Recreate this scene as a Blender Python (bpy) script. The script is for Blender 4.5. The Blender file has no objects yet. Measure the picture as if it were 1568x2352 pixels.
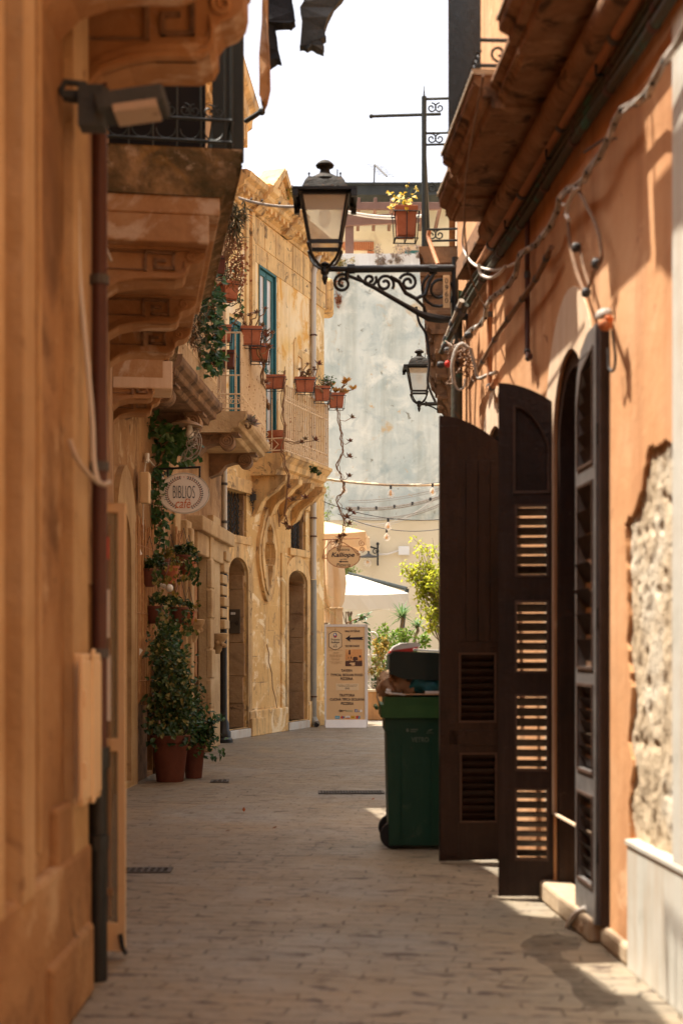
import bpy, bmesh, math, random
from mathutils import Vector as V, Matrix, geometry
R = math.radians
S = bpy.context.scene
COL = S.collection
random.seed(7)
# ------------------------------------------------ camera, sky, sun, exposure
F, CX, V0, HC = 3267.0, 784.0, 1490.0, 1.45     # the photograph measured in a 1568 x 2352 frame
cd = bpy.data.cameras.new('camera')
cam = bpy.data.objects.new('camera', cd); COL.objects.link(cam)
cam.location = (0, 0, HC); cam.rotation_euler = (R(90), 0, 0)
cd.sensor_fit = 'VERTICAL'; cd.sensor_height = 36; cd.lens = 36*F/2352
cd.shift_y = (V0-1176)/2352; cd.clip_start = 0.05; cd.clip_end = 600
cd.dof.use_dof = True; cd.dof.focus_distance = 20.5; cd.dof.aperture_fstop = 1.9
S.camera = cam
SUN = V((-1.0, 0.40, 2.7)).normalized()          # towards the sun: high, over the left roofs, slightly ahead
w = bpy.data.worlds.new('World'); S.world = w; w.use_nodes = True
nt = w.node_tree; bg = nt.nodes['Background']
sky = nt.nodes.new('ShaderNodeTexSky'); sky.sky_type = 'NISHITA'; sky.sun_disc = False
sky.sun_elevation = math.asin(SUN.z); sky.sun_rotation = math.atan2(SUN.x, SUN.y)
sky.dust_density = 8.0; sky.air_density = 0.6; sky.ozone_density = 1.0
mxs = nt.nodes.new('ShaderNodeMix'); mxs.data_type = 'RGBA'; mxs.inputs[0].default_value = .45; mxs.inputs[7].default_value = (4.6, 4.5, 4.3, 1)   # thin summer haze whitens the sky
nt.links.new(sky.outputs[0], mxs.inputs[6]); nt.links.new(mxs.outputs[2], bg.inputs[0]); bg.inputs[1].default_value = 0.15
ld = bpy.data.lights.new('sun', 'SUN'); ld.energy = 5.0; ld.angle = R(0.5); ld.color = (1.0, 0.91, 0.78)
sun = bpy.data.objects.new('sun', ld); COL.objects.link(sun); sun.location = (0, 0, 30)
sun.rotation_euler = SUN.to_track_quat('Z', 'Y').to_euler()
S.view_settings.view_transform = 'Standard'; S.view_settings.look = 'None'
S.view_settings.exposure = 1.32; S.view_settings.gamma = 1
S.view_settings.use_curve_mapping = False
S.cycles.max_bounces = 8; S.cycles.diffuse_bounces = 5; S.cycles.glossy_bounces = 3
S.cycles.transmission_bounces = 5; S.cycles.transparent_max_bounces = 8
S.cycles.use_denoising = True
S.cycles.sample_clamp_indirect = 8
# ------------------------------------------------ materials
def lin(c):
    if isinstance(c, str):
        c = c.lstrip('#'); c = [int(c[i:i+2], 16)/255 for i in (0, 2, 4)]
        c = [x/12.92 if x <= .04045 else ((x+.055)/1.055)**2.4 for x in c]
    return (c[0], c[1], c[2], 1)
class NT:
    def __init__(s, name):
        s.m = bpy.data.materials.new(name); s.m.use_nodes = True
        s.t = s.m.node_tree; s.b = s.t.nodes['Principled BSDF']; s.out = s.t.nodes['Material Output']
    def n(s, typ, **kw):
        x = s.t.nodes.new(typ)
        for k, val in kw.items(): setattr(x, k, val)
        return x
    def l(s, a, b): s.t.links.new(a, b)
    def mix(s, fac, a, b):
        x = s.n('ShaderNodeMix', data_type='RGBA'); x.clamp_factor = True
        for i, val in ((0, fac), (6, a), (7, b)):
            if hasattr(val, 'is_linked'): s.l(val, x.inputs[i])
            else: x.inputs[i].default_value = val
        return x.outputs[2]
    def noise(s, vec, scale, detail=6, rough=.6, dist=0):
        x = s.n('ShaderNodeTexNoise'); x.inputs['Scale'].default_value = scale
        x.inputs['Detail'].default_value = detail; x.inputs['Roughness'].default_value = rough
        x.inputs['Distortion'].default_value = dist
        s.l(vec, x.inputs['Vector']); return x.outputs[0]
    def ramp(s, fac, stops):
        x = s.n('ShaderNodeValToRGB'); e = x.color_ramp.elements
        while len(e) < len(stops): e.new(.5)
        for el, (p, c) in zip(e, stops): el.position = p; el.color = c if len(c) == 4 else lin(c)
        s.l(fac, x.inputs[0]); return x.outputs[0]
    def scaled(s, vec, sc):
        x = s.n('ShaderNodeMapping'); x.inputs['Scale'].default_value = sc; s.l(vec, x.inputs[0]); return x.outputs[0]
G0, G1 = (0, 0, 0, 1), (1, 1, 1, 1)
def surf(name, cols, scale=1.5, rough=.85, bump=.3, bscale=30, streak=None, spots=None, metal=0, spec=.3, bdist=.02):
    k = NT(name); tc = k.n('ShaderNodeTexCoord').outputs['Object']
    n = k.noise(tc, scale, 7, .62, .3)
    L = len(cols)
    c = k.ramp(n, [(.32+.36*i/max(1, L-1), lin(x)) for i, x in enumerate(cols)]) if L > 1 else None
    if c is None:
        r = k.n('ShaderNodeRGB'); r.outputs[0].default_value = lin(cols[0]); c = r.outputs[0]
    if streak:
        sc, amt, f = streak
        m = k.noise(k.scaled(tc, (f, f, f*.09)), 1.0, 6, .65)
        c = k.mix(k.ramp(m, [(.48, G0), (.72, (amt, amt, amt, 1))]), c, lin(sc))
    for sp in (spots or []):
        sc, f, lo, hi = sp
        m = k.noise(tc, f, 8, .65, .6)
        c = k.mix(k.ramp(m, [(lo, G0), (hi, G1)]), c, lin(sc))
    k.l(c, k.b.inputs['Base Color'])
    k.b.inputs['Roughness'].default_value = rough; k.b.inputs['Metallic'].default_value = metal
    k.b.inputs['Specular IOR Level'].default_value = spec
    if bump:
        b = k.n('ShaderNodeBump'); b.inputs['Strength'].default_value = bump; b.inputs['Distance'].default_value = bdist
        k.l(k.noise(tc, bscale, 8, .68), b.inputs['Height'])
        b2 = k.n('ShaderNodeBump'); b2.inputs['Strength'].default_value = bump; b2.inputs['Distance'].default_value = bdist*3
        k.l(k.noise(tc, bscale*.12, 5, .6), b2.inputs['Height'])
        k.l(b.outputs[0], b2.inputs['Normal']); k.l(b2.outputs[0], k.b.inputs['Normal'])
    return k.m
def leafmat(name, cols, trans=.35, rough=.45, spec=.4):
    k = NT(name); g = k.n('ShaderNodeNewGeometry')
    L = len(cols)
    c = k.ramp(g.outputs['Random Per Island'], [(i/max(1, L-1), lin(x)) for i, x in enumerate(cols)])
    k.l(c, k.b.inputs['Base Color']); k.b.inputs['Roughness'].default_value = rough
    k.b.inputs['Specular IOR Level'].default_value = spec
    t = k.n('ShaderNodeBsdfTranslucent'); k.l(c, t.inputs[0])
    mx = k.n('ShaderNodeMixShader'); mx.inputs[0].default_value = trans
    k.l(k.b.outputs[0], mx.inputs[1]); k.l(t.outputs[0], mx.inputs[2]); k.l(mx.outputs[0], k.out.inputs[0])
    return k.m
def glassmat(name, col=(.9, .95, .95), alpha=.25, rough=.05):
    k = NT(name); k.b.inputs['Base Color'].default_value = lin(col)
    k.b.inputs['Roughness'].default_value = rough
    tr = k.n('ShaderNodeBsdfTransparent'); mx = k.n('ShaderNodeMixShader'); mx.inputs[0].default_value = alpha
    k.l(tr.outputs[0], mx.inputs[1]); k.l(k.b.outputs[0], mx.inputs[2]); k.l(mx.outputs[0], k.out.inputs[0])
    return k.m
def paving(name):
    k = NT(name); tc = k.n('ShaderNodeTexCoord').outputs['Object']
    wob = k.n('ShaderNodeTexNoise'); wob.inputs['Scale'].default_value = 3.0; wob.inputs['Detail'].default_value = 4
    k.l(tc, wob.inputs['Vector'])
    ad = k.n('ShaderNodeVectorMath', operation='MULTIPLY_ADD'); ad.inputs[1].default_value = (.16, .13, .06)
    k.l(wob.outputs['Color'], ad.inputs[0]); k.l(tc, ad.inputs[2])
    rot = k.n('ShaderNodeMapping'); rot.inputs['Rotation'].default_value = (0, 0, R(8)); k.l(ad.outputs[0], rot.inputs[0])
    br = k.n('ShaderNodeTexBrick'); br.offset = .43; k.l(rot.outputs[0], br.inputs[0])
    for nm, val in (('Scale', 1.0), ('Mortar Size', .008), ('Mortar Smooth', .35), ('Bias', .1), ('Brick Width', .24), ('Row Height', .115)):
        br.inputs[nm].default_value = val
    br.inputs['Color1'].default_value = lin((.245, .205, .15)); br.inputs['Color2'].default_value = lin((.218, .182, .132))
    br.inputs['Mortar'].default_value = lin((.21, .175, .12))
    # worn joints: the dark of a joint comes and goes
    gate = k.ramp(k.noise(k.scaled(tc, (2.2, 6.5, 1)), 1.3, 5, .65), [(.47, G0), (.57, G1)])
    mo = k.n('ShaderNodeMath', operation='MULTIPLY'); k.l(br.outputs['Fac'], mo.inputs[0]); k.l(gate, mo.inputs[1])
    c = k.mix(mo.outputs[0], br.outputs['Color'], lin((.03, .022, .017)))
    c = k.mix(k.ramp(k.noise(tc, .8, 6, .6), [(.44, G0), (.68, (.7, .7, .7, 1))]), c, lin((.275, .20, .115)))
    c = k.mix(k.ramp(k.noise(tc, .55, 5, .6), [(.50, G0), (.66, (.55, .55, .55, 1))]), c, lin((.25, .25, .235)))
    c = k.mix(k.ramp(k.noise(tc, 14, 8, .7), [(.5, G0), (.75, (.5, .5, .5, 1))]), c, lin((.19, .165, .125)))
    dash = k.ramp(k.noise(k.scaled(rot.outputs[0], (4.2, 11.5, 1)), 1.0, 2.5, .55, .25), [(.615, G0), (.655, G1)])
    dash2 = k.ramp(k.noise(k.scaled(rot.outputs[0], (7.5, 19, 1)), 1.0, 2, .5), [(.63, G0), (.67, (.8, .8, .8, 1))])
    c = k.mix(dash, c, lin((.075, .052, .036))); c = k.mix(dash2, c, lin((.085, .062, .045)))
    k.l(c, k.b.inputs['Base Color'])
    k.l(k.ramp(k.noise(tc, 2.5), [(.3, (.42, .42, .42, 1)), (.7, (.72, .72, .72, 1))]), k.b.inputs['Roughness'])
    b = k.n('ShaderNodeBump'); b.inputs['Strength'].default_value = .6; b.inputs['Distance'].default_value = .012; b.invert = True
    k.l(mo.outputs[0], b.inputs['Height'])
    b2 = k.n('ShaderNodeBump'); b2.inputs['Strength'].default_value = .35; b2.inputs['Distance'].default_value = .03
    k.l(k.noise(tc, 9, 7, .65), b2.inputs['Height']); k.l(b.outputs[0], b2.inputs['Normal']); k.l(b2.outputs[0], k.b.inputs['Normal'])
    return k.m
def stonewall(name, c1, c2, mort, bw, rh, stain, msize=.006, gatelo=.42):
    """plastered ashlar: block joints that show here and there, run-down stains"""
    k = NT(name); tc = k.n('ShaderNodeTexCoord').outputs['UV']; ob = k.n('ShaderNodeTexCoord').outputs['Object']
    br = k.n('ShaderNodeTexBrick'); k.l(tc, br.inputs[0])
    for nm, val in (('Scale', 1.0), ('Mortar Size', msize), ('Mortar Smooth', .3), ('Bias', 0), ('Brick Width', bw), ('Row Height', rh)):
        br.inputs[nm].default_value = val
    br.inputs['Color1'].default_value = lin(c1); br.inputs['Color2'].default_value = lin(c2); br.inputs['Mortar'].default_value = lin(c1)
    c = k.mix(k.ramp(k.noise(ob, 1.3, 7, .62, .4), [(.38, G0), (.66, G1)]), br.outputs['Color'], lin(c2))
    gate = k.ramp(k.noise(ob, 1.1, 4), [(gatelo, G0), (gatelo+.12, G1)])
    mo = k.n('ShaderNodeMath', operation='MULTIPLY'); k.l(br.outputs['Fac'], mo.inputs[0]); k.l(gate, mo.inputs[1])
    c = k.mix(mo.outputs[0], c, lin(mort))
    m = k.noise(k.scaled(ob, (4, 4, .45)), 1.0, 7, .66)
    c = k.mix(k.ramp(m, [(.53, G0), (.70, (.85, .85, .85, 1))]), c, lin(stain))
    c = k.mix(k.ramp(k.noise(ob, 6, 8, .7, .5), [(.59, G0), (.68, (.8, .8, .8, 1))]), c, lin(stain))
    c = k.mix(k.ramp(k.noise(ob, 1.7, 8, .68, .8), [(.54, G0), (.60, (.85, .85, .85, 1))]), c, lin((.86, .70, .44)))
    c = k.mix(k.ramp(k.noise(ob, 2.6, 9, .7, 1.0), [(.60, G0), (.65, (.9, .9, .9, 1))]), c, lin((.40, .255, .13)))
    c = k.mix(k.ramp(k.noise(k.scaled(ob, (9, 9, .7)), 1.0, 6, .7), [(.58, G0), (.70, (.7, .7, .7, 1))]), c, lin((.17, .105, .06)))
    k.l(c, k.b.inputs['Base Color']); k.b.inputs['Roughness'].default_value = .9; k.b.inputs['Specular IOR Level'].default_value = .15
    b = k.n('ShaderNodeBump'); b.inputs['Strength'].default_value = .5; b.inputs['Distance'].default_value = .015; b.invert = True
    k.l(mo.outputs[0], b.inputs['Height'])
    b2 = k.n('ShaderNodeBump'); b2.inputs['Strength'].default_value = .45; b2.inputs['Distance'].default_value = .03
    k.l(k.noise(ob, 11, 8, .68), b2.inputs['Height']); k.l(b.outputs[0], b2.inputs['Normal']); k.l(b2.outputs[0], k.b.inputs['Normal'])
    return k.m
M = {}
M['paving'] = paving('paving stones')
k_ = NT('damp paving'); tc_ = k_.n('ShaderNodeTexCoord').outputs['Object']; k_.b.inputs['Base Color'].default_value = (.07, .055, .04, 1); k_.b.inputs['Roughness'].default_value = .5
tr_ = k_.n('ShaderNodeBsdfTransparent'); mx_ = k_.n('ShaderNodeMixShader'); k_.l(k_.ramp(k_.noise(tc_, 3.5, 7, .65), [(.34, (.1, .1, .1, 1)), (.70, (.5, .5, .5, 1))]), mx_.inputs[0])
k_.l(tr_.outputs[0], mx_.inputs[1]); k_.l(k_.b.outputs[0], mx_.inputs[2]); k_.l(mx_.outputs[0], k_.out.inputs[0]); M['damp'] = k_.m
M['kerb'] = surf('kerb stone', [(.38, .28, .18), (.46, .36, .25)], 3, .8, .4, 20)
M['orange'] = surf('orange plaster', [(.50, .245, .105), (.57, .30, .14), (.63, .37, .20)], .9, .9, .22, 16, streak=((.36, .15, .06), .6, 4), spots=[((.66, .40, .22), 2.2, .60, .68), ((.30, .13, .055), 7, .645, .70), ((.62, .50, .38), 13, .70, .73)])
M['palearch'] = surf('pale plaster', [(.62, .45, .30), (.66, .52, .38)], 2, .9, .15, 16, streak=((.5, .3, .17), .5, 8))
M['rubble'] = surf('rubble stone', [(.44, .34, .22), (.52, .42, .29), (.58, .49, .36)], 3, .98, 1.0, 26, spots=[((.26, .18, .10), 7, .60, .70), ((.60, .54, .43), 3, .52, .66), ((.15, .10, .06), 24, .66, .70)], bdist=.02)
M['marble'] = surf('weathered marble', [(.48, .47, .41), (.56, .55, .49), (.50, .47, .40)], 2.2, .5, .08, 20, streak=((.42, .26, .12), .55, 9), spots=[((.36, .34, .28), 5, .66, .74)])
M['sand'] = stonewall('sandstone ashlar', (.80, .55, .25), (.62, .385, .15), (.20, .115, .055), .74, .44, (.26, .17, .095), .010, .54)
M['sandplain'] = surf('sandstone plain', [(.78, .54, .25), (.68, .44, .19), (.50, .32, .15)], 2.4, .9, .4, 20, streak=((.20, .13, .075), .95, 4), spots=[((.20, .13, .07), 5, .57, .66), ((.12, .08, .045), 11, .62, .70)])
M['yplaster'] = surf('pale yellow plaster', [(.84, .70, .48), (.82, .60, .32), (.76, .48, .15)], 1.1, .9, .25, 18, streak=((.48, .31, .15), .6, 5), spots=[((.68, .36, .09), 1.5, .55, .62), ((.86, .80, .68), 1.2, .60, .66), ((.30, .21, .13), 4, .62, .68)])
M['brownstone'] = surf('brown door stone', [(.34, .20, .10), (.44, .29, .16), (.26, .16, .09)], 2.2, .9, .5, 22, spots=[((.16, .10, .06), 5, .60, .68)])
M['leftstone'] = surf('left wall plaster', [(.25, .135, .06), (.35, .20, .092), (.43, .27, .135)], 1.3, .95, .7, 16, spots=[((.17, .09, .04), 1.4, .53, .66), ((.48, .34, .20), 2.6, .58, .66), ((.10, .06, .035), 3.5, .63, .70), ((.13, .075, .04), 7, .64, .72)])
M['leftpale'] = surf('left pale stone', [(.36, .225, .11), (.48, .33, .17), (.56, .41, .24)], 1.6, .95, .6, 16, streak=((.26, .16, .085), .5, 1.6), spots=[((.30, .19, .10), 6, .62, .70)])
M['corbel'] = surf('corbel stone', [(.44, .27, .14), (.38, .205, .09), (.30, .155, .07)], 2.6, .9, .3, 20, spots=[((.52, .38, .26), 1.3, .55, .60), ((.26, .15, .08), 5, .64, .72)])
M['mossy'] = surf('mossy slab stone', [(.34, .21, .10), (.12, .075, .03), (.40, .27, .16)], 3.4, .95, .6, 22, spots=[((.06, .045, .016), 3.5, .42, .66), ((.50, .38, .26), 8, .56, .72), ((.30, .17, .05), 2.2, .55, .7)])
M['darkstone'] = surf('sooty stone', [(.30, .17, .09), (.20, .12, .07), (.36, .22, .12)], 3, .9, .5, 20, spots=[((.09, .055, .035), 4, .52, .66)])
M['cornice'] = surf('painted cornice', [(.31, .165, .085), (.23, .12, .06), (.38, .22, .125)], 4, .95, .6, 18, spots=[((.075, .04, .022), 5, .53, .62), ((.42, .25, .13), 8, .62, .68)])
M['backwall'] = surf('weathered grey green wall', [(.44, .50, .47), (.60, .63, .57), (.72, .73, .65)], .7, .95, .6, 10, streak=((.33, .33, .25), .8, 1.3), spots=[((.80, .79, .69), .9, .50, .66), ((.38, .44, .42), 1.3, .54, .70), ((.56, .43, .26), 1.1, .60, .68), ((.24, .23, .17), 2.6, .63, .68), ((.60, .44, .25), 4.2, .655, .68)])
M['cream'] = surf('cream wall', [(.68, .58, .40), (.73, .63, .45)], .7, .95, .15, 12, spots=[((.58, .47, .32), 1.0, .58, .72)])
M['sheenwood'] = surf('pale glare shutter', [(.15, .14, .135), (.11, .10, .095), (.19, .18, .17)], 4, .35, .1, 30, spec=.6)  # pale grey holds both weathered paint and the sun glare on this leaf
M['woodedge'] = surf('worn shutter edge', [(.06, .036, .026), (.085, .052, .038)], 6, .5, .2, 40, spec=.25)
M['white'] = surf('white paint', [(.78, .77, .73), (.72, .70, .66)], 3, .6, .1, 20)
M['creampaint'] = surf('cream paint', [(.74, .56, .34), (.68, .50, .29)], 4, .55, .08, 20)
M['ironblack'] = surf('black iron', [(.012, .014, .016), (.02, .022, .022)], 8, .38, .1, 60, metal=.3, spec=.5)
M['rustroof'] = surf('rusty lantern roof', [(.010, .010, .009), (.018, .015, .011)], 8, .75, .3, 60, spots=[((.07, .032, .012), 40, .56, .64)], metal=.2)
M['irondark'] = surf('dark green iron', [(.02, .028, .028), (.035, .042, .04)], 8, .5, .1, 40)
M['railcream'] = surf('rusty cream railing', [(.72, .56, .36), (.66, .48, .28)], 9, .7, .1, 40, spots=[((.30, .13, .05), 11, .58, .64)])
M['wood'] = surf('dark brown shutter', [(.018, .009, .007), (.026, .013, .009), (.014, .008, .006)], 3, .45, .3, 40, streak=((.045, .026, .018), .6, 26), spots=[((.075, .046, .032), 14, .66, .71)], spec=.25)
M['teal'] = surf('teal paint', [(.025, .105, .11), (.04, .15, .15)], 4, .55, .15, 30, spots=[((.30, .28, .20), 22, .66, .70)])
M['pane'] = surf('window pane', [(.50, .42, .34), (.62, .55, .48)], 1.2, .12, 0, spec=.6)  # pale opaque colour stands in for the bright reflection in the glass
M['dark'] = surf('dark interior', [(.012, .010, .009), (.02, .016, .013)], 2, .9, 0)
M['cloth'] = surf('dark cloth', [(.012, .014, .018), (.022, .024, .028)], 5, .9, .3, 60)
M['cloth2'] = surf('grey cloth', [(.04, .05, .055), (.07, .08, .085)], 5, .9, .3, 60)
M['screen'] = surf('slate screen', [(.030, .034, .030), (.045, .048, .042)], 3, .8, .1, 40)
M['terra'] = surf('terracotta', [(.36, .105, .045), (.43, .14, .065), (.32, .09, .04)], 6, .75, .15, 30, spots=[((.55, .30, .19), 9, .66, .74)])
M['terradark'] = surf('dark terracotta', [(.115, .036, .022), (.155, .05, .03)], 6, .7, .15, 30, spots=[((.20, .10, .06), 9, .64, .74)])
M['soil'] = surf('potting soil', [(.04, .028, .018), (.07, .05, .03)], 20, .95, .6, 40)
M['binlight'] = surf('green bin rim', [(.024, .092, .026), (.034, .115, .034)], 6, .45, .05, 30)
M['bin'] = surf('dark green bin', [(.005, .046, .029), (.008, .056, .034)], 4, .45, .1, 40, streak=((.03, .075, .045), .6, 9), spots=[((.045, .085, .055), 6, .60, .72), ((.06, .06, .04), 13, .66, .70)])
M['rubber'] = surf('black rubber', [(.012, .012, .013), (.02, .02, .02)], 6, .6, .1, 40)
M['binlid'] = surf('dark bin lid', [(.010, .022, .020), (.016, .03, .026)], 5, .4, .05, 30)
M['card'] = surf('cardboard', [(.50, .33, .19), (.56, .38, .23)], 6, .9, .1, 40)
M['whitebox'] = surf('white carton', [(.66, .63, .60), (.72, .70, .67)], 4, .7, .05, 30)
M['redpack'] = surf('red plastic', [(.60, .05, .03), (.55, .04, .03)], 4, .4, 0)
M['bagbrown'] = surf('brown paper bag', [(.30, .17, .09), (.38, .24, .13)], 7, .6, .5, 14)
M['bagblue'] = surf('blue plastic bag', [(.012, .11, .14), (.03, .16, .19)], 7, .3, .5, 14)
M['signface'] = surf('sign face', [(.74, .52, .28), (.72, .50, .27)], 2, .6, .03, 20)
M['signpale'] = surf('pale sign face', [(.76, .60, .38), (.74, .58, .36)], 2, .6, .03, 20)
M['cafesign'] = surf('white sign face', [(.80, .75, .68), (.84, .79, .71)], 2, .45, .03, 20)
M['ink'] = surf('dark lettering', [(.03, .022, .030)], 2, .6, 0)
M['inkblue'] = surf('slate lettering', [(.055, .07, .085)], 2, .6, 0)
M['inkorange'] = surf('orange lettering', [(.62, .17, .045)], 2, .6, 0)
M['inkgreen'] = surf('pale green lettering', [(.22, .32, .20)], 2, .6, 0)
M['blue'] = surf('blue print', [(.05, .13, .30)], 2, .6, 0)
M['lblue'] = surf('light blue print', [(.10, .38, .55)], 2, .6, 0)
M['red'] = surf('red print', [(.50, .06, .05)], 2, .6, 0)
M['yellow'] = surf('yellow print', [(.72, .42, .05)], 2, .6, 0)
M['greyprint'] = surf('faded grey print', [(.12, .17, .13)], 2, .6, 0)
M['print1'] = surf('print ochre', [(.62, .27, .09), (.75, .42, .18)], 6, .6, 0)
M['print2'] = surf('print dark', [(.06, .03, .025), (.12, .06, .04)], 25, .6, 0)
M['pvc'] = surf('grey pvc pipe', [(.50, .47, .41), (.56, .52, .45)], 3, .5, .05, 20, spots=[((.34, .28, .2), 6, .62, .74)])
M['pipegreen'] = surf('old green pipe', [(.055, .062, .045), (.075, .06, .04)], 4, .65, .2, 30, spots=[((.035, .13, .10), 3, .54, .62), ((.14, .07, .035), 9, .62, .7)])
M['pipegrey'] = surf('grey painted pipe', [(.38, .33, .26), (.46, .36, .26)], 5, .6, .1, 30, spots=[((.12, .08, .05), 7, .6, .7)])
M['pipeorange'] = surf('orange painted pipe', [(.44, .21, .10), (.38, .17, .08)], 4, .7, .2, 30, spots=[((.20, .12, .07), 6, .58, .68)])
M['pipebrown'] = surf('brown downpipe', [(.075, .030, .022), (.10, .042, .03)], 4, .45, .05, 30)
M['bluepipe'] = surf('faded blue pipe', [(.26, .27, .24), (.34, .34, .30)], 4, .6, .1, 30, spots=[((.30, .16, .08), 9, .62, .7)])
M['cable'] = surf('grey cable', [(.45, .42, .37), (.30, .25, .20)], 25, .6, .2, 60)
M['cabledark'] = surf('dark cable', [(.03, .03, .032), (.06, .055, .05)], 25, .6, .1, 60)
M['cablebrown'] = surf('brown cable', [(.16, .09, .05), (.24, .14, .08)], 25, .6, .1, 60)
M['cablewhite'] = surf('white cable', [(.72, .68, .62), (.62, .56, .48)], 15, .5, 0)
M['canvas'] = leafmat('white canvas', [(.70, .66, .58), (.70, .66, .58)], .22, .9, .1)
M['canvaspeach'] = leafmat('peach canvas', [(.72, .52, .32), (.72, .52, .32)], .3, .9, .1)
M['canvasbeige'] = surf('beige canvas', [(.70, .52, .33), (.62, .44, .27)], 2, .9, .2, 20)
M['ochrewall'] = surf('low ochre wall', [(.62, .36, .16), (.52, .28, .12)], 2, .9, .3, 20, streak=((.32, .18, .09), .6, 5))
M['pergola'] = surf('brown pergola timber', [(.16, .085, .065), (.20, .11, .085)], 3, .7, .2, 30)
M['brick'] = surf('brick lintel', [(.42, .16, .07), (.36, .13, .06)], 9, .9, .3, 20)
M['rooffelt'] = surf('dark roof sheet', [(.03, .035, .035), (.05, .055, .055)], 3, .8, .1, 20)
M['bamboo'] = surf('bamboo matting', [(.42, .22, .08), (.34, .16, .06), (.50, .30, .12)], 9, .7, .2, 60)
M['stem'] = surf('woody stem', [(.20, .10, .05), (.28, .16, .08)], 14, .9, .4, 60)
M['bark'] = surf('bark', [(.16, .11, .07), (.24, .17, .11)], 10, .95, .5, 40)
M['bulb'] = surf('frosted bulb', [(.80, .78, .72)], 2, .25, 0, spec=.6)
M['filament'] = surf('amber filament', [(.70, .32, .06)], 2, .5, 0)
M['brass'] = surf('brown enamel', [(.36, .24, .14), (.42, .28, .17)], 5, .5, .05, 30)
M['grate'] = surf('cast iron grate', [(.07, .07, .07), (.10, .095, .09)], 9, .6, .2, 40)
M['steel'] = surf('intercom steel', [(.10, .075, .055), (.14, .11, .08)], 5, .45, .05, 40, metal=.3)
M['roof'] = surf('roof slab', [(.66, .64, .58), (.58, .55, .48)], 2, .9, .2, 20)
M['glass'] = glassmat('lantern glass', (.62, .68, .70), .36, .12)  # grey-blue body colour stands in for sky reflected in the glass
M['glassbulb'] = glassmat('bulb glass', (.95, .90, .8), .25)
M['vitrine'] = glassmat('door glass', (.30, .27, .18), .55, .12)
M['ivy'] = leafmat('ivy leaves', [(.012, .040, .012), (.03, .075, .018), (.05, .10, .022), (.018, .05, .014), (.10, .13, .03), (.40, .34, .12)], .25)
M['ivyyellow'] = leafmat('yellow ivy leaves', [(.06, .10, .02), (.20, .17, .035), (.34, .24, .05), (.42, .22, .04)], .35)
M['darkleaf'] = leafmat('dark leaves', [(.014, .055, .02), (.028, .09, .028), (.05, .13, .035), (.10, .16, .04)], .25, .35)
M['midleaf'] = leafmat('mid green leaves', [(.03, .085, .02), (.05, .12, .03), (.09, .15, .04)], .3)
M['grey'] = leafmat('grey dried leaves', [(.26, .20, .15), (.34, .26, .20), (.26, .15, .12), (.20, .22, .15)], .2, .7)
M['dryleaf'] = leafmat('dry russet leaves', [(.34, .12, .04), (.28, .09, .045), (.42, .20, .07)], .3, .7)
M['succ'] = leafmat('succulent leaves', [(.16, .05, .03), (.22, .08, .04), (.14, .11, .05), (.28, .12, .05)], .15)
M['succyel'] = leafmat('golden succulent leaves', [(.50, .22, .03), (.58, .34, .06), (.40, .14, .04)], .35)
M['sunleaf'] = leafmat('yellow green leaves', [(.30, .36, .02), (.44, .46, .03), (.55, .52, .05), (.20, .30, .03)], .6)
M['hedge'] = leafmat('hedge leaves', [(.08, .18, .02), (.16, .28, .03), (.28, .36, .06), (.05, .10, .02)], .5)
M['flowerhedge'] = leafmat('orange hedge leaves', [(.42, .22, .03), (.46, .30, .06), (.22, .20, .04), (.30, .32, .12)], .45)
M['yucca'] = leafmat('yucca blades', [(.05, .13, .04), (.10, .19, .06), (.17, .25, .09)], .4)
M['treeleaf'] = leafmat('olive tree leaves', [(.10, .16, .03), (.17, .22, .05), (.25, .28, .08), (.06, .11, .03)], .45)
M['oleander'] = leafmat('bronze leaves', [(.06, .042, .015), (.10, .075, .02), (.03, .04, .015)], .2)
M['petal'] = leafmat('white petals', [(.78, .76, .70), (.70, .55, .45)], .4)
M['yellowpetal'] = leafmat('yellow petals', [(.70, .45, .03), (.75, .52, .05), (.62, .60, .30)], .4)
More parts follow.
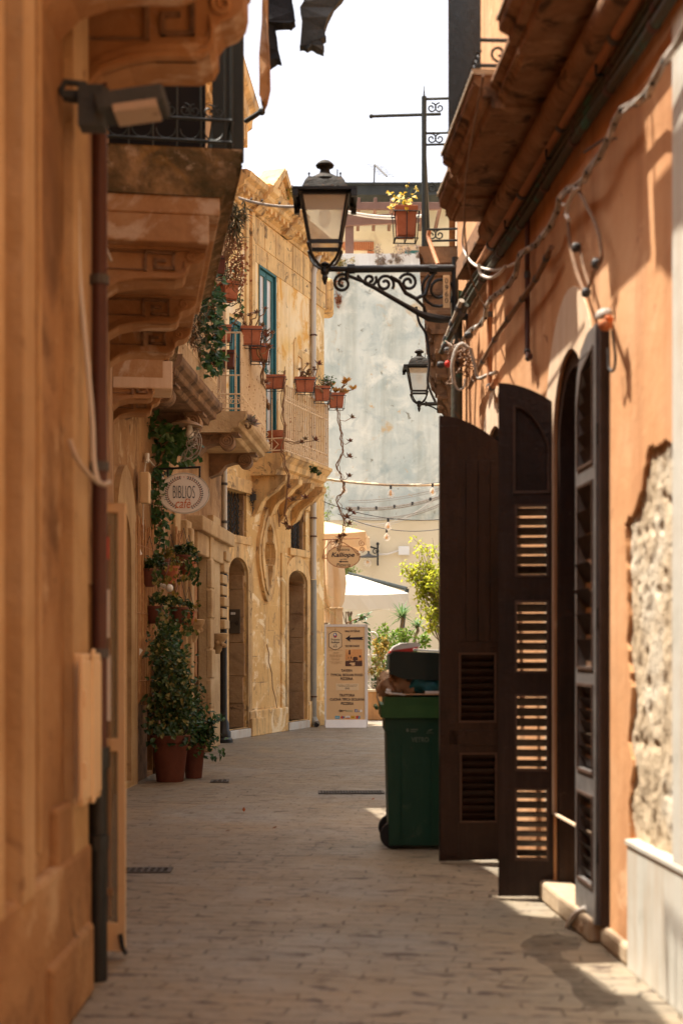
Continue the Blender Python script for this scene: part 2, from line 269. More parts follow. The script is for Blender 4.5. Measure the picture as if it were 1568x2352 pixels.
# ------------------------------------------------ geometry helpers
def P(u, v, y): return V(((u-CX)/F*y, y, HC-(v-V0)/F*y))       # photo position at a known depth
BASE = {}
class MB:
    def __init__(s): s.v = []; s.f = []; s.uv = {}
    def add(s, vs, fs):
        o = len(s.v); s.v += [V(x) for x in vs]; s.f += [tuple(i+o for i in f) for f in fs]
    def box(s, c, d, m=None):
        x, y, z = d[0]/2, d[1]/2, d[2]/2
        vs = [V((i*x, j*y, k*z)) for k in (-1, 1) for j in (-1, 1) for i in (-1, 1)]
        if m is not None: vs = [m @ q for q in vs]
        s.add([q+V(c) for q in vs], [(0, 2, 3, 1), (4, 5, 7, 6), (0, 1, 5, 4), (2, 6, 7, 3), (0, 4, 6, 2), (1, 3, 7, 5)])
    def hexa(s, fn, a0, a1, b0, b1, c0, c1):
        vs = [fn(a, b, c) for c in (c0, c1) for b in (b0, b1) for a in (a0, a1)]
        s.add(vs, [(0, 2, 3, 1), (4, 5, 7, 6), (0, 1, 5, 4), (2, 6, 7, 3), (0, 4, 6, 2), (1, 3, 7, 5)])
    def tube(s, pts, r, n=8, caps=True):
        pts = [V(p) for p in pts]; k = len(pts)
        if k < 2: return
        rs = r if isinstance(r, (list, tuple)) else [r]*k
        o = len(s.v); up = V((0, 0, 1)); prev = None
        for i, p in enumerate(pts):
            d = (pts[min(i+1, k-1)]-pts[max(i-1, 0)])
            d = d.normalized() if d.length > 1e-9 else V((0, 0, 1))
            if prev is None:
                a = d.cross(up)
                if a.length < .05: a = d.cross(V((1, 0, 0)))
            else: a = prev-d*prev.dot(d)
            if a.length < 1e-6: a = d.orthogonal()
            a.normalize(); prev = a; b = d.cross(a)
            for j in range(n):
                t = 2*math.pi*j/n; s.v.append(p+(a*math.cos(t)+b*math.sin(t))*rs[i])
        for i in range(k-1):
            for j in range(n):
                s.f.append((o+i*n+j, o+i*n+(j+1) % n, o+(i+1)*n+(j+1) % n, o+(i+1)*n+j))
        if caps:
            s.f.append(tuple(o+j for j in range(n))[::-1]); s.f.append(tuple(o+(k-1)*n+j for j in range(n)))
    def stube(s, pts, r, n=8): s.tube(smooth(pts), r, n)
    def lathe(s, prof, c, n=24, m=None, cap=True, sq=False):
        o = len(s.v); c = V(c)
        for r, z in prof:
            for j in range(n):
                t = 2*math.pi*(j+.5)/n; q = V((r*math.cos(t), r*math.sin(t), z))
                if m is not None: q = m @ q
                s.v.append(c+q)
        for i in range(len(prof)-1):
            for j in range(n):
                s.f.append((o+i*n+j, o+i*n+(j+1) % n, o+(i+1)*n+(j+1) % n, o+(i+1)*n+j))
        if cap:
            s.f.append(tuple(o+j for j in range(n))[::-1]); s.f.append(tuple(o+(len(prof)-1)*n+j for j in range(n)))
    def sphere(s, c, r, n=10, sc=(1, 1, 1)):
        k = max(5, n//2+2)
        pr = [(max(.001, math.sin(math.pi*i/(k-1)))*r, -math.cos(math.pi*i/(k-1))*r) for i in range(k)]
        s.lathe(pr, c, n, Matrix.Diagonal(V(sc)))
    def panel(s, outer, holes, fn, o0, o1, back=True):
        """outer and holes are loops of (a, b); fn(a, b, off) places them; o1 is the front"""
        allp = [V((a, b, 0)) for lp in [outer]+holes for a, b in lp]
        tri = geometry.tessellate_polygon([[V((a, b, 0)) for a, b in lp] for lp in [outer]+holes])
        f = [tuple(t) for t in tri]
        s.add([fn(q.x, q.y, o1) for q in allp], f)
        if back: s.add([fn(q.x, q.y, o0) for q in allp], [t[::-1] for t in f])
        for lp in [outer]+holes:
            n = len(lp)
            s.add([fn(a, b, o) for o in (o1, o0) for a, b in lp], [(i, (i+1) % n, n+(i+1) % n, n+i) for i in range(n)])
    def sweep(s, prof, fn, s0, s1, caps=True):
        """prof loop of (off, z), run along a wall"""
        n = len(prof)
        vs = [fn(t, z, o) for t in (s0, s1) for o, z in prof]
        s.add(vs, [(i, (i+1) % n, n+(i+1) % n, n+i) for i in range(n)])
        if caps:
            tri = [tuple(t) for t in geometry.tessellate_polygon([[V((o, z, 0)) for o, z in prof]])]
            s.add(vs[:n], tri); s.add(vs[n:], [t[::-1] for t in tri])
    def leaf(s, p, d, nrm, L, W, droop=.25):
        d = V(d).normalized(); sd = d.cross(V(nrm))
        if sd.length < 1e-3: sd = d.orthogonal()
        sd.normalize(); up = sd.cross(d); p = V(p)
        a = p; b = p+d*L*.45+sd*W*.5+up*W*.12; c = p+d*L-up*L*droop; e = p+d*L*.45-sd*W*.5+up*W*.12; m = p+d*L*.5-up*L*droop*.15
        s.add([a, b, c, e, m], [(0, 4, 1), (1, 4, 2), (0, 3, 4), (3, 2, 4)])
    def blade(s, p, d, L, W, droop=.5, n=4):
        """long strap leaf that bends under its own weight"""
        d = V(d).normalized(); sd = d.cross(V((0, 0, 1)))
        if sd.length < .05: sd = V((1, 0, 0))
        sd.normalize(); vs = []; p = V(p)
        for i in range(n+1):
            t = i/n; q = p+d*L*t-V((0, 0, 1))*L*droop*t*t
            wd = W*(.5+.5*min(1, t*5))*(1-t**2.2)*.5+.0005
            vs += [q-sd*wd, q+sd*wd]
        s.add(vs, [(2*i, 2*i+1, 2*i+3, 2*i+2) for i in range(n)])
    def build(s, name, mat, parent=None, smooth=False, bevel=0, sub=0, uvfn=None):
        me = bpy.data.meshes.new(name)
        off = BASE.get(parent.name, V((0, 0, 0))) if parent else V((0, 0, 0))
        me.from_pydata([tuple(q-off) for q in s.v], [], s.f); me.validate(); me.update()
        if uvfn:
            uv = me.uv_layers.new(name='UVMap')
            for lp in me.loops:
                uv.data[lp.index].uv = uvfn(me.vertices[lp.vertex_index].co+off)
        o = bpy.data.objects.new(name, me); COL.objects.link(o)
        me.materials.append(mat if not isinstance(mat, str) else M[mat])
        if smooth:
            for p in me.polygons: p.use_smooth = True
            try: me.set_sharp_from_angle(angle=R(38))
            except Exception: pass
        if bevel:
            wd = o.modifiers.new('weld', 'WELD'); wd.merge_threshold = .0002
            b = o.modifiers.new('bevel', 'BEVEL'); b.width = bevel; b.segments = 2; b.limit_method = 'ANGLE'; b.angle_limit = R(35)
        if sub:
            x = o.modifiers.new('sub', 'SUBSURF'); x.levels = sub; x.render_levels = sub
        if parent: o.parent = parent
        BASE[o.name] = off.copy()
        return o
def thing(name, label, cat, loc, group=None):
    o = bpy.data.objects.new(name, None); COL.objects.link(o); o.location = V(loc); o.empty_display_size = .1
    o['label'] = label; o['category'] = cat
    if group: o['group'] = group
    BASE[o.name] = V(loc); return o
def tag(o, label, cat, group=None):
    o['label'] = label; o['category'] = cat
    if group: o['group'] = group
    return o
def struct(o, kind='structure'): o['kind'] = kind; return o
class Wall:
    def __init__(s, A, B, flip=1):
        s.A = V((A[0], A[1], 0)); s.d = (V((B[0], B[1], 0))-s.A); s.len = s.d.length; s.d.normalize()
        s.n = V((-s.d.y, s.d.x, 0))*flip
    def pt(s, a, z, o=0): return s.A+s.d*a+s.n*o+V((0, 0, z))
    def __call__(s, a, z, o=0): return s.pt(a, z, o)
    def hit(s, u, v, o=0):
        q = (u-CX)/F; A = s.A+s.n*o      # A.x+d.x t = q (A.y+d.y t)
        t = (q*A.y-A.x)/(s.d.x-q*s.d.y); y = A.y+s.d.y*t
        return t, HC-(v-V0)/F*y
    def su(s, u, o=0): return s.hit(u, V0, o)[0]
    def sy(s, y): return (y-s.A.y)/s.d.y
    def uv(s):
        return lambda q: ((q-s.A).dot(s.d), q.z)
def smooth(pts, k=6):
    q = [V(p) for p in pts]
    if len(q) < 3: return q
    q = [q[0]*2-q[1]]+q+[q[-1]*2-q[-2]]; out = []
    for i in range(1, len(q)-2):
        a, b, c, d = q[i-1:i+3]
        for j in range(k):
            t = j/k; out.append(.5*((2*b)+(c-a)*t+(2*a-5*b+4*c-d)*t*t+(3*b-a-3*c+d)*t*t*t))
    return out+[q[-2]]
def rect(a0, a1, b0, b1): return [(a0, b0), (a1, b0), (a1, b1), (a0, b1)]
def arch(a0, a1, b0, bs, rise, n=12):
    c, r = (a0+a1)/2, (a1-a0)/2
    return [(a0, b0), (a1, b0)]+[(c+r*math.cos(math.pi*i/n), bs+rise*math.sin(math.pi*i/n)) for i in range(n+1)]
def ell(c, d, ra, rb, n=32): return [(c+ra*math.cos(2*math.pi*i/n), d+rb*math.sin(2*math.pi*i/n)) for i in range(n)]
def wallbox(w, a0, a1, z0, z1, o0, o1, mb): mb.hexa(lambda a, z, o: w.pt(a, z, o), a0, a1, z0, z1, o0, o1)
def spiral(r0, r1, turns, n, a0=0): return [((r0+(r1-r0)*i/n)*math.cos(a0+turns*2*math.pi*i/n), (r0+(r1-r0)*i/n)*math.sin(a0+turns*2*math.pi*i/n)) for i in range(n+1)]
def text(body, w, h, org, xd, yd, mat, parent, name='lettering', shear=0, bold=0, thick=.0015):
    """lettering as flat mesh, fitted to a w x h box centred on org"""
    cu = bpy.data.curves.new('t', 'FONT'); cu.body = body; cu.size = 1; cu.align_x = 'LEFT'; cu.shear = shear; cu.offset = bold; cu.extrude = 0; cu.resolution_u = 3
    o = bpy.data.objects.new('t', cu); COL.objects.link(o)
    dg = bpy.context.evaluated_depsgraph_get(); me = bpy.data.meshes.new_from_object(o.evaluated_get(dg))
    bpy.data.objects.remove(o); 
    xs = [q.co.x for q in me.vertices]; ys = [q.co.y for q in me.vertices]
    x0, x1, y0, y1 = min(xs), max(xs), min(ys), max(ys)
    org, xd, yd = V(org), V(xd).normalized(), V(yd).normalized(); nn = xd.cross(yd)
    mb = MB()
    mb.add([org+xd*((q.co.x-(x0+x1)/2)/(x1-x0)*w)+yd*((q.co.y-(y0+y1)/2)/(y1-y0)*h)+nn*thick for q in me.vertices], [tuple(p.vertices) for p in me.polygons])
    bpy.data.meshes.remove(me)
    return mb.build(name, mat, parent) if parent is not None else mb
def rnd(a, b): return random.uniform(a, b)
def rdir():
    z = rnd(-1, 1); t = rnd(0, 6.283); r = math.sqrt(1-z*z); return V((r*math.cos(t), r*math.sin(t), z))
def cloud(mb, c, rad, n, L, W=None, up=.3, clump=None):
    """leaves spread through an uneven volume made of clumps"""
    c = V(c); rad = V(rad) if not isinstance(rad, (int, float)) else V((rad,)*3)
    cl = clump or max(3, n//40)
    cs = []
    for _ in range(cl):
        d = rdir()*(random.random()**.45); cs.append((c+V((d.x*rad.x, d.y*rad.y, d.z*rad.z)), rnd(.18, .42)))
    for _ in range(n):
        cc, r = random.choice(cs); d = rdir()*(random.random()**.5)*r
        p = cc+V((d.x*rad.x, d.y*rad.y, d.z*rad.z))
        ld = (rdir()+V((0, 0, -.3))+(p-c).normalized()*.5); l = L*rnd(.6, 1.25)
        mb.leaf(p, ld, rdir()+V((0, 0, up*3)), l, (W or L*.6)*rnd(.7, 1.1))
def rosette(mb, p, d, r, n=11, W=None):
    d = V(d).normalized(); a = d.orthogonal().normalized(); b = d.cross(a)
    for k in range(n):
        t = 6.283*k/n*1.618*2; el = .25+.75*(k/n)
        ld = (a*math.cos(t)+b*math.sin(t))*(1.15-el*.7)+d*el
        mb.leaf(p, ld, d, r*rnd(.8, 1.1)*(1.1-.4*k/n), W or r*.38, -.05)
def wander(p0, p1, n, j, sag=0):
    p0, p1 = V(p0), V(p1); ph = [rnd(0, 6.28) for _ in range(6)]; out = []
    for i in range(n+1):
        t = i/n; q = p0.lerp(p1, t); e = math.sin(math.pi*t)
        q += V((math.sin(t*9+ph[0])+.6*math.sin(t*17+ph[1]), math.sin(t*8+ph[2])+.5*math.sin(t*19+ph[3]), .7*math.sin(t*11+ph[4])))*j*min(1, e*2)
        q.z -= sag*e; out.append(q)
    return out
def sagline(p0, p1, sag, n=14):
    p0, p1 = V(p0), V(p1); return [p0.lerp(p1, i/n)-V((0, 0, sag*4*(i/n)*(1-i/n))) for i in range(n+1)]
# ------------------------------------------------ the walls of the lane
R1 = Wall((1.72-.0616*2, 2), (1.72-.0616*12, 12))
R2 = Wall((.98, 12.02), (1.66, 20.9))
L1 = Wall((-1.0, -13.0), (-1.12, 6.5), -1)
L2 = Wall((-1.12, 6.5), (-2.3, 14.4), -1)
L3 = Wall((-2.3, 14.4), (-1.83, 22.6), -1)
L4 = Wall((-1.83, 22.6), (-.33, 27.1), -1)
BK = Wall((-9, 42), (14, 42), -1)
# ground
g = MB(); g.add([(-150, -60, 0), (150, -60, 0), (150, 300, 0), (-150, 300, 0)], [(0, 1, 2, 3)])
struct(g.build('street', 'paving'))
def body(w, a0, a1, h, depth, mb):
    """the house behind a facade: sides, back and roof"""
    wallbox(w, a0, a1, 0, h, -depth, -.62, mb)
def key(mb, w, a, o0, o1, z0, z1, r=.011):
    """a raised square spiral on the near side of a bracket"""
    dz = z1-z0
    pl = [(o0, z0), (o0, z1), (o1, z1), (o1, z0+dz*.1), (o0+(o1-o0)*.35, z0+dz*.1), (o0+(o1-o0)*.35, z0+dz*.55), (o0+(o1-o0)*.68, z0+dz*.55)]
    for (p, q), (p2, q2) in zip(pl, pl[1:]):
        mb.hexa(lambda o, z, t: w.pt(a+t, z, o), min(p, p2)-r, max(p, p2)+r, min(q, q2)-r, max(q, q2)+r, -.016, .03)
KEYS = []
def corbel(mb, w, a0, a1, Pj, zb, zt, deco=True):
    h = zt-zb
    pr = [(0, zt), (Pj, zt), (Pj, zt-.2*h), (Pj*.985, zt-.32*h), (Pj*.93, zt-.42*h), (Pj*.85, zt-.48*h), (Pj*.81, zt-.58*h), (Pj*.81, zt-.74*h),
          (Pj*.78, zt-.84*h), (Pj*.70, zt-.90*h), (Pj*.45, zt-.90*h), (Pj*.28, zt-.94*h), (Pj*.12, zt-1.04*h), (0, zt-1.25*h)]
    mb.sweep(pr, w.pt, a0, a1)
    if deco:
        pr2 = pr[6:]
        lo = [(o, z) for o, z in pr2]; hi = [(o*.97, z+.17*h) for o, z in pr2][::-1]
        mb.sweep(lo+hi, w.pt, a0-.018, a0+.02)
        mb.sweep([(o, z+.005) for o, z in lo]+[(o*.98, z+.06*h) for o, z in pr2][::-1], w.pt, a0-.034, a0+.02)
        mb.hexa(lambda o, z, t: w.pt(a0+t, z, o), 0, Pj*.98, zt-.16*h, zt-.02*h, -.02, .02)
        kb = MB(); key(kb, w, a0-.006, Pj*.40, Pj*.68, zt-.66*h, zt-.22*h, .010)
        kb.hexa(lambda o, z, t: w.pt(a0+t, z, o), 0, Pj*.40, zt-.235*h, zt-.205*h, -.012, .02); kb.hexa(lambda o, z, t: w.pt(a0+t, z, o), 0, Pj*.40, zt-.68*h, zt-.65*h, -.012, .02)
        KEYS.append(kb)
        # the scroll at the nose
        sp = [w.pt(a0-.006, zt-.30*h+q*1.0, Pj*.86+p) for p, q in spiral(.12*h, .02*h, 1.7, 22, 1.2)]
        mb.tube(sp, .018*h+.006, 6)
# ------------------------------------------------ near left house
T = thing('townhouse', 'blurred tan stone house at the left edge, nearest on its side', 'house', L1.pt(0, 0))
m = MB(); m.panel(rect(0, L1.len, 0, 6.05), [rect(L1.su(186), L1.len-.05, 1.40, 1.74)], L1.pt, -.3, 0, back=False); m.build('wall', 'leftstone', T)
m = MB(); body(L1, 0, L1.len, 6.05, 5, m); wallbox(L1, 0, L1.len, 6.05, 6.15, -5, .06, m); m.box((1.5, -14, 4.2), (12, 2, 8.4)); m.build('body', 'leftstone', T)  # last box: unseen cross wall added behind the camera to darken the shutters' reflections
m = MB()
for u0, u1, o in ((-700, 12, .05), (56, 82, .06), (170, 204, .04)):
    wallbox(L1, L1.su(u0, o), L1.su(u1, o), .6, 5.35, -.02, o, m)
for u, rr in ((86, .012), (150, .018)):
    m.tube([L1.pt(L1.su(u), .7, .005), L1.pt(L1.su(u), 5.3, .005)], rr, 8)
m.build('door_surround', 'leftpale', T, bevel=.008)
m = MB(); wallbox(L1, .2, L1.su(212, .05), 0, .62, -.02, .05, m); wallbox(L1, L1.su(120, .07), L1.su(215, .07), 0, .30, -.02, .075, m)
wallbox(L1, L1.su(150, .06), L1.su(213, .06), .30, .84, -.02, .035, m)
m.build('plinth', 'leftstone', T, bevel=.02)
m = MB(); a0, a1 = L1.sy(4.9), L1.sy(6.62)
slab = [(0, 4.36), (.64, 4.36), (.66, 4.42), (.70, 4.46), (.70, 4.54), (.67, 4.57), (0, 4.57)]
m.sweep(slab, L1.pt, a0, a1); bal = m.build('balcony', 'corbel', T)
for yy in (5.35, 6.15):
    m = MB(); a = L1.sy(yy); corbel(m, L1, a, a+.27, .70, 3.95, 4.36); m.build('corbel', 'corbel', bal, bevel=.006); KEYS.pop().build('key_pattern', 'darkstone', bal)
m = MB()
for i in range(16):
    a = a0+.03+i*.108; m.tube([L1.pt(a, 4.6, .62), L1.pt(a, 5.3, .62)], .006, 6)
for z in (4.66, 5.3): m.tube([L1.pt(a0+.02, z, .62), L1.pt(a1-.02, z, .62)], .010, 6)
for a in (a0+.02, a1-.02):
    for z in (4.66, 5.3): m.tube([L1.pt(a, z, 0), L1.pt(a, z, .62)], .010, 6)
m.build('railing', 'irondark', bal)
# ------------------------------------------------ second left house with the two bracketed balconies
T = thing('townhouse', 'left house with two balconies on scrolled stone brackets carved with key patterns', 'house', L2.pt(0, 0))
m = MB(); m.panel([(0, 0), (L2.len, 0), (L2.len, 6.4), (L2.sy(8.75), 6.4), (L2.sy(8.7), 6.9), (L2.sy(7.62), 6.9), (L2.sy(7.6), 6.1), (0, 6.1)], [rect(L2.sy(9.6), L2.sy(11.0), 4.62, 6.2), rect(L2.sy(8.0), L2.sy(9.2), 0.05, 2.5)], L2.pt, -.3, 0, back=False); m.build('wall', 'leftstone', T)  # unseen roof steps shaped to limit ground sun, yet light the marble plinth
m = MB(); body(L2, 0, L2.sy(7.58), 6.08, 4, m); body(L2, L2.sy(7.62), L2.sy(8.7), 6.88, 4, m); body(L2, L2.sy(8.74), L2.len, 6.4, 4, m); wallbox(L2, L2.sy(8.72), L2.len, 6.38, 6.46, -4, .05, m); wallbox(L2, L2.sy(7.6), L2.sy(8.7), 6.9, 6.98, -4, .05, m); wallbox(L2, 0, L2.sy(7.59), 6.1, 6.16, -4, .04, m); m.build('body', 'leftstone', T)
def lbalc(y0, y1, proj, zt, ys, zb, thick=.30):
    m = MB(); a0, a1 = L2.sy(y0), L2.sy(y1)
    z0 = zt-thick
    pr = [(0, z0), (proj*.86, z0), (proj*.88, z0+.03), (proj*.955, z0+.06), (proj*.965, zt-.11), (proj, zt-.10), (proj, zt-.055), (proj*.985, zt-.045), (proj, zt-.03), (proj, zt), (0, zt)]
    m.sweep(pr, L2.pt, a0, a1); b = m.build('balcony', 'mossy', T, bevel=.006)
    m = MB(); wallbox(L2, a0+.012, a1-.1, z0-.12, z0, -.05, proj*.84, m); wallbox(L2, a0+.02, a1-.1, z0-.30, z0-.115, -.05, proj*.76, m); m.build('soffit', 'corbel', b, bevel=.012)
    for yy in ys:
        m = MB(); a = L2.sy(yy); corbel(m, L2, a, a+.24, proj*.74, zb, z0-.28); m.build('corbel', 'corbel', b, bevel=.006); KEYS.pop().build('key_pattern', 'darkstone', b)
    m = MB(); n = int((a1-a0)/.11)
    for i in range(n+1):
        a = a0+.04+i*(a1-a0-.08)/n; m.tube([L2.pt(a, zt, proj-.06), L2.pt(a, zt+.95, proj-.06)], .008, 6)
    for z in (zt+.06, zt+.2, zt+.95):
        m.tube([L2.pt(a0+.04, z, proj-.06), L2.pt(a1-.04, z, proj-.06)], .013, 6)
        m.tube([L2.pt(a0+.04, z, 0), L2.pt(a0+.04, z, proj-.06)], .012, 6)
    k = 5
    for i in range(k):
        o = (proj-.1)*(i+.5)/k
        for sg in (-1, 1):
            m.tube([L2.pt(a0+.04, zt+.20+.05+q, o+sg*(.03+p)) for p, q in spiral(.045, .008, 1.4, 18, 1.57)], .006, 5)
        m.tube([L2.pt(a0+.04, zt+.13+q, o+p) for p, q in spiral(.062, .062, .5, 10, math.pi)], .006, 5)
        m.tube([L2.pt(a0+.04, zt, o+.07), L2.pt(a0+.04, zt+.95, o+.07)], .008, 6)
    m.build('railing', 'irondark', b); return b
b = lbalc(8.95, 11.75, .86, 4.63, (9.1, 10.35, 11.35), 3.80)
m = MB()
p, q = P(488, 340, 9.35), P(560, 340, 9.35); m.box(((p.x+q.x)/2, 9.35, 5.42), (q.x-p.x, .05, 1.55))
m.build('screen', 'screen', b, bevel=.01)
m = MB(); p, q = P(252, 340, 9.5), P(472, 340, 9.5); m.box(((p.x+q.x)/2, 9.5, 5.5), (q.x-p.x, .04, 1.7)); m.build('screen', 'dark', b)
lbalc(13.1, 14.3, .62, 4.47, (13.15, 13.95), 3.74, .22)
m = MB(); wallbox(L2, L2.sy(13.12), L2.sy(13.6), 3.86, 4.12, 0, .55, m); m.build('lintel', 'palearch', T, bevel=.01)
# ------------------------------------------------ third left house, the cafe
T = thing('townhouse', 'weathered cafe house on the left with carved stone portal and plant hung wall', 'house', L3.pt(0, 0))
sp0, sp1 = L3.su(432), L3.su(505)
hn = [arch(L3.su(259), L3.su(292), .05, 2.35, .55), rect(L3.su(334), L3.su(350), .05, 2.15), rect(L3.sy(15.2), L3.sy(16.4), 4.5, 6.9), rect(L3.sy(19.3), L3.sy(20.5), 4.5, 6.9), rect(L3.sy(17.6), L3.sy(18.3), 7.4, 8.9), rect(L3.su(446), L3.su(484), .05, 2.7)]
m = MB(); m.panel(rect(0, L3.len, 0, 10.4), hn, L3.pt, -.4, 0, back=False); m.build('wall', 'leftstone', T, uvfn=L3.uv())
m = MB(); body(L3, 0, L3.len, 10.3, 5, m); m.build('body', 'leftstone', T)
m = MB(); wallbox(L3, L3.su(300), L3.su(333), 0, .98, 0, .03, m); wallbox(L3, L3.su(351), L3.su(428), 0, .85, 0, .03, m); m.build('plinth', 'darkstone', T, bevel=.02)
m = MB()
for i in range(5):
    wallbox(L3, L3.su(259)-.03+.0, L3.su(296)+.03, .0, .01, 0, .01, m)
m.panel(arch(L3.su(252), L3.su(303), .0, 2.4, .95), [arch(L3.su(262), L3.su(290), -.0+.06, 2.35, .5)], L3.pt, 0, .06)
m.build('door_surround', 'leftpale', T, bevel=.01)
m = MB()   # portal: stepped pilasters, broken jamb mouldings
for u0, u1, o, z1 in ((404, 416, .05, 3.3), (430, 441, .12, 3.1), (441, 447, .17, 3.0), (484, 491, .16, 3.0), (491, 506, .09, 3.4)):
    wallbox(L3, L3.su(u0, o), L3.su(u1, o), 0, z1, -.02, o, m)
for k in range(7):
    z = .2+k*.42; wallbox(L3, L3.su(484, .16)-.01, L3.su(491, .16)+.012, z, z+.40, .10, .165+rnd(0, .03), m)
wallbox(L3, sp0-.1, sp1+.1, 3.02, 3.22, -.02, .22, m); wallbox(L3, sp0-.05, sp1+.05, 2.72, 3.02, -.02, .14, m)
for k in range(9):
    z = 1.75+k*.17; wallbox(L3, L3.su(492), L3.su(503), z, z+.14, .0, .13+rnd(0, .07), m)
m.build('portal', 'leftpale', T, bevel=.018)
for uu, vv in ((440, 1440), (497, 1470)):
    a, z = L3.hit(uu, vv, .15); m = MB()
    m.lathe([(.03, -.20), (.06, -.15), (.07, -.08), (.12, 0), (.15, .05), (.155, .09), (.13, .10)], L3.pt(a, z, .17), 14)
    for k in range(8): m.sphere(L3.pt(a, z-.03, .17)+V((math.cos(k*.785)*.1, math.sin(k*.785)*.1, rnd(-.06, .02))), .035, 6)
    m.build('bracket', 'leftpale', T, smooth=True)
def l3balc(y0, y1, proj, zt, y_c, mt):
    a0, a1 = L3.sy(y0), L3.sy(y1); m = MB(); th = .26; z0 = zt-th
    pr = [(0, z0), (proj*.74, z0), (proj*.78, z0+.05), (proj*.88, z0+.07), (proj*.90, z0+.13), (proj*.97, z0+.16), (proj, z0+.2), (proj, zt), (0, zt)]
    m.sweep(pr, L3.pt, a0, a1); b = m.build('balcony', mt, T, bevel=.008)
    for yy in y_c:
        m = MB(); a = L3.sy(yy)
        r = .105
        pc = [(0, z0), (proj*.74, z0), (proj*.76, z0-.08), (proj*.70, z0-.12), (proj*.45, z0-.13), (proj*.3, z0-.17), (proj*.18, z0-.28), (0, z0-.34)]
        m.sweep(pc, L3.pt, a, a+.26)
        m.sweep([(0, z0-.02), (proj*.86, z0-.02), (proj*.86, z0+.01), (0, z0+.01)], L3.pt, a-.03, a+.29)
        c = L3.pt(a-.015, z0-.10, proj*.66); mm = Matrix.Rotation(R(90), 3, 'X')
        m.lathe([(r, -.30), (r, 0), (r*.9, .015), (r*.84, .004)], c, 22, mm)
        m.tube([L3.pt(a-.022, z0-.10+q, proj*.66+p) for p, q in spiral(r*.86, r*.12, 2.3, 34, 1.57)], r*.10, 6)
        m.build('corbel', 'darkstone', b, bevel=.006)
    m = MB(); n = int((a1-a0)/.105)
    for i in range(n+1):
        a = a0+.05+i*(a1-a0-.1)/n; m.tube([L3.pt(a, zt, proj-.07), L3.pt(a, zt+1.05, proj-.07)], .0125, 6)
    for a in (a0+.05, a1-.05):
        k = 6
        for i in range(k): m.tube([L3.pt(a, zt, (proj-.07)*(i+.4)/k), L3.pt(a, zt+1.05, (proj-.07)*(i+.4)/k)], .0095, 6)
        for z in (zt+.05, zt+.24, zt+1.05): m.tube([L3.pt(a, z, 0), L3.pt(a, z, proj-.07)], .012, 6)
        for i in range(k):
            for sg in (-1, 1): m.tube([L3.pt(a-.005, zt+.15+q, (proj-.07)*(i+.9)/k+sg*(.03)+sg*p) for p, q in spiral(.05, .012, 1.3, 16, 1.57)], .006, 5)
    for z in (zt+.05, zt+.24, zt+1.05): m.tube([L3.pt(a0+.05, z, proj-.07), L3.pt(a1-.05, z, proj-.07)], .013, 6)
    m.build('railing', 'railcream', b); return b
l3balc(14.6, 17.5, .66, 4.46, (14.75, 16.6), 'darkstone')
l3balc(18.7, 21.7, .80, 4.56, (18.85, 20.8), 'leftpale')
m = MB()
pr = [(0, 9.30), (.10, 9.30), (.12, 9.42), (.24, 9.50), (.26, 9.62), (.40, 9.72), (.42, 9.86), (.50, 9.92), (.52, 10.05), (.44, 10.12), (0, 10.15)]
m.sweep(pr, L3.pt, 0, L3.len+.05)
for i in range(26): a = .1+i*.315; wallbox(L3, a, a+.13, 9.36, 9.72, .0, .36, m)
wallbox(L3, 0, L3.len, 10.12, 11.2, -.4, .22, m)
m.build('cornice', 'sandplain', T, bevel=.008)
# ------------------------------------------------ far left house (yellow plaster, balcony with trailing succulents)
T = thing('townhouse', 'honey coloured stone house with teal french door, arched doorways and pediment on its roof', 'house', L4.pt(0, 0))
def hz(u, v, o=0): return L4.hit(u, v, o)[1]
su = L4.su
HT = hz(600, 455)-.05
fz1 = hz(613, 617); bz = 4.66
keyh = [(0, .62), (.10, .52), (.13, .35), (.10, .22), (.19, .18), (.24, 0), (.24, -.14), (.19, -.30), (.11, -.33), (.11, -.47), (.07, -.60), (0, -.85)]
ec = (su(611), hz(611, 1275)); kl = [(ec[0]+x*.9, ec[1]+y*.68+.06) for x, y in keyh]+[(ec[0]-x*.9, ec[1]+y*.68+.06) for x, y in keyh[-2:0:-1]]
frd = rect(su(594), su(633), bz, fz1); sdr = rect(su(527), su(552), bz, hz(540, 735))
w1 = rect(su(522), su(566), hz(545, 1230), hz(545, 1128)); w2 = rect(su(668), su(702), hz(685, 1262), hz(685, 1168))
d1 = arch(su(521), su(566), .14, hz(543, 1318), hz(543, 1280)-hz(543, 1318)); d2 = arch(su(659), su(702), .14, hz(680, 1338), hz(680, 1310)-hz(680, 1338))
m = MB(); m.panel(rect(-.02, L4.len, 0, HT), [frd, sdr, w1, w2, d1, d2, kl], L4.pt, -.42, 0, back=False); m.build('wall', 'sand', T, uvfn=L4.uv())
m = MB(); body(L4, 0, L4.len, HT-.1, 4.5, m)
m.build('body', 'sandplain', T)
m = MB(); m.panel(rect(su(576), su(708), 4.72, hz(650, 545)), [rect(su(590), su(637), 4.70+.0, fz1+.10)] , L4.pt, 0, .012, back=False); m.build('plaster', 'yplaster', T)
m = MB(); m.panel(rect(su(527)-.35, su(560), 4.72, hz(545, 560)), [rect(su(525), su(554), 4.75, hz(540, 735)+.06)], L4.pt, 0, .012, back=False); m.build('plaster', 'yplaster', T)
m = MB()    # broken plaster edge and painted surround on the right
m.panel([(su(672), 5.0), (su(672), hz(680, 790)), (su(676), hz(680, 778)), (su(682), hz(680, 800)), (su(706), hz(700, 812)), (su(706), hz(700, 838)), (su(694), hz(690, 838)), (su(694), 5.0), (su(690), 5.0), (su(690), hz(690, 825)), (su(680), hz(690, 822)), (su(680), 5.0)], [], L4.pt, .008, .035)
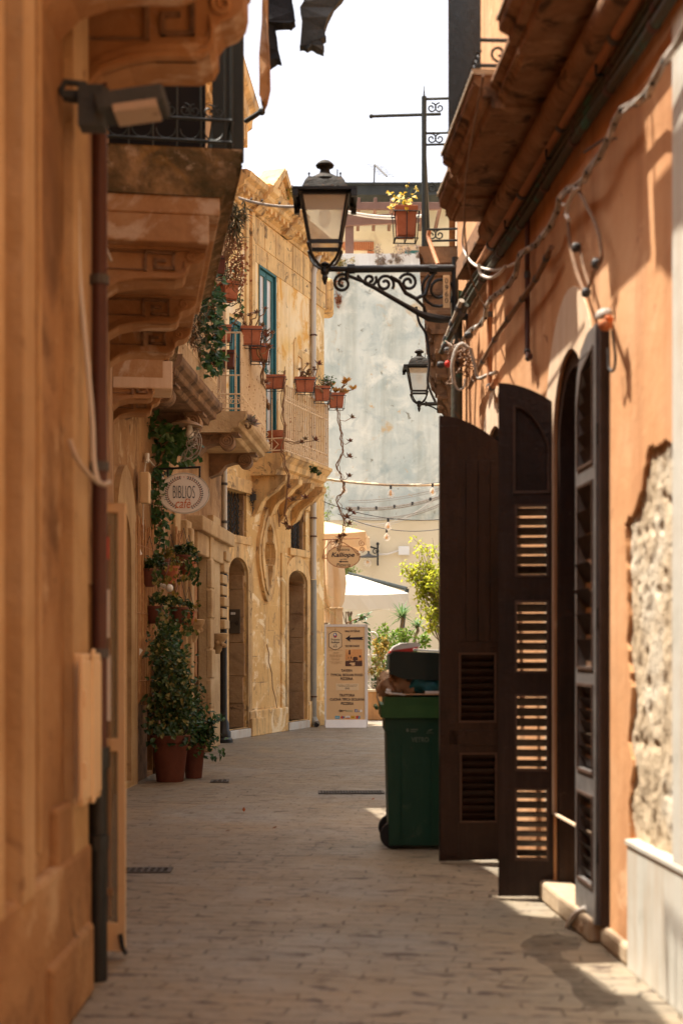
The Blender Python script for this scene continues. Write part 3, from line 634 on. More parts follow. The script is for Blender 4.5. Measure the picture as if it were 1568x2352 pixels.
wallbox(L4, su(571), su(578), 4.7, hz(575, 480), -.01, .07, m); wallbox(L4, su(560), su(566), 4.7, hz(575, 480), -.01, .05, m)
m.build('pilaster', 'sandplain', T, bevel=.008)
zc = hz(640, 470)
z8 = hz(640, 500, 0)
m = MB(); L = L4.len+.02
m.sweep([(0, HT-.34), (.05, HT-.34), (.06, HT-.29), (.13, HT-.26), (.15, HT-.21), (.26, HT-.16), (.28, HT-.10), (.36, HT-.06), (.38, HT+.02), (.30, HT+.06), (0, HT+.06)], L4.pt, su(525), L)
for i in range(22): a = su(530)+i*.2; wallbox(L4, a, a+.09, HT-.26, HT-.165, .05, .22, m)
for a in (su(578), su(648)): m.sweep([(0, HT-.34), (.12, HT-.34), (.20, HT-.26), (.24, HT-.21), (.34, HT-.16), (.36, HT-.10), (.44, HT-.06), (.46, HT+.025), (.38, HT+.07), (0, HT+.07)], L4.pt, a-.16, a+.16)
m.build('cornice', 'sandplain', T, bevel=.006)
m = MB()
zf0, zf1 = HT-.80, HT-.36
a = su(566)
while a < L-.3:
    wd = rnd(.28, .62); wallbox(L4, a, min(a+wd-.012, L), zf0, zf1, -.01, .03+rnd(-.008, .012), m); a += wd
a = su(566)
while a < L-.3:
    wd = rnd(.5, .9); wallbox(L4, a, min(a+wd-.012, L), zf0-.30, zf0-.012, -.01, .022+rnd(-.006, .008), m); a += wd
m.build('frieze', 'sandplain', T, bevel=.006)
m = MB()    # parapet, pediment with tracery, roof slab behind
wallbox(L4, su(520), L, HT+.06, HT+.22, -.3, .02, m)
pa, pb = su(605), su(668); pm = (pa+pb)/2+.05; pz = HT+.70
m.panel([(pa, HT+.08), (pb, HT+.08), (pm+.05, pz), (pm-.05, pz)], [], L4.pt, -.22, .06)
for (q0, q1) in (((pa-.05, HT+.12), (pm, pz+.05)), ((pm, pz+.05), (pb+.05, HT+.12))):
    n = V((q1[1]-q0[1], -(q1[0]-q0[0]))).normalized()*.055
    m.panel([(q0[0]-n.x, q0[1]-n.y), (q1[0]-n.x, q1[1]-n.y), (q1[0]+n.x, q1[1]+n.y), (q0[0]+n.x, q0[1]+n.y)], [], L4.pt, -.26, .14)
for k in range(46):
    t = random.random(); zz = HT+.12+t*.42; half = (pb-pa)*.34*(1-t)
    aa = pm+rnd(-half, half); m.tube([L4.pt(aa+p, zz+q, .075) for p, q in spiral(rnd(.03, .06), .012, 1.2, 10, rnd(0, 6))], .011, 5)
pd = m.build('pediment', 'sandplain', T)
m = MB(); m.add([L4.pt(pm, pz+.06, .12), L4.pt(pm, pz+.06, -2.6), L4.pt(pa-.5, HT+.10, -2.6), L4.pt(pa-.08, HT+.10, .12)], [(0, 1, 2, 3)])
m.add([L4.pt(pm, pz+.06, .12), L4.pt(pm, pz+.06, -2.6), L4.pt(pb+.5, HT+.10, -2.6), L4.pt(pb+.08, HT+.10, .12)], [(3, 2, 1, 0)])
m.build('roof', 'roof', T)
m = MB(); wallbox(L4, -.4, su(600), HT, HT+.95, -3.4, -.75, m); wallbox(L4, -.5, su(604), HT+.95, HT+1.03, -3.4, -.65, m)
wallbox(L4, su(640), L+.6, HT-.4, HT+1.0, -6.0, -3.2, m); wallbox(L4, su(640), L+.7, HT+1.0, HT+1.08, -6.0, -3.1, m)
m.build('rooftop_block', 'sandplain', T)
cloudm = MB(); cloud(cloudm, L4.pt(su(648), HT+.42, .12), (.10, .10, .22), 40, .09); cloud(cloudm, L4.pt(su(690), HT+.42, .05), (.1, .1, .14), 16, .08); cloudm.build('weeds', 'ivyyellow', T)
# french doors
def frdoor(r, panes):
    a0, a1, z0, z1 = r[0][0], r[1][0], r[0][1], r[2][1]
    m = MB(); wd = a1-a0; hs = []
    m.panel(rect(a0, a1, z0, z1), [rect(a0+.035, a1-.035, z0+.03, z1-.06)], L4.pt, -.10, .015); f = m.build('french_door', 'teal', T, bevel=.005)
    n = panes
    for i in range(n):
        b0 = a0+.06+(wd-.12)*i/n; b1 = a0+.06+(wd-.12)*(i+1)/n-.02
        mm = MB(); mm.panel(rect(b0, b1, z0+.04, z1-.08), [rect(b0+.05, b1-.05, z0+.25, z1-.16)], L4.pt, -.08, -.02); mm.build('leaf', 'teal', f, bevel=.006)
        mm = MB(); mm.panel(rect(b0+.045, b1-.045, z0+.24, z1-.15), [], L4.pt, -.06, -.045); mm.build('pane', 'pane', f)
frdoor(frd, 2); frdoor(sdr, 2)
# ground floor: stone lined doorways, barred windows, sills
def lining(lp, depth=.40):
    m = MB(); a1 = max(p[0] for p in lp); a0 = min(p[0] for p in lp); zb = min(p[1] for p in lp); top = max(p[1] for p in lp); zs = max(p[1] for p in lp if abs(p[0]-a1) < .002)
    z = zb; k = 0
    while z < zs-.02:
        z1 = min(z+rnd(.40, .55), zs); wallbox(L4, a1-.03-rnd(0, .012), a1+.0, z+.004, z1-.004, -depth, -.02-rnd(0, .03), m); z = z1
    pts = [p for p in lp if p[1] >= zs-.001]
    if len(pts) > 3:
        for p, q in zip(pts, pts[1:]):
            m.add([L4.pt(p[0], p[1]-.012, -.03), L4.pt(q[0], q[1]-.012, -.03), L4.pt(q[0], q[1]-.012, -depth), L4.pt(p[0], p[1]-.012, -depth)], [(0, 1, 2, 3)])
    return m.build('door_lining', 'brownstone', T, bevel=.008)
for lp in (d1, d2):
    lining(lp); m = MB(); m.panel(lp, [], L4.pt, -.415, -.40, back=False); m.build('door', 'dark', T)
    a0, a1 = lp[0][0], lp[1][0]; m = MB(); wallbox(L4, a0-.05, a1+.05, .0, .14, -.42, .07, m); m.build('doorstep', 'marble', T, bevel=.01)
    ml = MB(); ou = arch(a0-.17, a1+.17, .15, lp[2][1], max(p[1] for p in lp)-lp[2][1]+.26); ml.panel(ou, [[(p, max(q, .16)) for p, q in lp]], L4.pt, -.005, .035, back=False); ml.build('door_surround', 'sandplain', T, bevel=.008)
for lp in (w1, w2):
    lining(lp, .38); a0, a1, z0, z1 = lp[0][0], lp[1][0], lp[0][1], lp[2][1]
    m = MB(); m.panel(lp, [], L4.pt, -.415, -.40, back=False); m.build('window', 'dark', T)
    m = MB()
    for i in range(6): a = a0+.08+i*(a1-a0-.16)/5; m.tube([L4.pt(a, z0, -.12), L4.pt(a, z1, -.12)], .010, 6)
    for i in range(7):
        zz = z0+.1+i*(z1-z0-.2)/6
        m.tube([L4.pt(a0+.02+(a1-a0-.04)*j/12, zz+.06*math.sin(j*1.57), -.115) for j in range(13)], .009, 5)
    m.build('window_grille', 'ironblack', T)
    m = MB(); wallbox(L4, a0-.14, a1+.12, z0-.13, z0, -.38, .05, m); m.build('window_sill', 'sandplain', T, bevel=.01); m = MB(); wallbox(L4, a0-.12, a1+.14, z1, z1+.22, -.02, .045, m); m.build('lintel', 'sandplain', T, bevel=.01)
m = MB(); mm = ell(ec[0], ec[1], .52, .98, 40)
sc = [(ec[0]+.42*math.cos(t)*(1+.07*math.cos(4*t)), ec[1]+.76*math.sin(t)*(1+.05*math.cos(4*t))) for t in [i*6.2832/48 for i in range(48)]]
m.panel(sc, [[(ec[0]+(x-ec[0])*1.05, ec[1]+(y-ec[1])*1.04) for x, y in kl]], L4.pt, -.01, .055, back=False)
m.panel([(ec[0]+(x-ec[0])*.80, ec[1]+(y-ec[1])*.86) for x, y in sc], [[(ec[0]+(x-ec[0])*1.15, ec[1]+(y-ec[1])*1.10) for x, y in kl]], L4.pt, -.01, .075, back=False)
m.build('oculus_frame', 'sandplain', T, bevel=.012)
m = MB(); m.panel(kl, [], L4.pt, -.30, -.28, back=False); m.build('oculus_niche', 'brownstone', T)
m = MB(); wallbox(L4, su(568), su(655), 0, .42, -.02, .06, m); wallbox(L4, su(568), su(600), .0, .30, -.02, .09, m); wallbox(L4, su(704), L, 0, .48, -.02, .06, m)
wallbox(L4, su(568), su(573), 0, 3.0, -.02, .03, m); wallbox(L4, su(644), su(656), 0, hz(650, 1270), -.02, .035, m)
m.build('plinth', 'sand', T, bevel=.015, uvfn=L4.uv())
# a long crack in the plaster
m = MB(); pts = [(612, 1480), (618, 1500), (617, 1520), (624, 1545), (626, 1580), (632, 1600), (638, 1640)]
for (u0, v0), (u1, v1) in zip(pts, pts[1:]):
    a, b = L4.hit(u0, v0, .004), L4.hit(u1, v1, .004); m.tube([L4.pt(a[0], a[1], .002), L4.pt(b[0], b[1], .002)], .012, 5)
m.build('crack', 'brownstone', T)
# intercom plate inside the first doorway
a, z = d1[1][0], 1.9
m = MB(); wallbox(L4, a-.06, a-.035, z-.2, z+.2, -.33, -.09, m); ic = m.build('intercom', 'steel', T, bevel=.004)
m = MB()
for sg in (0, 1):
    for rr in (.02, .04, .06):
        m.tube([L4.pt(a-.063, z-.03+q*rr, -.21+(.02 if sg else -.02)+p*rr) for p, q in [(math.cos(t)*(1 if sg else -1), math.sin(t)) for t in (-.7, -.35, 0, .35, .7)]], .005, 5)
m.build('speaker_grille', 'dark', ic)
m = MB(); wallbox(L4, a-.064, a-.058, z+.11, z+.15, -.25, -.17, m); m.build('call_button', 'white', ic)
# balcony
a0, a1 = L4.sy(23.57), L4.sy(25.72); pj = .64; zt = bz+.02
m = MB(); pr = [(0, zt-.36), (pj*.70, zt-.36), (pj*.74, zt-.27), (pj*.84, zt-.24), (pj*.88, zt-.15), (pj*.96, zt-.10), (pj, zt-.06), (pj*1.03, zt-.05), (pj*1.03, zt), (0, zt)]
m.sweep(pr, L4.pt, a0, a1); B = m.build('balcony', 'sandplain', T, bevel=.008)
for k in range(4):
    a = a0+.10+k*(a1-a0-.42)/3; m = MB()
    m.sweep([(0, zt-.36), (pj*.92, zt-.36), (pj*.90, zt-.44), (pj*.72, zt-.52), (pj*.62, zt-.60), (pj*.40, zt-.68), (pj*.26, zt-.76), (pj*.14, zt-.92), (0, zt-.98)], L4.pt, a, a+.2)
    m.sweep([(pj*.94, zt-.36), (pj*.92, zt-.45), (pj*.74, zt-.54), (pj*.63, zt-.63), (pj*.41, zt-.71), (pj*.28, zt-.79), (pj*.15, zt-.96), (.0, zt-1.03), (0, zt-.96), (pj*.12, zt-.90), (pj*.26, zt-.74), (pj*.40, zt-.66), (pj*.62, zt-.58), (pj*.7, zt-.50), (pj*.86, zt-.40)], L4.pt, a-.03, a+.03)
    m.build('corbel', 'sandplain', B, bevel=.005)
m = MB(); o = pj-.05; RT = zt+1.12
n = 24
for i in range(n+1):
    a = a0+.04+i*(a1-a0-.08)/n; m.tube([L4.pt(a, zt, o), L4.pt(a, RT, o)], .0145, 6)
for i in range(n):      # lattice band at the foot of the railing
    a = a0+.04+(i+.5)*(a1-a0-.08)/n; h = (a1-a0-.08)/n/2
    m.tube([L4.pt(a-h, zt+.05, o), L4.pt(a, zt+.14, o), L4.pt(a+h, zt+.23, o)], .006, 5); m.tube([L4.pt(a-h, zt+.23, o), L4.pt(a, zt+.14, o), L4.pt(a+h, zt+.05, o)], .006, 5)
    m.tube([L4.pt(a+p, RT-.2+q, o) for p, q in spiral(.03, .01, 1.0, 8)], .006, 5)
for z in (zt+.04, zt+.24, RT-.26, RT): m.tube([L4.pt(a0+.04, z, o), L4.pt(a1-.04, z, o)], .013, 6)
for aa in (a0+.04, a1-.04):
    for z in (zt+.04, zt+.24, RT): m.tube([L4.pt(aa, z, 0), L4.pt(aa, z, o)], .013, 6)
    for i in range(5):
        oo = .03+(o-.03)*i/5
        if i in (0, 3): m.tube([L4.pt(aa, zt, oo), L4.pt(aa, RT, oo)], .011, 6)
    for j in range(2):
        oo = .14+j*.24; m.tube([L4.pt(aa, zt+.04, oo), L4.pt(aa, zt+.14, oo+.1), L4.pt(aa, zt+.24, oo), L4.pt(aa, zt+.14, oo-.1), L4.pt(aa, zt+.04, oo)], .010, 5)
m.tube([L4.pt(a0+.04, RT+q, o-.1+p) for p, q in spiral(.11, .03, 1.2, 16, -1.57)], .008, 5)
for aa, oo in ((a0+.04, o), (a1-.04, o)): m.sphere(L4.pt(aa, RT+.03, oo), .028, 8)
m.build('railing', 'railcream', B)
m = MB(); cloud(m, L4.pt(a0+1.0, zt-.16, pj+.02), (.22, .05, .1), 90, .07); m.build('moss', 'ivy', B)
# end wall, and the rendered oriel on the corner
L5 = Wall((L4.pt(L4.len, 0).x, L4.pt(L4.len, 0).y), (-7, 30), -1)
m = MB(); m.panel(rect(0, L5.len, 0, HT), [], L5.pt, -.4, 0); m.build('end_wall', 'sandplain', T)
p0, p1 = P(716, 720, 28.2), P(766, 642, 28.2)
m = MB(); m.box(((p0.x+p1.x)/2, 28.35, (p0.z+p1.z)/2), (p1.x-p0.x, .7, p1.z-p0.z)); orl = m.build('oriel', 'sandplain', T, bevel=.09)
m = MB(); q0, q1 = P(712, 712, 27.97), P(750, 650, 27.97); m.box(((q0.x+q1.x)/2, 27.985, (q0.z+q1.z)/2), (q1.x-q0.x, .03, q1.z-q0.z)); m.build('oriel_panel', 'brownstone', orl, bevel=.004)
# ------------------------------------------------ right house, orange plaster
T = thing('townhouse', 'orange plastered house along the right side with stone balcony soffits above', 'house', R1.pt(0, 0))
y2 = R1.sy
op1 = arch(y2(9.72), y2(10.62), .06, 2.62, .42); op2 = arch(y2(7.34), y2(8.16), .06, 2.62, .46)
top = 8.6
win = [rect(y2(8.05), y2(8.95), 4.6, 6.9), rect(y2(6.5), y2(7.1), 4.6, 6.9)]
# exposed stone patch where the plaster fell
def hp(u, v): return R1.hit(u, v)
patch = [hp(*q) for q in ((1446, 1962), (1441, 1850), (1452, 1760), (1440, 1700), (1449, 1580), (1438, 1480), (1441, 1400), (1436, 1290), (1433, 1200), (1452, 1178), (1470, 1120), (1480, 1060), (1487, 1025), (1505, 1022), (1528, 1008), (1548, 1030))]
zb = .58; jx = y2(5.78)
random.seed(8)
rag = []
for (a0, z0), (a1, z1) in zip(patch[1:-1], patch[2:-1]):
    for k in range(5): t = k/5; rag.append((a0+(a1-a0)*t+rnd(-.014, .014), z0+(z1-z0)*t+rnd(-.012, .012)))
rag.append(patch[-2])
patch = [(patch[0][0], zb)]+rag+[(jx, patch[-1][1]), (jx, zb)]
m = MB(); m.panel(rect(y2(-13), y2(12.0), 0, top), [op1, op2, patch]+win, R1.pt, -.10, 0, back=False)
# deep reveals of the doorways
for lp in (op1, op2):
    n = len(lp); m.add([R1.pt(a, z, o) for o in (-.10, -.42) for a, z in lp], [(i, (i+1) % n, n+(i+1) % n, n+i) for i in range(n)])
m.build('wall', 'orange', T)
m = MB(); wallbox(R1, y2(-13), y2(12.0), 0, top, -5, -.45, m); m.build('body', 'orange', T)
# rough rubble: a grid of displaced quads filling the patch
m = MB(); ys0, ys1, zz1 = jx-.05, y2(6.62), max(p[1] for p in patch)+.05
NY, NZ = 60, 140; random.seed(3)
from mathutils import noise as mno
vs = []
for j in range(NZ+1):
    for i in range(NY+1):
        a = ys0+(ys1-ys0)*i/NY; z = zb-.04+(zz1-zb+.04)*j/NZ
        q = V((a*9, z*6, 0)); h = mno.fractal(q, 1.0, 2.0, 5); pit = max(0, mno.noise(V((a*21+5, z*15, 3)))-.22)
        vs.append(R1.pt(a, z, -.020+.012*h-.045*pit+rnd(-.002, .002)))
m.add(vs, [(j*(NY+1)+i, j*(NY+1)+i+1, (j+1)*(NY+1)+i+1, (j+1)*(NY+1)+i) for j in range(NZ) for i in range(NY)])
m.build('exposed_rubble', 'rubble', T, smooth=True)
random.seed(11)
m = MB(); wallbox(R1, y2(4.3), y2(6.46), 0, .56, -.1, .028, m); wallbox(R1, y2(4.3), y2(6.47), .56, .585, -.1, .036, m)
m.build('marble_plinth', 'marble', T, bevel=.004)
m = MB(); wallbox(R1, y2(5.2), y2(5.76), .585, 4.0, -.1, .03, m); m.build('marble_jamb', 'marble', T, bevel=.006)
m = MB()
for y0, y1, o, h in ((6.47, 6.95, .03, .10), (7.0, 8.3, .075, .12), (8.32, 9.66, .06, .10), (9.7, 11.9, .06, .09)): wallbox(R1, y2(y0), y2(y1), 0, h, -.1, o, m)
m.build('plinth', 'kerb', T, bevel=.02)
for lp, ex in ((op1, .16), (op2, .22)):
    a0, a1 = lp[0][0], lp[1][0]; m = MB()
    m.panel(arch(a0-ex, a1+ex, .5, 2.62, .46+ex*1.5, 18), [[(a, max(z, .51)) for a, z in lp]], R1.pt, -.01, .008, back=False); m.build('arch_surround', 'palearch', T)
    m = MB(); m.panel(arch(a0, a1, .06, 2.62, lp[8][1]-2.62, 12), [arch(a0+.05, a1-.05, .08, 2.6, .38)], R1.pt, -.13, -.02); m.build('door_frame', 'wood', T, bevel=.004)
    m = MB(); m.panel(lp, [], R1.pt, -.43, -.415, back=False); m.build('door', 'dark', T)
# shutters
def leafdoor(hinge, free, prof, holes, nsl, tilt, closed, th=.045, planks=True, topback=None, name='door_shutter', wmat='wood'):
    h, f = V((hinge[0], hinge[1], 0)), V((free[0], free[1], 0)); d = (f-h); wd = d.length; d.normalize()
    n = V((d.y, -d.x, 0));
    if n.dot(V((0, -1, 0))) < 0 and abs(n.y) > .5: n = -n
    if abs(n.y) <= .5 and n.x > 0: n = -n
    fn = lambda a, z, o: h+d*a+n*o+V((0, 0, z))
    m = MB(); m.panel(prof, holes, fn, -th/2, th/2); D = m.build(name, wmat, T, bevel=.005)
    for hl in holes:
        m = MB()
        a0, a1 = min(p[0] for p in hl), max(p[0] for p in hl); z0, z1 = min(p[1] for p in hl), max(p[1] for p in hl)
        if topback and hl is holes[topback-1]:
            m.panel([(p[0], p[1]) for p in hl], [], fn, -th*.3, -th*.1); m.build('top_panel', 'wood', D); continue
        k = nsl; c, s_ = math.cos(R(tilt)), math.sin(R(tilt))
        for i in range(k):
            tl = R(tilt+rnd(-7, 7)); c, s_ = math.cos(tl), math.sin(tl)
            zz = z0+(z1-z0)*(i+.5)/k; hw = (z1-z0)/k*(.62 if closed else .42)
            m.hexa(lambda a, p, q: fn(a, zz+p*c-q*s_*.2, p*s_), a0-.002, a1+.002, -hw, hw, -.004, .004) if closed else m.hexa(lambda a, p, q: fn(a, zz+p*s_+q*c, p*c), a0-.002, a1+.002, -.034, .034, -.006, .006)
        if closed: m.panel(rect(a0, a1, z0, z1), [], fn, -th*.55, -th*.45)
        m.build('louvre', 'wood', D)
    for hl in holes:
        q0, q1 = min(p[0] for p in hl), max(p[0] for p in hl); r0, r1 = min(p[1] for p in hl), max(p[1] for p in hl); cq, cr = (q0+q1)/2, (r0+r1)/2
        m = MB(); m.panel([(cq+(x-cq)*(1+.028/(q1-q0)), cr+(y-cr)*(1+.028/(r1-r0))) for x, y in hl], [hl], fn, th/2-.002, th/2+.007); m.build('bead', 'woodedge', D, bevel=.002)
    for zz in (.45, 1.6, 2.5):
        m = MB(); m.tube([fn(.0, zz-.05, th*.2), fn(.0, zz+.05, th*.2)], .012, 8); m.build('hinge', 'ironblack', D)
    return D, fn, wd
# first: planked leaf standing square to the wall, farthest
wl = 1.12-.649
def crv(w, z0, z1): return [(w*(1-i/12), z0+(z1-z0)*(1-(i/12)**1.9)) for i in range(13)]
x1 = lambda u: 1.12-(u-CX)/F*9.6
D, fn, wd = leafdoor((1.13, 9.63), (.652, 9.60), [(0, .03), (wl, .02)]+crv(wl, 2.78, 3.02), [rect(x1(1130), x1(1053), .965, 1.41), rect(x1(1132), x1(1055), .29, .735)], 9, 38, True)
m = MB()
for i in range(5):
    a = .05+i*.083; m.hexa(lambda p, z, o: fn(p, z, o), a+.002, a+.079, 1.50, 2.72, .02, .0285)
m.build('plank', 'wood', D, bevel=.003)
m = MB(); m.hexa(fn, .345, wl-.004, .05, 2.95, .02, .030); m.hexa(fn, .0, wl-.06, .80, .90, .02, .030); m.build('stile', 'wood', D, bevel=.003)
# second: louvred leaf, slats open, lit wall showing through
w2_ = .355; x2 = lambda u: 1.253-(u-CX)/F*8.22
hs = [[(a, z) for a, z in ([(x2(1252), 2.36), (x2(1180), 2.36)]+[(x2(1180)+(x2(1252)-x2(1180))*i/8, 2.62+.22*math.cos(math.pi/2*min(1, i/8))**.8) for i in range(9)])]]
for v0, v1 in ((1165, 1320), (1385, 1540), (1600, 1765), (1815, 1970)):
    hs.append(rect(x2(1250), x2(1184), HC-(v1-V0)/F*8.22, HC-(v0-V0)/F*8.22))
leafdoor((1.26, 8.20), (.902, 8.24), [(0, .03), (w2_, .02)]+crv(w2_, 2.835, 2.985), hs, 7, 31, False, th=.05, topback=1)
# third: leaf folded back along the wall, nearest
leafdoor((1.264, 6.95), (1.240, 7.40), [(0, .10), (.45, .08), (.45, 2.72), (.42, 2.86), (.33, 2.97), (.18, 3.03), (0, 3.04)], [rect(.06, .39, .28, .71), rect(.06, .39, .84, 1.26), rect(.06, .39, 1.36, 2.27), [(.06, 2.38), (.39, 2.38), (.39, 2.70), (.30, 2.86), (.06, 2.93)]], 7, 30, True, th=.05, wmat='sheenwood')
m = MB(); m.box((1.283, 6.915, 1.57), (.060, .05, 2.93)); m.build('folded_leaf', 'wood', T, bevel=.004)
# cornice, balcony slabs, soffit mouldings
m = MB(); OS = y2(5.9); OE = y2(11.3)
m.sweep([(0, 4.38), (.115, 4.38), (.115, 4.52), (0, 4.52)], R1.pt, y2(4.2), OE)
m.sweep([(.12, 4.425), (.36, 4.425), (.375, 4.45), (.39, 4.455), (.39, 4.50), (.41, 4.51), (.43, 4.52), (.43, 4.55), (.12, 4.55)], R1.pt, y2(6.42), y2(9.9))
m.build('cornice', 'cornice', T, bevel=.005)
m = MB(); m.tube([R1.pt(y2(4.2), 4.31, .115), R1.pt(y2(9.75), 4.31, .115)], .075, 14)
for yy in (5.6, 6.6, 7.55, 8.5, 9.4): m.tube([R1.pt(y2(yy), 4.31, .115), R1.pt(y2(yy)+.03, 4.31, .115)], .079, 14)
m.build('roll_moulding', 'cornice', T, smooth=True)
for (ya, yb, o) in ((6.42, 7.10, .50), (7.78, 9.05, .52), (9.35, 9.85, .44)):
    m = MB(); a0, a1 = y2(ya), y2(yb)
    m.sweep([(.14, 4.405), (o-.10, 4.405), (o-.09, 4.455), (o-.05, 4.46), (o-.045, 4.50), (o-.01, 4.52), (o, 4.53), (o, 4.575), (.14, 4.575)], R1.pt, a0, a1)
    B = m.build('balcony', 'cornice', T, bevel=.006)
    m = MB(); m.sweep([(.12, 4.577), (o+.012, 4.577), (o+.012, 4.602), (.12, 4.602)], R1.pt, a0-.01, a1+.01); m.build('slab_edge', 'kerb', B, bevel=.004)
    if ya > 9.2: continue
    m = MB(); n = int((a1-a0)/.07); oo = o-.035
    for i in range(n+1):
        a = a0+.03+i*(a1-a0-.06)/n; m.tube([R1.pt(a, 4.60, oo), R1.pt(a, 5.68, oo)], .0068, 6)
    for z in (4.64, 4.72, 5.56, 5.68): m.tube([R1.pt(a0+.03, z, oo), R1.pt(a1-.03, z, oo)], .012, 6)
    for i in range(n):
        a = a0+.03+(i+.5)*(a1-a0-.06)/n; m.tube([R1.pt(a+p*.7, 4.68+q, oo+.004) for p, q in spiral(.032, .008, 1.2, 9)], .006, 4); m.tube([R1.pt(a+p*.7, 5.62+q, oo+.004) for p, q in spiral(.04, .008, 1.2, 9)], .006, 4)
    for a in (a0+.03, a1-.03):
        for i in range(5):
            q_ = .06+i*(oo-.06)/5; 
            if i == 0: m.tube([R1.pt(a, 4.60, q_), R1.pt(a, 5.68, q_)], .0085, 6)
        for z in (4.64, 4.78, 5.68): m.tube([R1.pt(a, z, .0), R1.pt(a, z, oo)], .011, 6)
        for sg in (0, 1, 2): m.tube([R1.pt(a, 4.71+q, .12+sg*.13+p) for p, q in spiral(.055, .012, 1.3, 14, 1.57*sg)], .008, 5)
    m.build('railing', 'ironblack', B)
# made-up awning roll above view, its scalloped valance shaped to shade the wall
m = MB(); a0, a1 = y2(4.6), y2(6.45); m.tube([R1.pt(a0, 5.28, .72), R1.pt(a1, 5.28, .72)], .06, 10)
n = 60; vs = []
for i in range(n+1):
    t = i/n; a = a0+(a1-a0)*t; vs += [R1.pt(a, 5.25, .74), R1.pt(a, 5.12-.05*abs(math.sin(t*19))-.035*math.sin(t*31), .745)]
m.add(vs, [(2*i, 2*i+1, 2*i+3, 2*i+2) for i in range(n)])
for a in (a0+.02, a1-.02): m.tube([R1.pt(a, 5.9, 0), R1.pt(a, 5.28, .72)], .012, 6)
m.build('added_shadow_awning', 'canvasbeige', T)
# upper floor window surrounds and wooden screen between the balconies
for r in win:
    a0, a1, z0, z1 = r[0][0], r[1][0], r[0][1], r[2][1]
    m = MB(); m.panel(rect(a0-.12, a1+.12, z0, z1+.14), [rect(a0, a1, z0+.005, z1)], R1.pt, -.01, .05, back=False); wn = m.build('window', 'creampaint', T, bevel=.006)
    m = MB(); m.panel(rect(a0, a1, z0, z1), [], R1.pt, -.10, -.08, back=False); m.build('shutter', 'irondark', wn)
m = MB(); m.box(V(R1.pt(y2(7.46), 4.98, .30)), (.03, .52, .74)); m.build('wooden_screen', 'sandplain', T, bevel=.004)
# ------------------------------------------------ right house beyond
T = thing('townhouse', 'further house on the right with dark timbered balcony, behind the street lamp bracket', 'house', R2.pt(0, 0))
m = MB(); m.panel(rect(0, R2.len, 0, 7.0), [rect(1.2, 2.2, 5.05, 6.8)], R2.pt, -.3, 0, back=False); m.build('wall', 'palearch', T)
m = MB(); wallbox(R2, 0, R2.len, 0, 7.0, -5, -.45, m); wallbox(R2, 0, R2.len, 7.0, 7.12, -5, .08, m); m.build('body', 'orange', T)
m = MB(); a0, a1 = .35, 3.6; pj = .33; zt = 4.95
m.sweep([(0, zt-.14), (pj-.05, zt-.14), (pj-.02, zt-.07), (pj, zt-.05), (pj, zt), (0, zt)], R2.pt, a0, a1); B = m.build('balcony', 'darkstone', T, bevel=.006)
for aa in (.42, 1.55, 2.7, 3.3):
    m = MB(); m.sweep([(0, zt-.14), (pj*.98, zt-.14), (pj*.97, zt-.26), (pj*.86, zt-.34), (pj*.84, zt-.46), (pj*.9, zt-.52), (pj*.8, zt-.66), (pj*.62, zt-.74), (pj*.6, zt-.86), (pj*.3, zt-1.0), (pj*.2, zt-1.16), (0, zt-1.26)], R2.pt, aa, aa+.26)
    for k in range(5): wallbox(R2, aa-.02, aa+.28, zt-.24-k*.17, zt-.20-k*.17, 0, pj*(.99-.10*k), m)
    m.build('corbel', 'darkstone', B, bevel=.006)
m = MB(); oo = pj-.04
for i in range(40):
    a = a0+.03+i*(a1-a0-.06)/39; m.tube([R2.pt(a, zt, oo), R2.pt(a, zt+1.0, oo)], .008, 6)
for z in (zt+.06, zt+.16, zt+.9, zt+1.0):
    m.tube([R2.pt(a0+.03, z, oo), R2.pt(a1-.03, z, oo)], .012, 6); m.tube([R2.pt(a0+.03, z, 0), R2.pt(a0+.03, z, oo)], .010, 6)
for z in (zt+.11, zt+.52, zt+.95, zt+1.22):
    for sg in (-1, 1): m.tube([R2.pt(a0+.03, z+q, oo-.10+sg*(.035+p)) for p, q in spiral(.045, .01, 1.3, 16, 1.57)], .007, 5)
m.tube([R2.pt(a0+.03, zt-.1, oo), R2.pt(a0+.03, zt+1.32, oo)], .022, 8); m.tube([R2.pt(a0+.03, zt+1.3, 0), R2.pt(a0+.03, zt+1.3, oo)], .012, 6); m.tube([R2.pt(a0+.03, zt+1.3, oo), R2.pt(a0+.03, zt+1.42, oo)], [.012, .002], 6)
m.build('railing', 'irondark', B)
# ------------------------------------------------ house that closes the view, with its roof terrace
T = thing('townhouse', 'tall grey green weathered wall closing the lane, roof terrace with pergola on top', 'house', (1, 42, 0))
yb = 42.0; ztop = P(0, 616, yb).z; zm = P(0, 1195, yb).z
m = MB(); m.panel(rect(0, BK.len, zm, ztop), [], BK.pt, -.3, 0); m.build('wall', 'backwall', T)
m = MB(); m.panel(rect(0, BK.len, 0, zm), [], BK.pt, -.3, -.02); m.build('wall', 'cream', T, )
m = MB(); m.box((1, 47, ztop/2), (21, 9.6, ztop-.2)); m.build('body', 'cream', T)
m = MB(); x0, x1 = P(640, 0, yb).x, P(1030, 0, yb).x
n = 46
for i in range(n):
    a = x0+(x1-x0)*i/n; m.box((a, yb+.04+.02*(i % 2), ztop+.22), ((x1-x0)/n*.98, .05, .44))
m.box(((x0+x1)/2, yb+.02, ztop+.02), (x1-x0, .14, .08)); m.build('parapet', 'white', T)
ys = 46.2; z0 = ztop-.2; zr = P(0, 476, ys).z
m = MB(); m.box((1.5, ys+2, (z0+zr)/2), (9, 4, zr-z0)); sb = m.build('penthouse', 'cream', T)
m = MB(); x0, x1 = P(760, 0, ys).x, P(1060, 0, ys).x
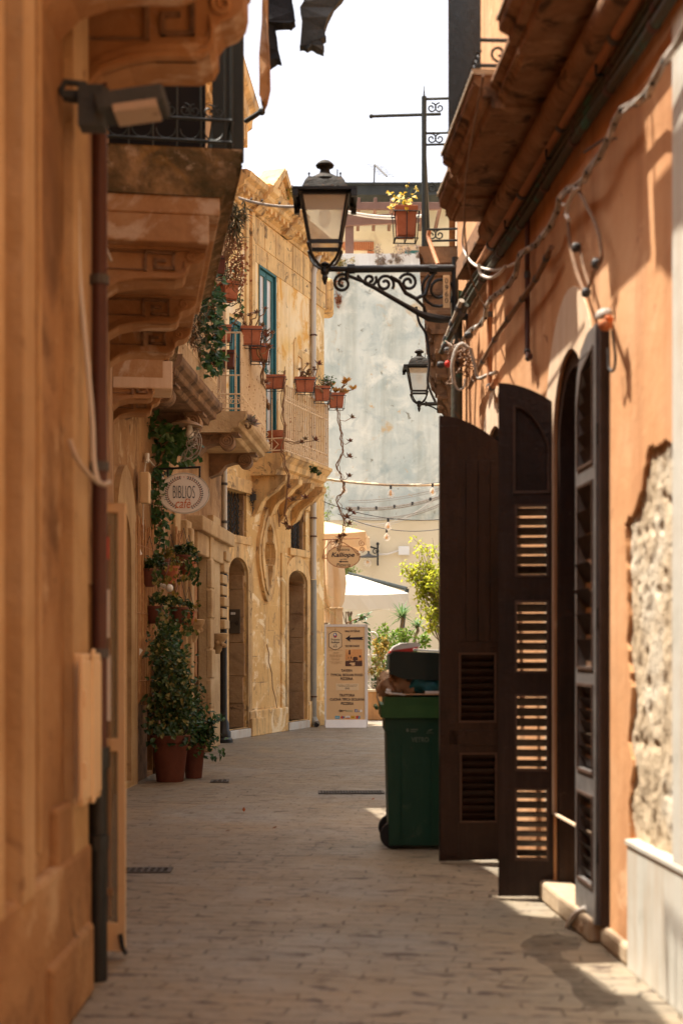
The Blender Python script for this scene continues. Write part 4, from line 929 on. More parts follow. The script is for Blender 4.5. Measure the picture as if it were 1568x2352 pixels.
m.box(((x0+x1)/2, ys-.6, zr+.14), (x1-x0, 1.6, .36)); m.box(((x0+x1)/2, ys-1.42, zr+.30), (x1-x0, .12, .05)); m.build('eave', 'rooffelt', sb)
wz0, wz1 = P(0, 612, ys).z, P(0, 566, ys).z; wx0, wx1 = P(912, 0, ys).x, P(985, 0, ys).x
m = MB(); m.box(((wx0+wx1)/2, ys-.03, (wz0+wz1)/2), (wx1-wx0, .1, wz1-wz0)); wn = m.build('window', 'palearch', sb)
m = MB(); m.box(((wx0+wx1)/2+.08, ys-.09, (wz0+wz1)/2-.06), (wx1-wx0-.3, .04, wz1-wz0-.2)); m.build('pane', 'teal', wn)
m = MB(); bx0, bx1 = P(778, 0, ys).x, P(858, 0, ys).x; bz = P(0, 566, ys).z
n = 16
for i in range(n): m.box((bx0+(bx1-bx0)*(i+.5)/n, ys-.03, bz), ((bx1-bx0)/n*.86, .1, .26))
for k in range(4): m.box((bx1-.1, ys-.03, bz-.22-.14*k), (.22, .1, .11))
m.build('brick_lintel', 'brick', sb)
m = MB(); yp = 43.2
for u in (802,): p = P(u, 585, yp); m.box((p.x, yp, (ztop+P(0, 462, yp).z)/2), (.26, .22, P(0, 462, yp).z-ztop))
p, q = P(786, 512, yp), P(965, 503, yp); m.box(((p.x+q.x)/2, yp-.14, (p.z+q.z)/2), (q.x-p.x, .10, .30), Matrix.Rotation(math.atan2(q.z-p.z, q.x-p.x)*-1, 3, 'Y'))
p, q = P(786, 476, yp), P(1010, 478, yp); m.box(((p.x+q.x)/2, yp-.14, (p.z+q.z)/2), (q.x-p.x, .12, .22))
for k in range(7): m.box((p.x+.5*k, yp+1.3, p.z+.16), (.10, 3.0, .14))
m.build('pergola', 'pergola', T, bevel=.01)
m = MB(); m.tube(sagline(P(792, 484, 42.8), P(985, 492, 42.8), .12), .03, 6); m.tube(sagline(P(792, 488, 42.8), P(985, 495, 42.8), .14), .022, 6); m.build('cable', 'cablewhite', T)
# antenna on its roof
T = thing('antenna', 'thin television antenna on the roof behind the lantern', 'antenna', P(857, 458, 47))
m = MB(); a, b = P(857, 462, 47), P(860, 378, 47); m.tube([a, b], .030, 6); m.build('mast', 'grate', T)
m = MB(); c = P(888, 405, 46.4); m.tube([b, c], .028, 6)
for k in range(7): q = b.lerp(c, (k+.5)/7); m.tube([q-V((.28, .1, 0)), q+V((.28, .1, 0))], .007, 4)
q = P(857, 432, 47); m.tube([q-V((.12, 0, 0)), q+V((.12, 0, 0))], .014, 5); m.build('boom', 'grate', T)
# plants along the terrace edge
for u, v, sx, sz, mt, lb, nn in ((873, 590, .22, .36, 'grey', 'grey dry plant spilling over the terrace edge, left of the pair', 420), (920, 588, .34, .30, 'grey', 'rounded grey dry plant on the terrace edge, nearer the hanging pot', 420), (790, 608, .32, .36, 'ivyyellow', 'orange and green plant on the terrace edge beside the lantern', 420), (728, 640, .26, .45, 'grey', 'grey dry plant hanging on the wall top behind the white downpipe', 300), (958, 578, .22, .2, 'grey', 'small dry plant on the terrace edge beside the black railing', 200)):
    c = P(u, v, yb-.15); m = MB(); cloud(m, c, (sx, .16, sz), nn, .085, .03); o = m.build('terrace_plant', mt); tag(o, lb, 'plant', 'plants along the roof terrace')
c = P(778, 660, yb-.12); m = MB(); cloud(m, c, (.16, .12, .62), 380, .085, .03); tag(m.build('terrace_plant', 'dryleaf'), 'long russet plant hanging down the grey green wall', 'plant', 'plants along the roof terrace')
# ------------------------------------------------ garden restaurant in the opening behind
T = thing('garden_wall', 'low ochre wall with white scrolled railing behind the menu board', 'wall', (.6, 28.6, 0))
m = MB(); m.box((.72, 29.0, .29), (3.2, .25, .58)); m.box((-.55, 28.9, .26), (.34, .5, .52)); m.build('wall', 'ochrewall', T, bevel=.02)
m = MB(); m.box((.72, 29.0, .60), (3.3, .32, .05)); m.build('coping', 'cream', T, bevel=.008)
m = MB(); fy = 29.0
for x in (-.52, .02, .58, 1.2): m.tube([(x, fy, .60), (x, fy, 1.36)], .022, 6)
for z in (.78, 1.32): m.tube([(-.9, fy, z), (2.0, fy, z)], .014, 6)
for k in range(13):
    x = -.5+k*.13; m.tube([(x+p, fy, .69+q) for p, q in spiral(.075, .02, 1.6, 20, 1.57)], .012, 5)
    if k % 4 == 0: m.tube([(x, fy, .78), (x, fy, 1.32)], .009, 5)
for x in (.40, .62): m.tube([(x+p, fy, 1.68+q) for p, q in spiral(.12, .03, 1.4, 20, 0)], .02, 5)
m.tube([(.26, fy-.05, 1.0), (.62, fy-.05, .62)], .014, 5)
m.build('railing', 'white', T)
def bush(u, v, y, rx, rz, n, L, mt, lb, W=None, ry=None, name='bush', base=True, grp='hedge plants of the garden restaurant'):
    c = P(u, v, y); m = MB(); cloud(m, c, (rx, ry or rx*.7, rz), n, L, W, clump=max(6, n//30))
    T = thing(name, lb, 'plant', (c.x, c.y, 0), grp)
    m.build('foliage', mt, T)
    m = MB()
    for k in range(5): m.tube(wander((c.x+rnd(-.1, .1), c.y, .0), c+V((rnd(-rx, rx)*.6, rnd(-.2, .2), rnd(0, rz)*.6)), 8, .03), [.022-.002*i for i in range(9)], 5)
    m.build('stem', 'bark', T); return T
bush(866, 1515, 28.95, .30, .46, 520, .09, 'flowerhedge', 'orange and yellow flowering bush over the white railing beside the menu board')
bush(893, 1492, 29.6, .42, .46, 900, .09, 'hedge', 'bright green clipped hedge behind the low wall')
bush(868, 1565, 29.3, .40, .40, 520, .09, 'midleaf', 'shaded green bush low behind the white railing')
bush(940, 1490, 30.4, .42, .44, 520, .10, 'hedge', 'light green bush between the yuccas and the bin')
bush(742, 1500, 29.8, .20, .62, 360, .09, 'midleaf', 'narrow dark green bush seen between the downpipe and the menu board')
T = thing('flower_plant', 'pink flowering plant rising just right of the menu board', 'plant', P(848, 1480, 29.3))
m = MB(); c = P(849, 1462, 29.3); cloud(m, c, (.07, .07, .09), 60, .05); m.build('flower', 'petal', T)
m = MB(); m.tube(wander(P(847, 1600, 29.3), c, 8, .02), .008, 5); m.build('stem', 'stem', T)
# broad leaved sprig above the board
T = thing('rubber_plant', 'broad leaved plant leaning over the top of the menu board', 'plant', P(800, 1560, 28.4))
m = MB(); 
for k in range(26):
    t = random.random(); q = P(800+t*42, 1432-t*14+rnd(-10, 12), 28.4); m.leaf(q, V((rnd(-.4, 1), rnd(-.4, .4), rnd(-.3, .8))), V((0, -.4, 1)), .17, .075, .15)
for k in range(5): m.leaf(P(842, 1440+k*10, 28.4), V((.6, 0, -.7)), V((0, -1, .3)), .15, .06)
m.build('leaf', 'midleaf', T); m = MB(); m.tube(wander(P(792, 1640, 28.4), P(797, 1430, 28.4), 8, .02)+wander(P(797, 1430, 28.4), P(836, 1416, 28.4), 6, .01), .014, 6); m.build('stem', 'stem', T)
# palm fronds poking in from behind the corner
T = thing('palm', 'green strap leaves reaching out from behind the corner downpipe', 'plant', P(722, 1500, 28.6))
m = MB()
for k in range(26): m.blade(P(716+rnd(-8, 6), 1372+rnd(-24, 30), 28.6), V((1, rnd(-.3, .3), rnd(-.35, .55))), rnd(.35, .62), .035, rnd(.25, .8))
m.build('leaf', 'yucca', T); m = MB(); m.tube([P(716, 1660, 28.6), P(716, 1380, 28.6)], .05, 8); m.build('trunk', 'bark', T)
def yucca(u, v, y, base_v, n, L, lb, bend=0):
    top = P(u, v, y); b = P(u+bend, base_v, y)
    T = thing('yucca', lb, 'plant', (b.x, b.y, 0), 'yuccas of the garden restaurant')
    m = MB(); m.tube(wander(b, top, 8, .03), [.05-.002*i for i in range(9)], 8); m.build('trunk', 'bark', T, smooth=True)
    m = MB()
    for k in range(n):
        t = 6.283*k*.618; el = -.35+1.35*(k/n); m.blade(top+V((0, 0, rnd(-.1, .04))), V((math.cos(t)*math.cos(el), math.sin(t)*math.cos(el), math.sin(el)+.1)), L*rnd(.75, 1.1), .042, rnd(.05, .4))
    m.build('leaf', 'yucca', T); return T
yucca(922, 1412, 31.8, 1510, 54, .48, 'taller yucca with a leaning trunk, beneath the white parasol edge', 14)
yucca(957, 1436, 32.4, 1530, 40, .36, 'smaller yucca beside the cardboard boxes', -6)
T = thing('agave', 'spiky agave leaves showing above the hedge', 'plant', P(878, 1500, 32))
m = MB()
for k in range(16): m.blade(P(880+rnd(-10, 10), 1500, 32), V((rnd(-.8, .8), rnd(-.3, .3), 1)), rnd(.35, .6), .06, .05)
m.build('leaf', 'midleaf', T)
# the sunlit tree on the right and the olive behind the parasols
def tree(c0, top, crown, mt, lb, n, L, name='tree', br=9, grp='garden trees', wd=.55):
    T = thing(name, lb, 'tree', c0, grp); top = V(top); m = MB(); tr = wander(c0, top, 10, .06); m.tube(tr, [.09-.006*i for i in range(11)], 8)
    lf = MB(); per = n//(br*len(crown))
    for (cc, rad) in crown:
        cc = V(cc)
        for k in range(br):
            d = rdir(); e = cc+V((d.x*rad[0], d.y*rad[1], d.z*rad[2]))*rnd(.45, 1); s_ = tr[random.randint(5, 10)]
            bp = wander(s_, e, 8, .05); m.tube(bp, [.020-.0021*i for i in range(9)], 5)
            for j in range(4):
                q0 = bp[random.randint(4, 8)]; q1 = q0+rdir()*rnd(.15, .4)*rad[0]; m.tube([q0, q0.lerp(q1, .5)+rdir()*.03, q1], [.007, .005, .003], 4)
                for l in range(max(1, per//4)):
                    t = rnd(.1, 1.1); lf.leaf(q0.lerp(q1, t)+rdir()*.10, rdir()+V((0, 0, -.2)), V((rnd(-.5, .5), rnd(-.5, .5), 1)), L*rnd(.6, 1.2), L*wd, .2)
    m.build('trunk', 'bark', T, smooth=True); lf.build('crown', mt, T); return T
c = lambda u, v, y: P(u, v, y)
tree((c(1040, 0, 30).x, 30, 0), c(1030, 1400, 30), [(c(990, 1255, 30), (.55, .5, .36)), (c(985, 1335, 30), (.75, .5, .42)), (c(1040, 1290, 30), (.8, .7, .7)), (c(1000, 1390, 30), (.5, .4, .34)), (c(945, 1300, 30), (.35, .3, .16))], 'sunleaf', 'backlit yellow green tree leaning in beside the planked shutter', 2600, .105)
tree((c(740, 0, 36).x, 36, 0), c(748, 1260, 36), [(c(745, 1190, 36), (.65, .6, .75)), (c(772, 1200, 36), (.55, .5, .62)), (c(735, 1140, 36), (.4, .4, .4)), (c(800, 1235, 36), (.34, .3, .3))], 'treeleaf', 'green tree behind the folded parasol and trailing vine', 3000, .10, wd=.35)
tree((c(800, 0, 37).x, 37, 0), c(796, 1330, 37), [(c(800, 1300, 37), (.34, .3, .3))], 'treeleaf', 'small dark tree behind the hanging oval restaurant sign', 700, .10, wd=.35)
# parasols
def canopy(m, c, hw, hd, zt, zr, val, rot=0, ripple=.015):
    c = V(c); mm = Matrix.Rotation(rot, 3, 'Z'); N = 10
    cs = [V((-hw, -hd, 0)), V((hw, -hd, 0)), V((hw, hd, 0)), V((-hw, hd, 0))]
    top = c+V((0, 0, zt))
    for i in range(4):
        a, b = cs[i], cs[(i+1) % 4]
        prev = None
        for t in range(N+1):
            q = a.lerp(b, t/N); sg = .05*math.sin(math.pi*t/N); p1 = c+mm @ q+V((0, 0, zr-sg)); p2 = c+mm @ (q*(1.006+ripple*math.sin(t*2.3+i)))+V((0, 0, zr-sg-val+ripple*math.sin(t*1.9)))
            if prev: m.add([top, prev[0], p1], [(0, 1, 2)]); m.add([prev[0], p1, p2, prev[1]], [(0, 1, 2, 3)])
            prev = (p1, p2)
def parasol(lb, c, hw, hd, zt, zr, val, mt, rot, pole, grp='parasols of the garden restaurant'):
    T = thing('parasol', lb, 'parasol', (c[0], c[1], 0), grp); m = MB(); canopy(m, c, hw, hd, zt, zr, val, rot); m.build('canopy', mt, T)
    m = MB(); cc = V(c); mm = Matrix.Rotation(rot, 3, 'Z')
    for s_ in ((-1, -1), (1, -1), (1, 1), (-1, 1)): m.tube([cc+V((0, 0, zt-.04)), cc+mm @ V((s_[0]*hw*.98, s_[1]*hd*.98, 0))+V((0, 0, zr-.04))], .014, 5)
    m.build('rib', 'grate', T)
    m = MB(); pole(m, T); m.build('pole', 'irondark', T); return T
cz = P(0, 1358, 33.5).z
c2 = P(812, 1358, 34.0)
def pole2(m, T):
    a = P(934, 1352, 33.8); b = P(916, 1500, 33.8); m.tube([b+V((0, 0, -2)), b, a], .055, 8); m.tube([a+V((0, .1, 0)), P(800, 1318, 34.4)], .05, 8)
parasol('open white square parasol hanging from a dark cantilever arm', (c2.x-.1, 34.4, 0), 1.22, 1.1, P(0, 1318, 34.4).z, P(0, 1362, 33.4).z, .34, 'canvas', R(10), pole2)
c1 = P(760, 1240, 30.6)
def pole1(m, T): m.tube([(c1.x-.5, 31.2, 0), (c1.x-.5, 31.2, P(0, 1206, 31).z)], .035, 8)
parasol('beige fabric parasol just under the trailing vine, its valance sagging', (c1.x-.12, 31.2, 0), .92, .8, P(0, 1196, 31).z, P(0, 1222, 30.5).z, .30, 'canvaspeach', R(-4), pole1)
T = thing('parasol', 'closed beige parasol, its cloth tied round the pole beside the menu board', 'parasol', (P(766, 0, 29.6).x, 29.6, 0), 'parasols of the garden restaurant')
m = MB(); cx = P(764, 0, 29.6).x; N = 40; prof = [(1430, .16), (1418, .15), (1398, .16), (1380, .23), (1340, .27), (1300, .24), (1262, .20), (1240, .12)]
vs = []
for k, (v, r) in enumerate(prof):
    z = P(0, v, 29.6).z
    for j in range(N):
        t = 6.283*j/N; rr = r*(1+.22*math.sin(t*7+.3*k)); vs.append(V((cx+rr*math.cos(t)-.02*k*.5, 29.6+rr*.8*math.sin(t), z)))
m.add(vs, [(i*N+j, i*N+(j+1) % N, (i+1)*N+(j+1) % N, (i+1)*N+j) for i in range(len(prof)-1) for j in range(N)]); m.build('canopy', 'canvasbeige', T, smooth=True)
m = MB(); z = P(0, 1398, 29.6).z; m.tube([(cx+.178*math.cos(t), 29.6+.15*math.sin(t), z) for t in [i*6.283/16 for i in range(17)]], .010, 5); m.tube([(cx+.15, 29.42, z), (cx+.2, 29.40, z-.2)], .008, 5); m.build('tie', 'canvasbeige', T)
m = MB(); m.tube([(cx, 29.6, 0), (cx, 29.6, P(0, 1235, 29.6).z)], .03, 8); m.build('pole', 'creampaint', T)
# planter box / board behind the menu board top
T = thing('wooden_box', 'yellowish wooden box standing behind the menu board under the closed parasol', 'box', P(775, 1640, 28.9))
p, q = P(757, 1700, 28.9), P(787, 1395, 28.9); m = MB(); m.box(((p.x+q.x)/2, 28.95, q.z/2), (q.x-p.x, .2, q.z)); m.build('case', 'canvasbeige', T, bevel=.006)
m = MB(); m.box(((p.x+q.x)/2, 28.84, q.z/2), (.02, .03, q.z)); m.box(((p.x+q.x)/2, 28.84, q.z-.02), (q.x-p.x+.02, .03, .03)); m.build('batten', 'creampaint', T)
# wall lamp, conduit and box on the closing wall
T = thing('wall_lamp', 'black wall lamp with a flat enamel shade and round bulb on the cream wall', 'lamp', P(862, 1275, 41.9))
m = MB(); a = P(867, 1275, 41.9); m.box(a, (.05, .06, .62)); m.sphere(a+V((0, 0, .33)), .05, 8)
q = P(846, 1262, 41.6); m.tube([a+V((0, -.05, .18)), P(850, 1256, 41.6), P(846, 1260, 41.6), P(846, 1275, 41.6)], .025, 6)
m.tube([a+V((-.07+p, -.08, .1+q_)) for p, q_ in spiral(.1, .02, 1.3, 16)], .015, 5); m.build('bracket', 'ironblack', T)
m = MB(); c = P(846, 1280, 41.6); m.lathe([(.28, 0), (.27, .03), (.1, .07), (.03, .12)], c, 20); m.build('shade', 'grate', T, smooth=True)
m = MB(); m.sphere(P(844, 1293, 41.6), .13, 12); m.build('bulb', 'glassbulb', T, smooth=True)
m = MB(); m.sphere(P(844, 1291, 41.6), .05, 8); m.build('filament', 'filament', T)
T = thing('junction_box', 'white junction box with conduit on the cream wall near the sunlit tree', 'junction box', P(925, 1265, 41.9))
m = MB(); m.box(P(927, 1265, 41.9), (.32, .1, .26)); m.build('case', 'white', T, bevel=.02)
m = MB(); m.tube([P(915, 1265, 41.93), P(890, 1273, 41.93), P(868, 1274, 41.93)], .03, 6); m.tube([P(858, 1281, 41.93), P(800, 1280, 41.93)], .022, 6); m.build('conduit', 'cablewhite', T)
# string lights and cables across the opening
def strung(u0, v0, u1, v1, y, sag, bulbs, lb, cab, r=.010, y1=None):
    p0, p1 = P(u0, v0, y), P(u1, v1, y1 or y); T = thing('string_light', lb, 'string light', p0, 'string lights across the garden'); ln = sagline(p0, p1, sag, 20)
    m = MB(); m.tube(ln, r, 5); m.build('cable', cab, T)
    for t in bulbs:
        i = t*20; k = int(i); q = ln[k].lerp(ln[min(k+1, 20)], i-k)
        m = MB(); m.tube([q, q-V((0, 0, .07))], .022, 8); bo = m.build('bulb_socket', 'cabledark', T)
        c = q-V((0, 0, .155)); m = MB(); m.lathe([(.02, .08), (.03, .06), (.06, .02), (.07, -.02), (.055, -.06), (.02, -.078)], c, 14); b = m.build('bulb', 'glassbulb', T, smooth=True)
        m = MB(); m.lathe([(.012, .06), (.024, .03), (.024, -.03), (.01, -.045)], c, 8); m.build('filament', 'filament', b)
strung(738, 1097, 1012, 1108, 27.6, .10, (.19, .58, .93), 'uppermost string of glowing clear bulbs under the pale cable tray', 'cabledark', .006)
strung(737, 1150, 1012, 1193, 27.8, .14, (.56,), 'middle black string light with a single bulb in view', 'cabledark', .008)
strung(775, 1180, 1012, 1215, 28.2, .16, (.475,), 'lowest grey string light with a single bulb above the parasol', 'grate', .008)
T = thing('cable_tray', 'pale flat cable bound with bands running under the top string of bulbs', 'cable', P(738, 1100, 27.7)); ln = sagline(P(738, 1099, 27.7), P(1012, 1113, 27.7), .06, 16)
m = MB(); m.tube(ln, .024, 8); m.build('cable', 'canvasbeige', T); m = MB()
for k in range(9): q = ln[1+k*16//10]; m.tube([q-V((.05, 0, 0)), q+V((.05, 0, .001))], .028, 8)
m.build('band', 'cream', T)
for i, (u0, v0, u1, v1, sg, mt, r, lb) in enumerate(((795, 1165, 1015, 1138, .15, 'cable', .03, 'thick grey cable tied with black clips on the upper cream wall'), (790, 1182, 1015, 1155, .25, 'cable', .02, 'grey cable sagging below the clipped one on the cream wall'), (790, 1190, 1015, 1128, .5, 'cablewhite', .014, 'thin pale cable sagging deepest on the cream wall'), (800, 1150, 1015, 1120, .1, 'cable', .014, 'thin grey cable highest on the cream wall'))):
    ln = sagline(P(u0, v0, 41.6), P(u1, v1, 41.6), sg, 16); m = MB(); m.tube(ln, r, 6); m.tube([q+V((0, .1, -.05)) for q in ln], r*.7, 5); T = thing('wall_cable', lb, 'cable', ln[0], 'cables along the closing wall'); m.build('cable', mt, T)
    if i == 0:
        m = MB()
        for k in range(5): q = ln[2+k*3]; m.box(q, (.06, .1, .09))
        m.build('clip', 'cabledark', T)
# ------------------------------------------------ street lanterns
def lantern(c, s, wall, lb, plate=None, up=1.0, arm=1.0, simple=False, aw=None):
    """c: bottom joint of the lantern on the arm end; arm runs to the wall"""
    c = V(c); T = thing('street_lantern', lb, 'street lamp', c, 'iron street lanterns on wall brackets')
    def sqring(m, r, z, h, t):
        for a in range(4):
            mm = Matrix.Rotation(a*math.pi/2, 3, 'Z'); m.box(c+mm @ V((0, -r*s, z*s)), (2*r*s+t*s, t*s, h*s), mm)
    m = MB(); rb, rt, zb, zt = .118, .183, .190, .560
    sqring(m, rb, zb, .03, .024); sqring(m, rt, zt, .03, .026)
    for i, j in ((-1, -1), (1, -1), (1, 1), (-1, 1)):
        m.tube([c+V((i*rb, j*rb, zb))*s, c+V((i*rt, j*rt, zt))*s], .013*s, 6)
    sqring(m, .243, .575, .020, .026)
    for i, j in ((-1, -1), (1, -1), (1, 1), (-1, 1)):
        m.box(c+V((i*.232, j*.232, .548))*s, (.045*s, .045*s, .07*s)); m.tube([c+V((i*.22, j*.22, .562))*s, c+V((i*rt, j*rt, .56))*s], .018*s, 5)
        m.tube([c+V((i*.9*p, j*.9*p, z))*s for p, z in ((.135, .18), (.142, .155), (.125, .11), (.095, .06), (.05, .02), (.02, .005))], .013*s, 6)
        m.sphere(c+V((i*.13, j*.13, .172))*s, .018*s, 6)
    m.lathe([(q*s, z*s) for q, z in ((.008, -.125), (.018, -.10), (.026, -.07), (.020, -.05), (.036, -.03), (.036, .0), (.022, .02), (.04, .04), (.018, .055))], c, 12)
    fr = m.build('frame', 'ironblack', T, bevel=.002)
    m = MB()
    sq = lambda r, z: [c+V((i*r, j*r, z))*s for i, j in ((-1, -1), (1, -1), (1, 1), (-1, 1))]
    lv = [(.240, .586), (.186, .594), (.172, .63), (.155, .67), (.132, .704)]
    vs = [q for r, z in lv for q in sq(r, z)]
    m.add(vs, [(4*i+j, 4*i+(j+1) % 4, 4*i+4+(j+1) % 4, 4*i+4+j) for i in range(len(lv)-1) for j in range(4)]+[(0, 3, 2, 1)])
    m.lathe([(q*s, z*s) for q, z in [(.15, .700), (.125, .722), (.09, .742), (.06, .758), (.042, .775), (.038, .80), (.044, .812), (.070, .820), (.075, .835), (.062, .85), (.04, .866), (.015, .876), (.001, .877)]], c, 20)
    for i in (-1, 1):
        for j in (-1, 1): m.sphere(c+V((i*.125, j*.125, .728))*s, .011*s, 6); m.tube([c+V((i*.125, j*.125, .70))*s, c+V((i*.125, j*.125, .73))*s], .005*s, 5)
    m.tube([c+V((.10, .05, .72))*s, c+V((.10, .05, .82))*s], .005*s, 5)
    m.build('roof', 'rustroof', T)
    m = MB()
    for a in range(4):
        mm = Matrix.Rotation(a*math.pi/2, 3, 'Z'); q = [V((-rb, -rb, zb)), V((rb, -rb, zb)), V((rt, -rt, zt)), V((-rt, -rt, zt))]
        m.add([c+mm @ x*s*.985 for x in q], [(0, 1, 2, 3)])
    m.build('glass_pane', 'glass', T)
    m = MB(); m.lathe([(.03*s, .53*s), (.03*s, .49*s), (.05*s, .45*s), (.052*s, .40*s), (.035*s, .35*s), (.005*s, .33*s)], c, 12); m.build('bulb', 'glassbulb', T, smooth=True)
    m = MB(); m.box(c+V((0, 0, .545))*s, (.34*s, .34*s, .03*s)); m.build('reflector', 'creampaint', T)
    # bracket
    hx = c.copy(); w1 = V((P(1045, 0, c.y).x, wall.y, c.z)) if plate else wall; d = (w1-hx); L = d.length; d.normalize(); up_ = V((0, 0, 1)); Q = lambda a, z: hx+d*(a*L)+up_*z*s
    m = MB(); m.tube([Q(-.02, 0), Q(.20, 0)], .022*s, 8); m.tube([Q(.18, .0), Q(1, .012)], .030*s, 10)
    for a in (.20, .83): m.tube([Q(a-.03, .003), Q(a+.03, .003)], .040*s, 8)
    if not simple:
        m.tube([Q(.17, -.05), Q(.3, -.10), Q(.45, -.19), Q(.6, -.28), Q(.72, -.35), Q(.80, -.385), Q(.9, -.40), Q(1.0, -.40)], [.014*s, .016*s, .018*s, .02*s, .024*s, .036*s, .034*s, .02*s], 8)
        for ca, cz, r, t, a0, sg in ((.135, -.115, .075, 1.6, 1.3, 1), (.345, -.085, .055, 1.4, 2.6, -1), (.46, -.115, .075, 1.5, -.6, 1), (.64, -.105, .075, 1.5, .4, -1), (.885, -.17, .155, 1.7, 2.2, 1)):
            m.tube([Q(ca+p*sg/L*s, cz+q) for p, q in spiral(r, r*.22, t, 26, a0)], .0135*s, 6)
        m.tube([Q(.25, -.05), Q(.31, -.12), Q(.40, -.16), Q(.46, -.19)], .012*s, 6); m.tube([Q(.50, -.06), Q(.57, -.10), Q(.62, -.19), Q(.70, -.235), Q(.77, -.20), Q(.80, -.10), Q(.84, -.03)], .018*s, 6)
        m.tube([Q(.17, .0), Q(.17, -.08)], .02*s, 6); m.tube([Q(.70, -.24), Q(.76, -.30), Q(.78, -.38)], .014*s, 6)
    else:
        m.tube([Q(.55+p*.25, -.09+q) for p, q in spiral(.075, .015, 1.6, 22)], .014*s, 6); m.tube([Q(.2, -.01), Q(.4, -.05), Q(.62, -.12)], .012*s, 6)
    m.tube([Q(1, .10), Q(1, -.46)], .028*s, 8); m.tube([w1, wall], .03*s, 8); m.tube([w1-up_*.38*s, wall-up_*.38*s], .028*s, 8)
    m.build('bracket', 'ironblack', T, smooth=True)
    if plate:
        pc = Q(.93, -.19)-V((0, .05, 0)); m = MB(); m.box(pc, (.055, .006, .26)); pt = m.build('number_plate', 'terra' if False else 'signface', T, bevel=.002)
        for k, ch in enumerate(plate): text(ch, .026, .042, pc+V((0, -.004, .085-.052*k)), (1, 0, 0), (0, 0, 1), M['ink'], T, 'number')
    return T
yl = 11.45; e = P(746, 618, yl); lantern(e, 1.0, V((R1.pt(R1.sy(yl), 0, .0).x, yl+.02, e.z)), 'large black street lantern on a scrolled bracket, nearer the camera', plate='0960')
yl = 20.0; e = P(962, 928, yl); lantern(e, .88, V((R2.pt(R2.sy(yl), 0, 0).x-.02, yl, e.z)), 'smaller street lantern further down the lane against the grey wall', simple=True)
# ------------------------------------------------ oval signs and the menu board
def oval(lb, c, rx, rz, face, rim, yaw, cat='sign', name='hanging_sign'):
    c = V(c); T = thing(name, lb, cat, c); xd = V((math.cos(yaw), math.sin(yaw), 0)); nn = V((xd.y, -xd.x, 0)); fn = lambda a, z, o: c+xd*a+V((0, 0, z))+nn*o
    m = MB(); m.panel(ell(0, 0, rx, rz, 48), [], fn, -.012, .010); m.build('board', face, T)
    m = MB(); m.panel(ell(0, 0, rx*1.01, rz*1.015, 48), [ell(0, 0, rx*.965, rz*.95, 48)], fn, -.014, .014); m.build('rim', rim, T)
    return T, fn, xd, nn
yc = 16.35; c = P(423, 1133, yc); rx, rz = 58/F*yc, 46.5/F*yc
T, fn, xd, nn = oval('white oval cafe sign with leaf wreath hanging from a black bar', c, rx, rz, 'cafesign', 'pvc', R(3))
Z = V((0, 0, 1))
text('BIBLIOS', rx*.86, rz*.62, fn(0, rz*.06, .014), xd, Z, M['inkblue'], T, bold=-.012)
text('cafè', rx*.60, rz*.48, fn(-.01, -rz*.50, .014), xd, Z, M['inkorange'], T, shear=.25)
m = MB(); md = MB()
for sd in (-1, 1):
    for k in range(19):
        t = R(112-12.2*k) if sd > 0 else R(68+12.2*k)
        t = R(90)-sd*R(17+k*7.7)
        p = (rx*.69*math.cos(t), rz*.78*math.sin(t)); tg = V((-math.sin(t)*sd, math.cos(t)*sd, 0))
        for q in (-1, 1):
            di = (tg+V((math.cos(t), math.sin(t), 0))*q*.9).normalized(); sdv = V((-di.y, di.x, 0)); b = V((p[0], p[1], 0)); l = rx*.105
            m.add([fn(*(b).xy, .0125), fn(*(b+di*l*.5+sdv*l*.24).xy, .0125), fn(*(b+di*l).xy, .0125), fn(*(b+di*l*.5-sdv*l*.24).xy, .0125)], [(0, 1, 2, 3)])
for k in range(7): x = (k-3)*.035; md.panel(ell(x, rz*.80, .006, .006, 8), [], fn, .010, .0125)
for sd in (-1, 1):
    for k in range(18):
        t = R(90)-sd*R(20+k*7.7); md.panel(ell(rx*.66*math.cos(t), rz*.745*math.sin(t), .005, .005, 6), [], fn, .010, .013)
m.build('wreath', 'inkblue', T); md.build('dots', 'inkorange', T)
m = MB(); b0, b1 = P(352, 1078, yc), P(461, 1073, yc); m.tube([b0, b1], .014, 6); 
for u in (386, 459): m.tube([P(u, 1076, yc), P(u, 1097, yc)], .012, 6)
m.tube([P(375, 1085, yc)+V((p, 0, q)) for p, q in spiral(.06, .012, 1.3, 16)], .007, 5); m.build('bracket', 'ironblack', T)
yk = 27.0; c = P(788.5, 1279, yk); rx, rz = 38/F*yk, 25.5/F*yk
T, fn, xd, nn = oval('oval trattoria sign hanging on chains from a scrolled bracket at the corner', c, rx, rz, 'signface', 'pipeorange', R(2))
text('Trattoria', rx*.80, rz*.24, fn(-.01, rz*.66, .014), xd, Z, M['ink'], T, shear=.2)
text('Kalliope', rx*1.40, rz*.52, fn(-.01, rz*.13, .014), xd, Z, M['ink'], T, shear=.25, bold=.018)
text('dal 1992', rx*.38, rz*.14, fn(0, -rz*.24, .014), xd, Z, M['ink'], T, shear=.2)
text('Pizzeria', rx*.82, rz*.30, fn(0, -rz*.72, .014), xd, Z, M['ink'], T, shear=.2)
def arrow(mb, fn, x, z, w, h, o): mb.panel([(x-w/2, z), (x-w*.22, z+h/2), (x-w*.25, z+h*.16), (x+w/2, z+h*.22), (x+w*.44, z), (x+w/2, z-h*.22), (x-w*.25, z-h*.16), (x-w*.22, z-h/2)], [], fn, o-.002, o)
m = MB(); arrow(m, fn, 0, -rz*.44, rx*.60, rz*.22, .013); m.build('arrow', 'ink', T)
m = MB()
pl = lambda u, v: P(u, v, yk+.0)
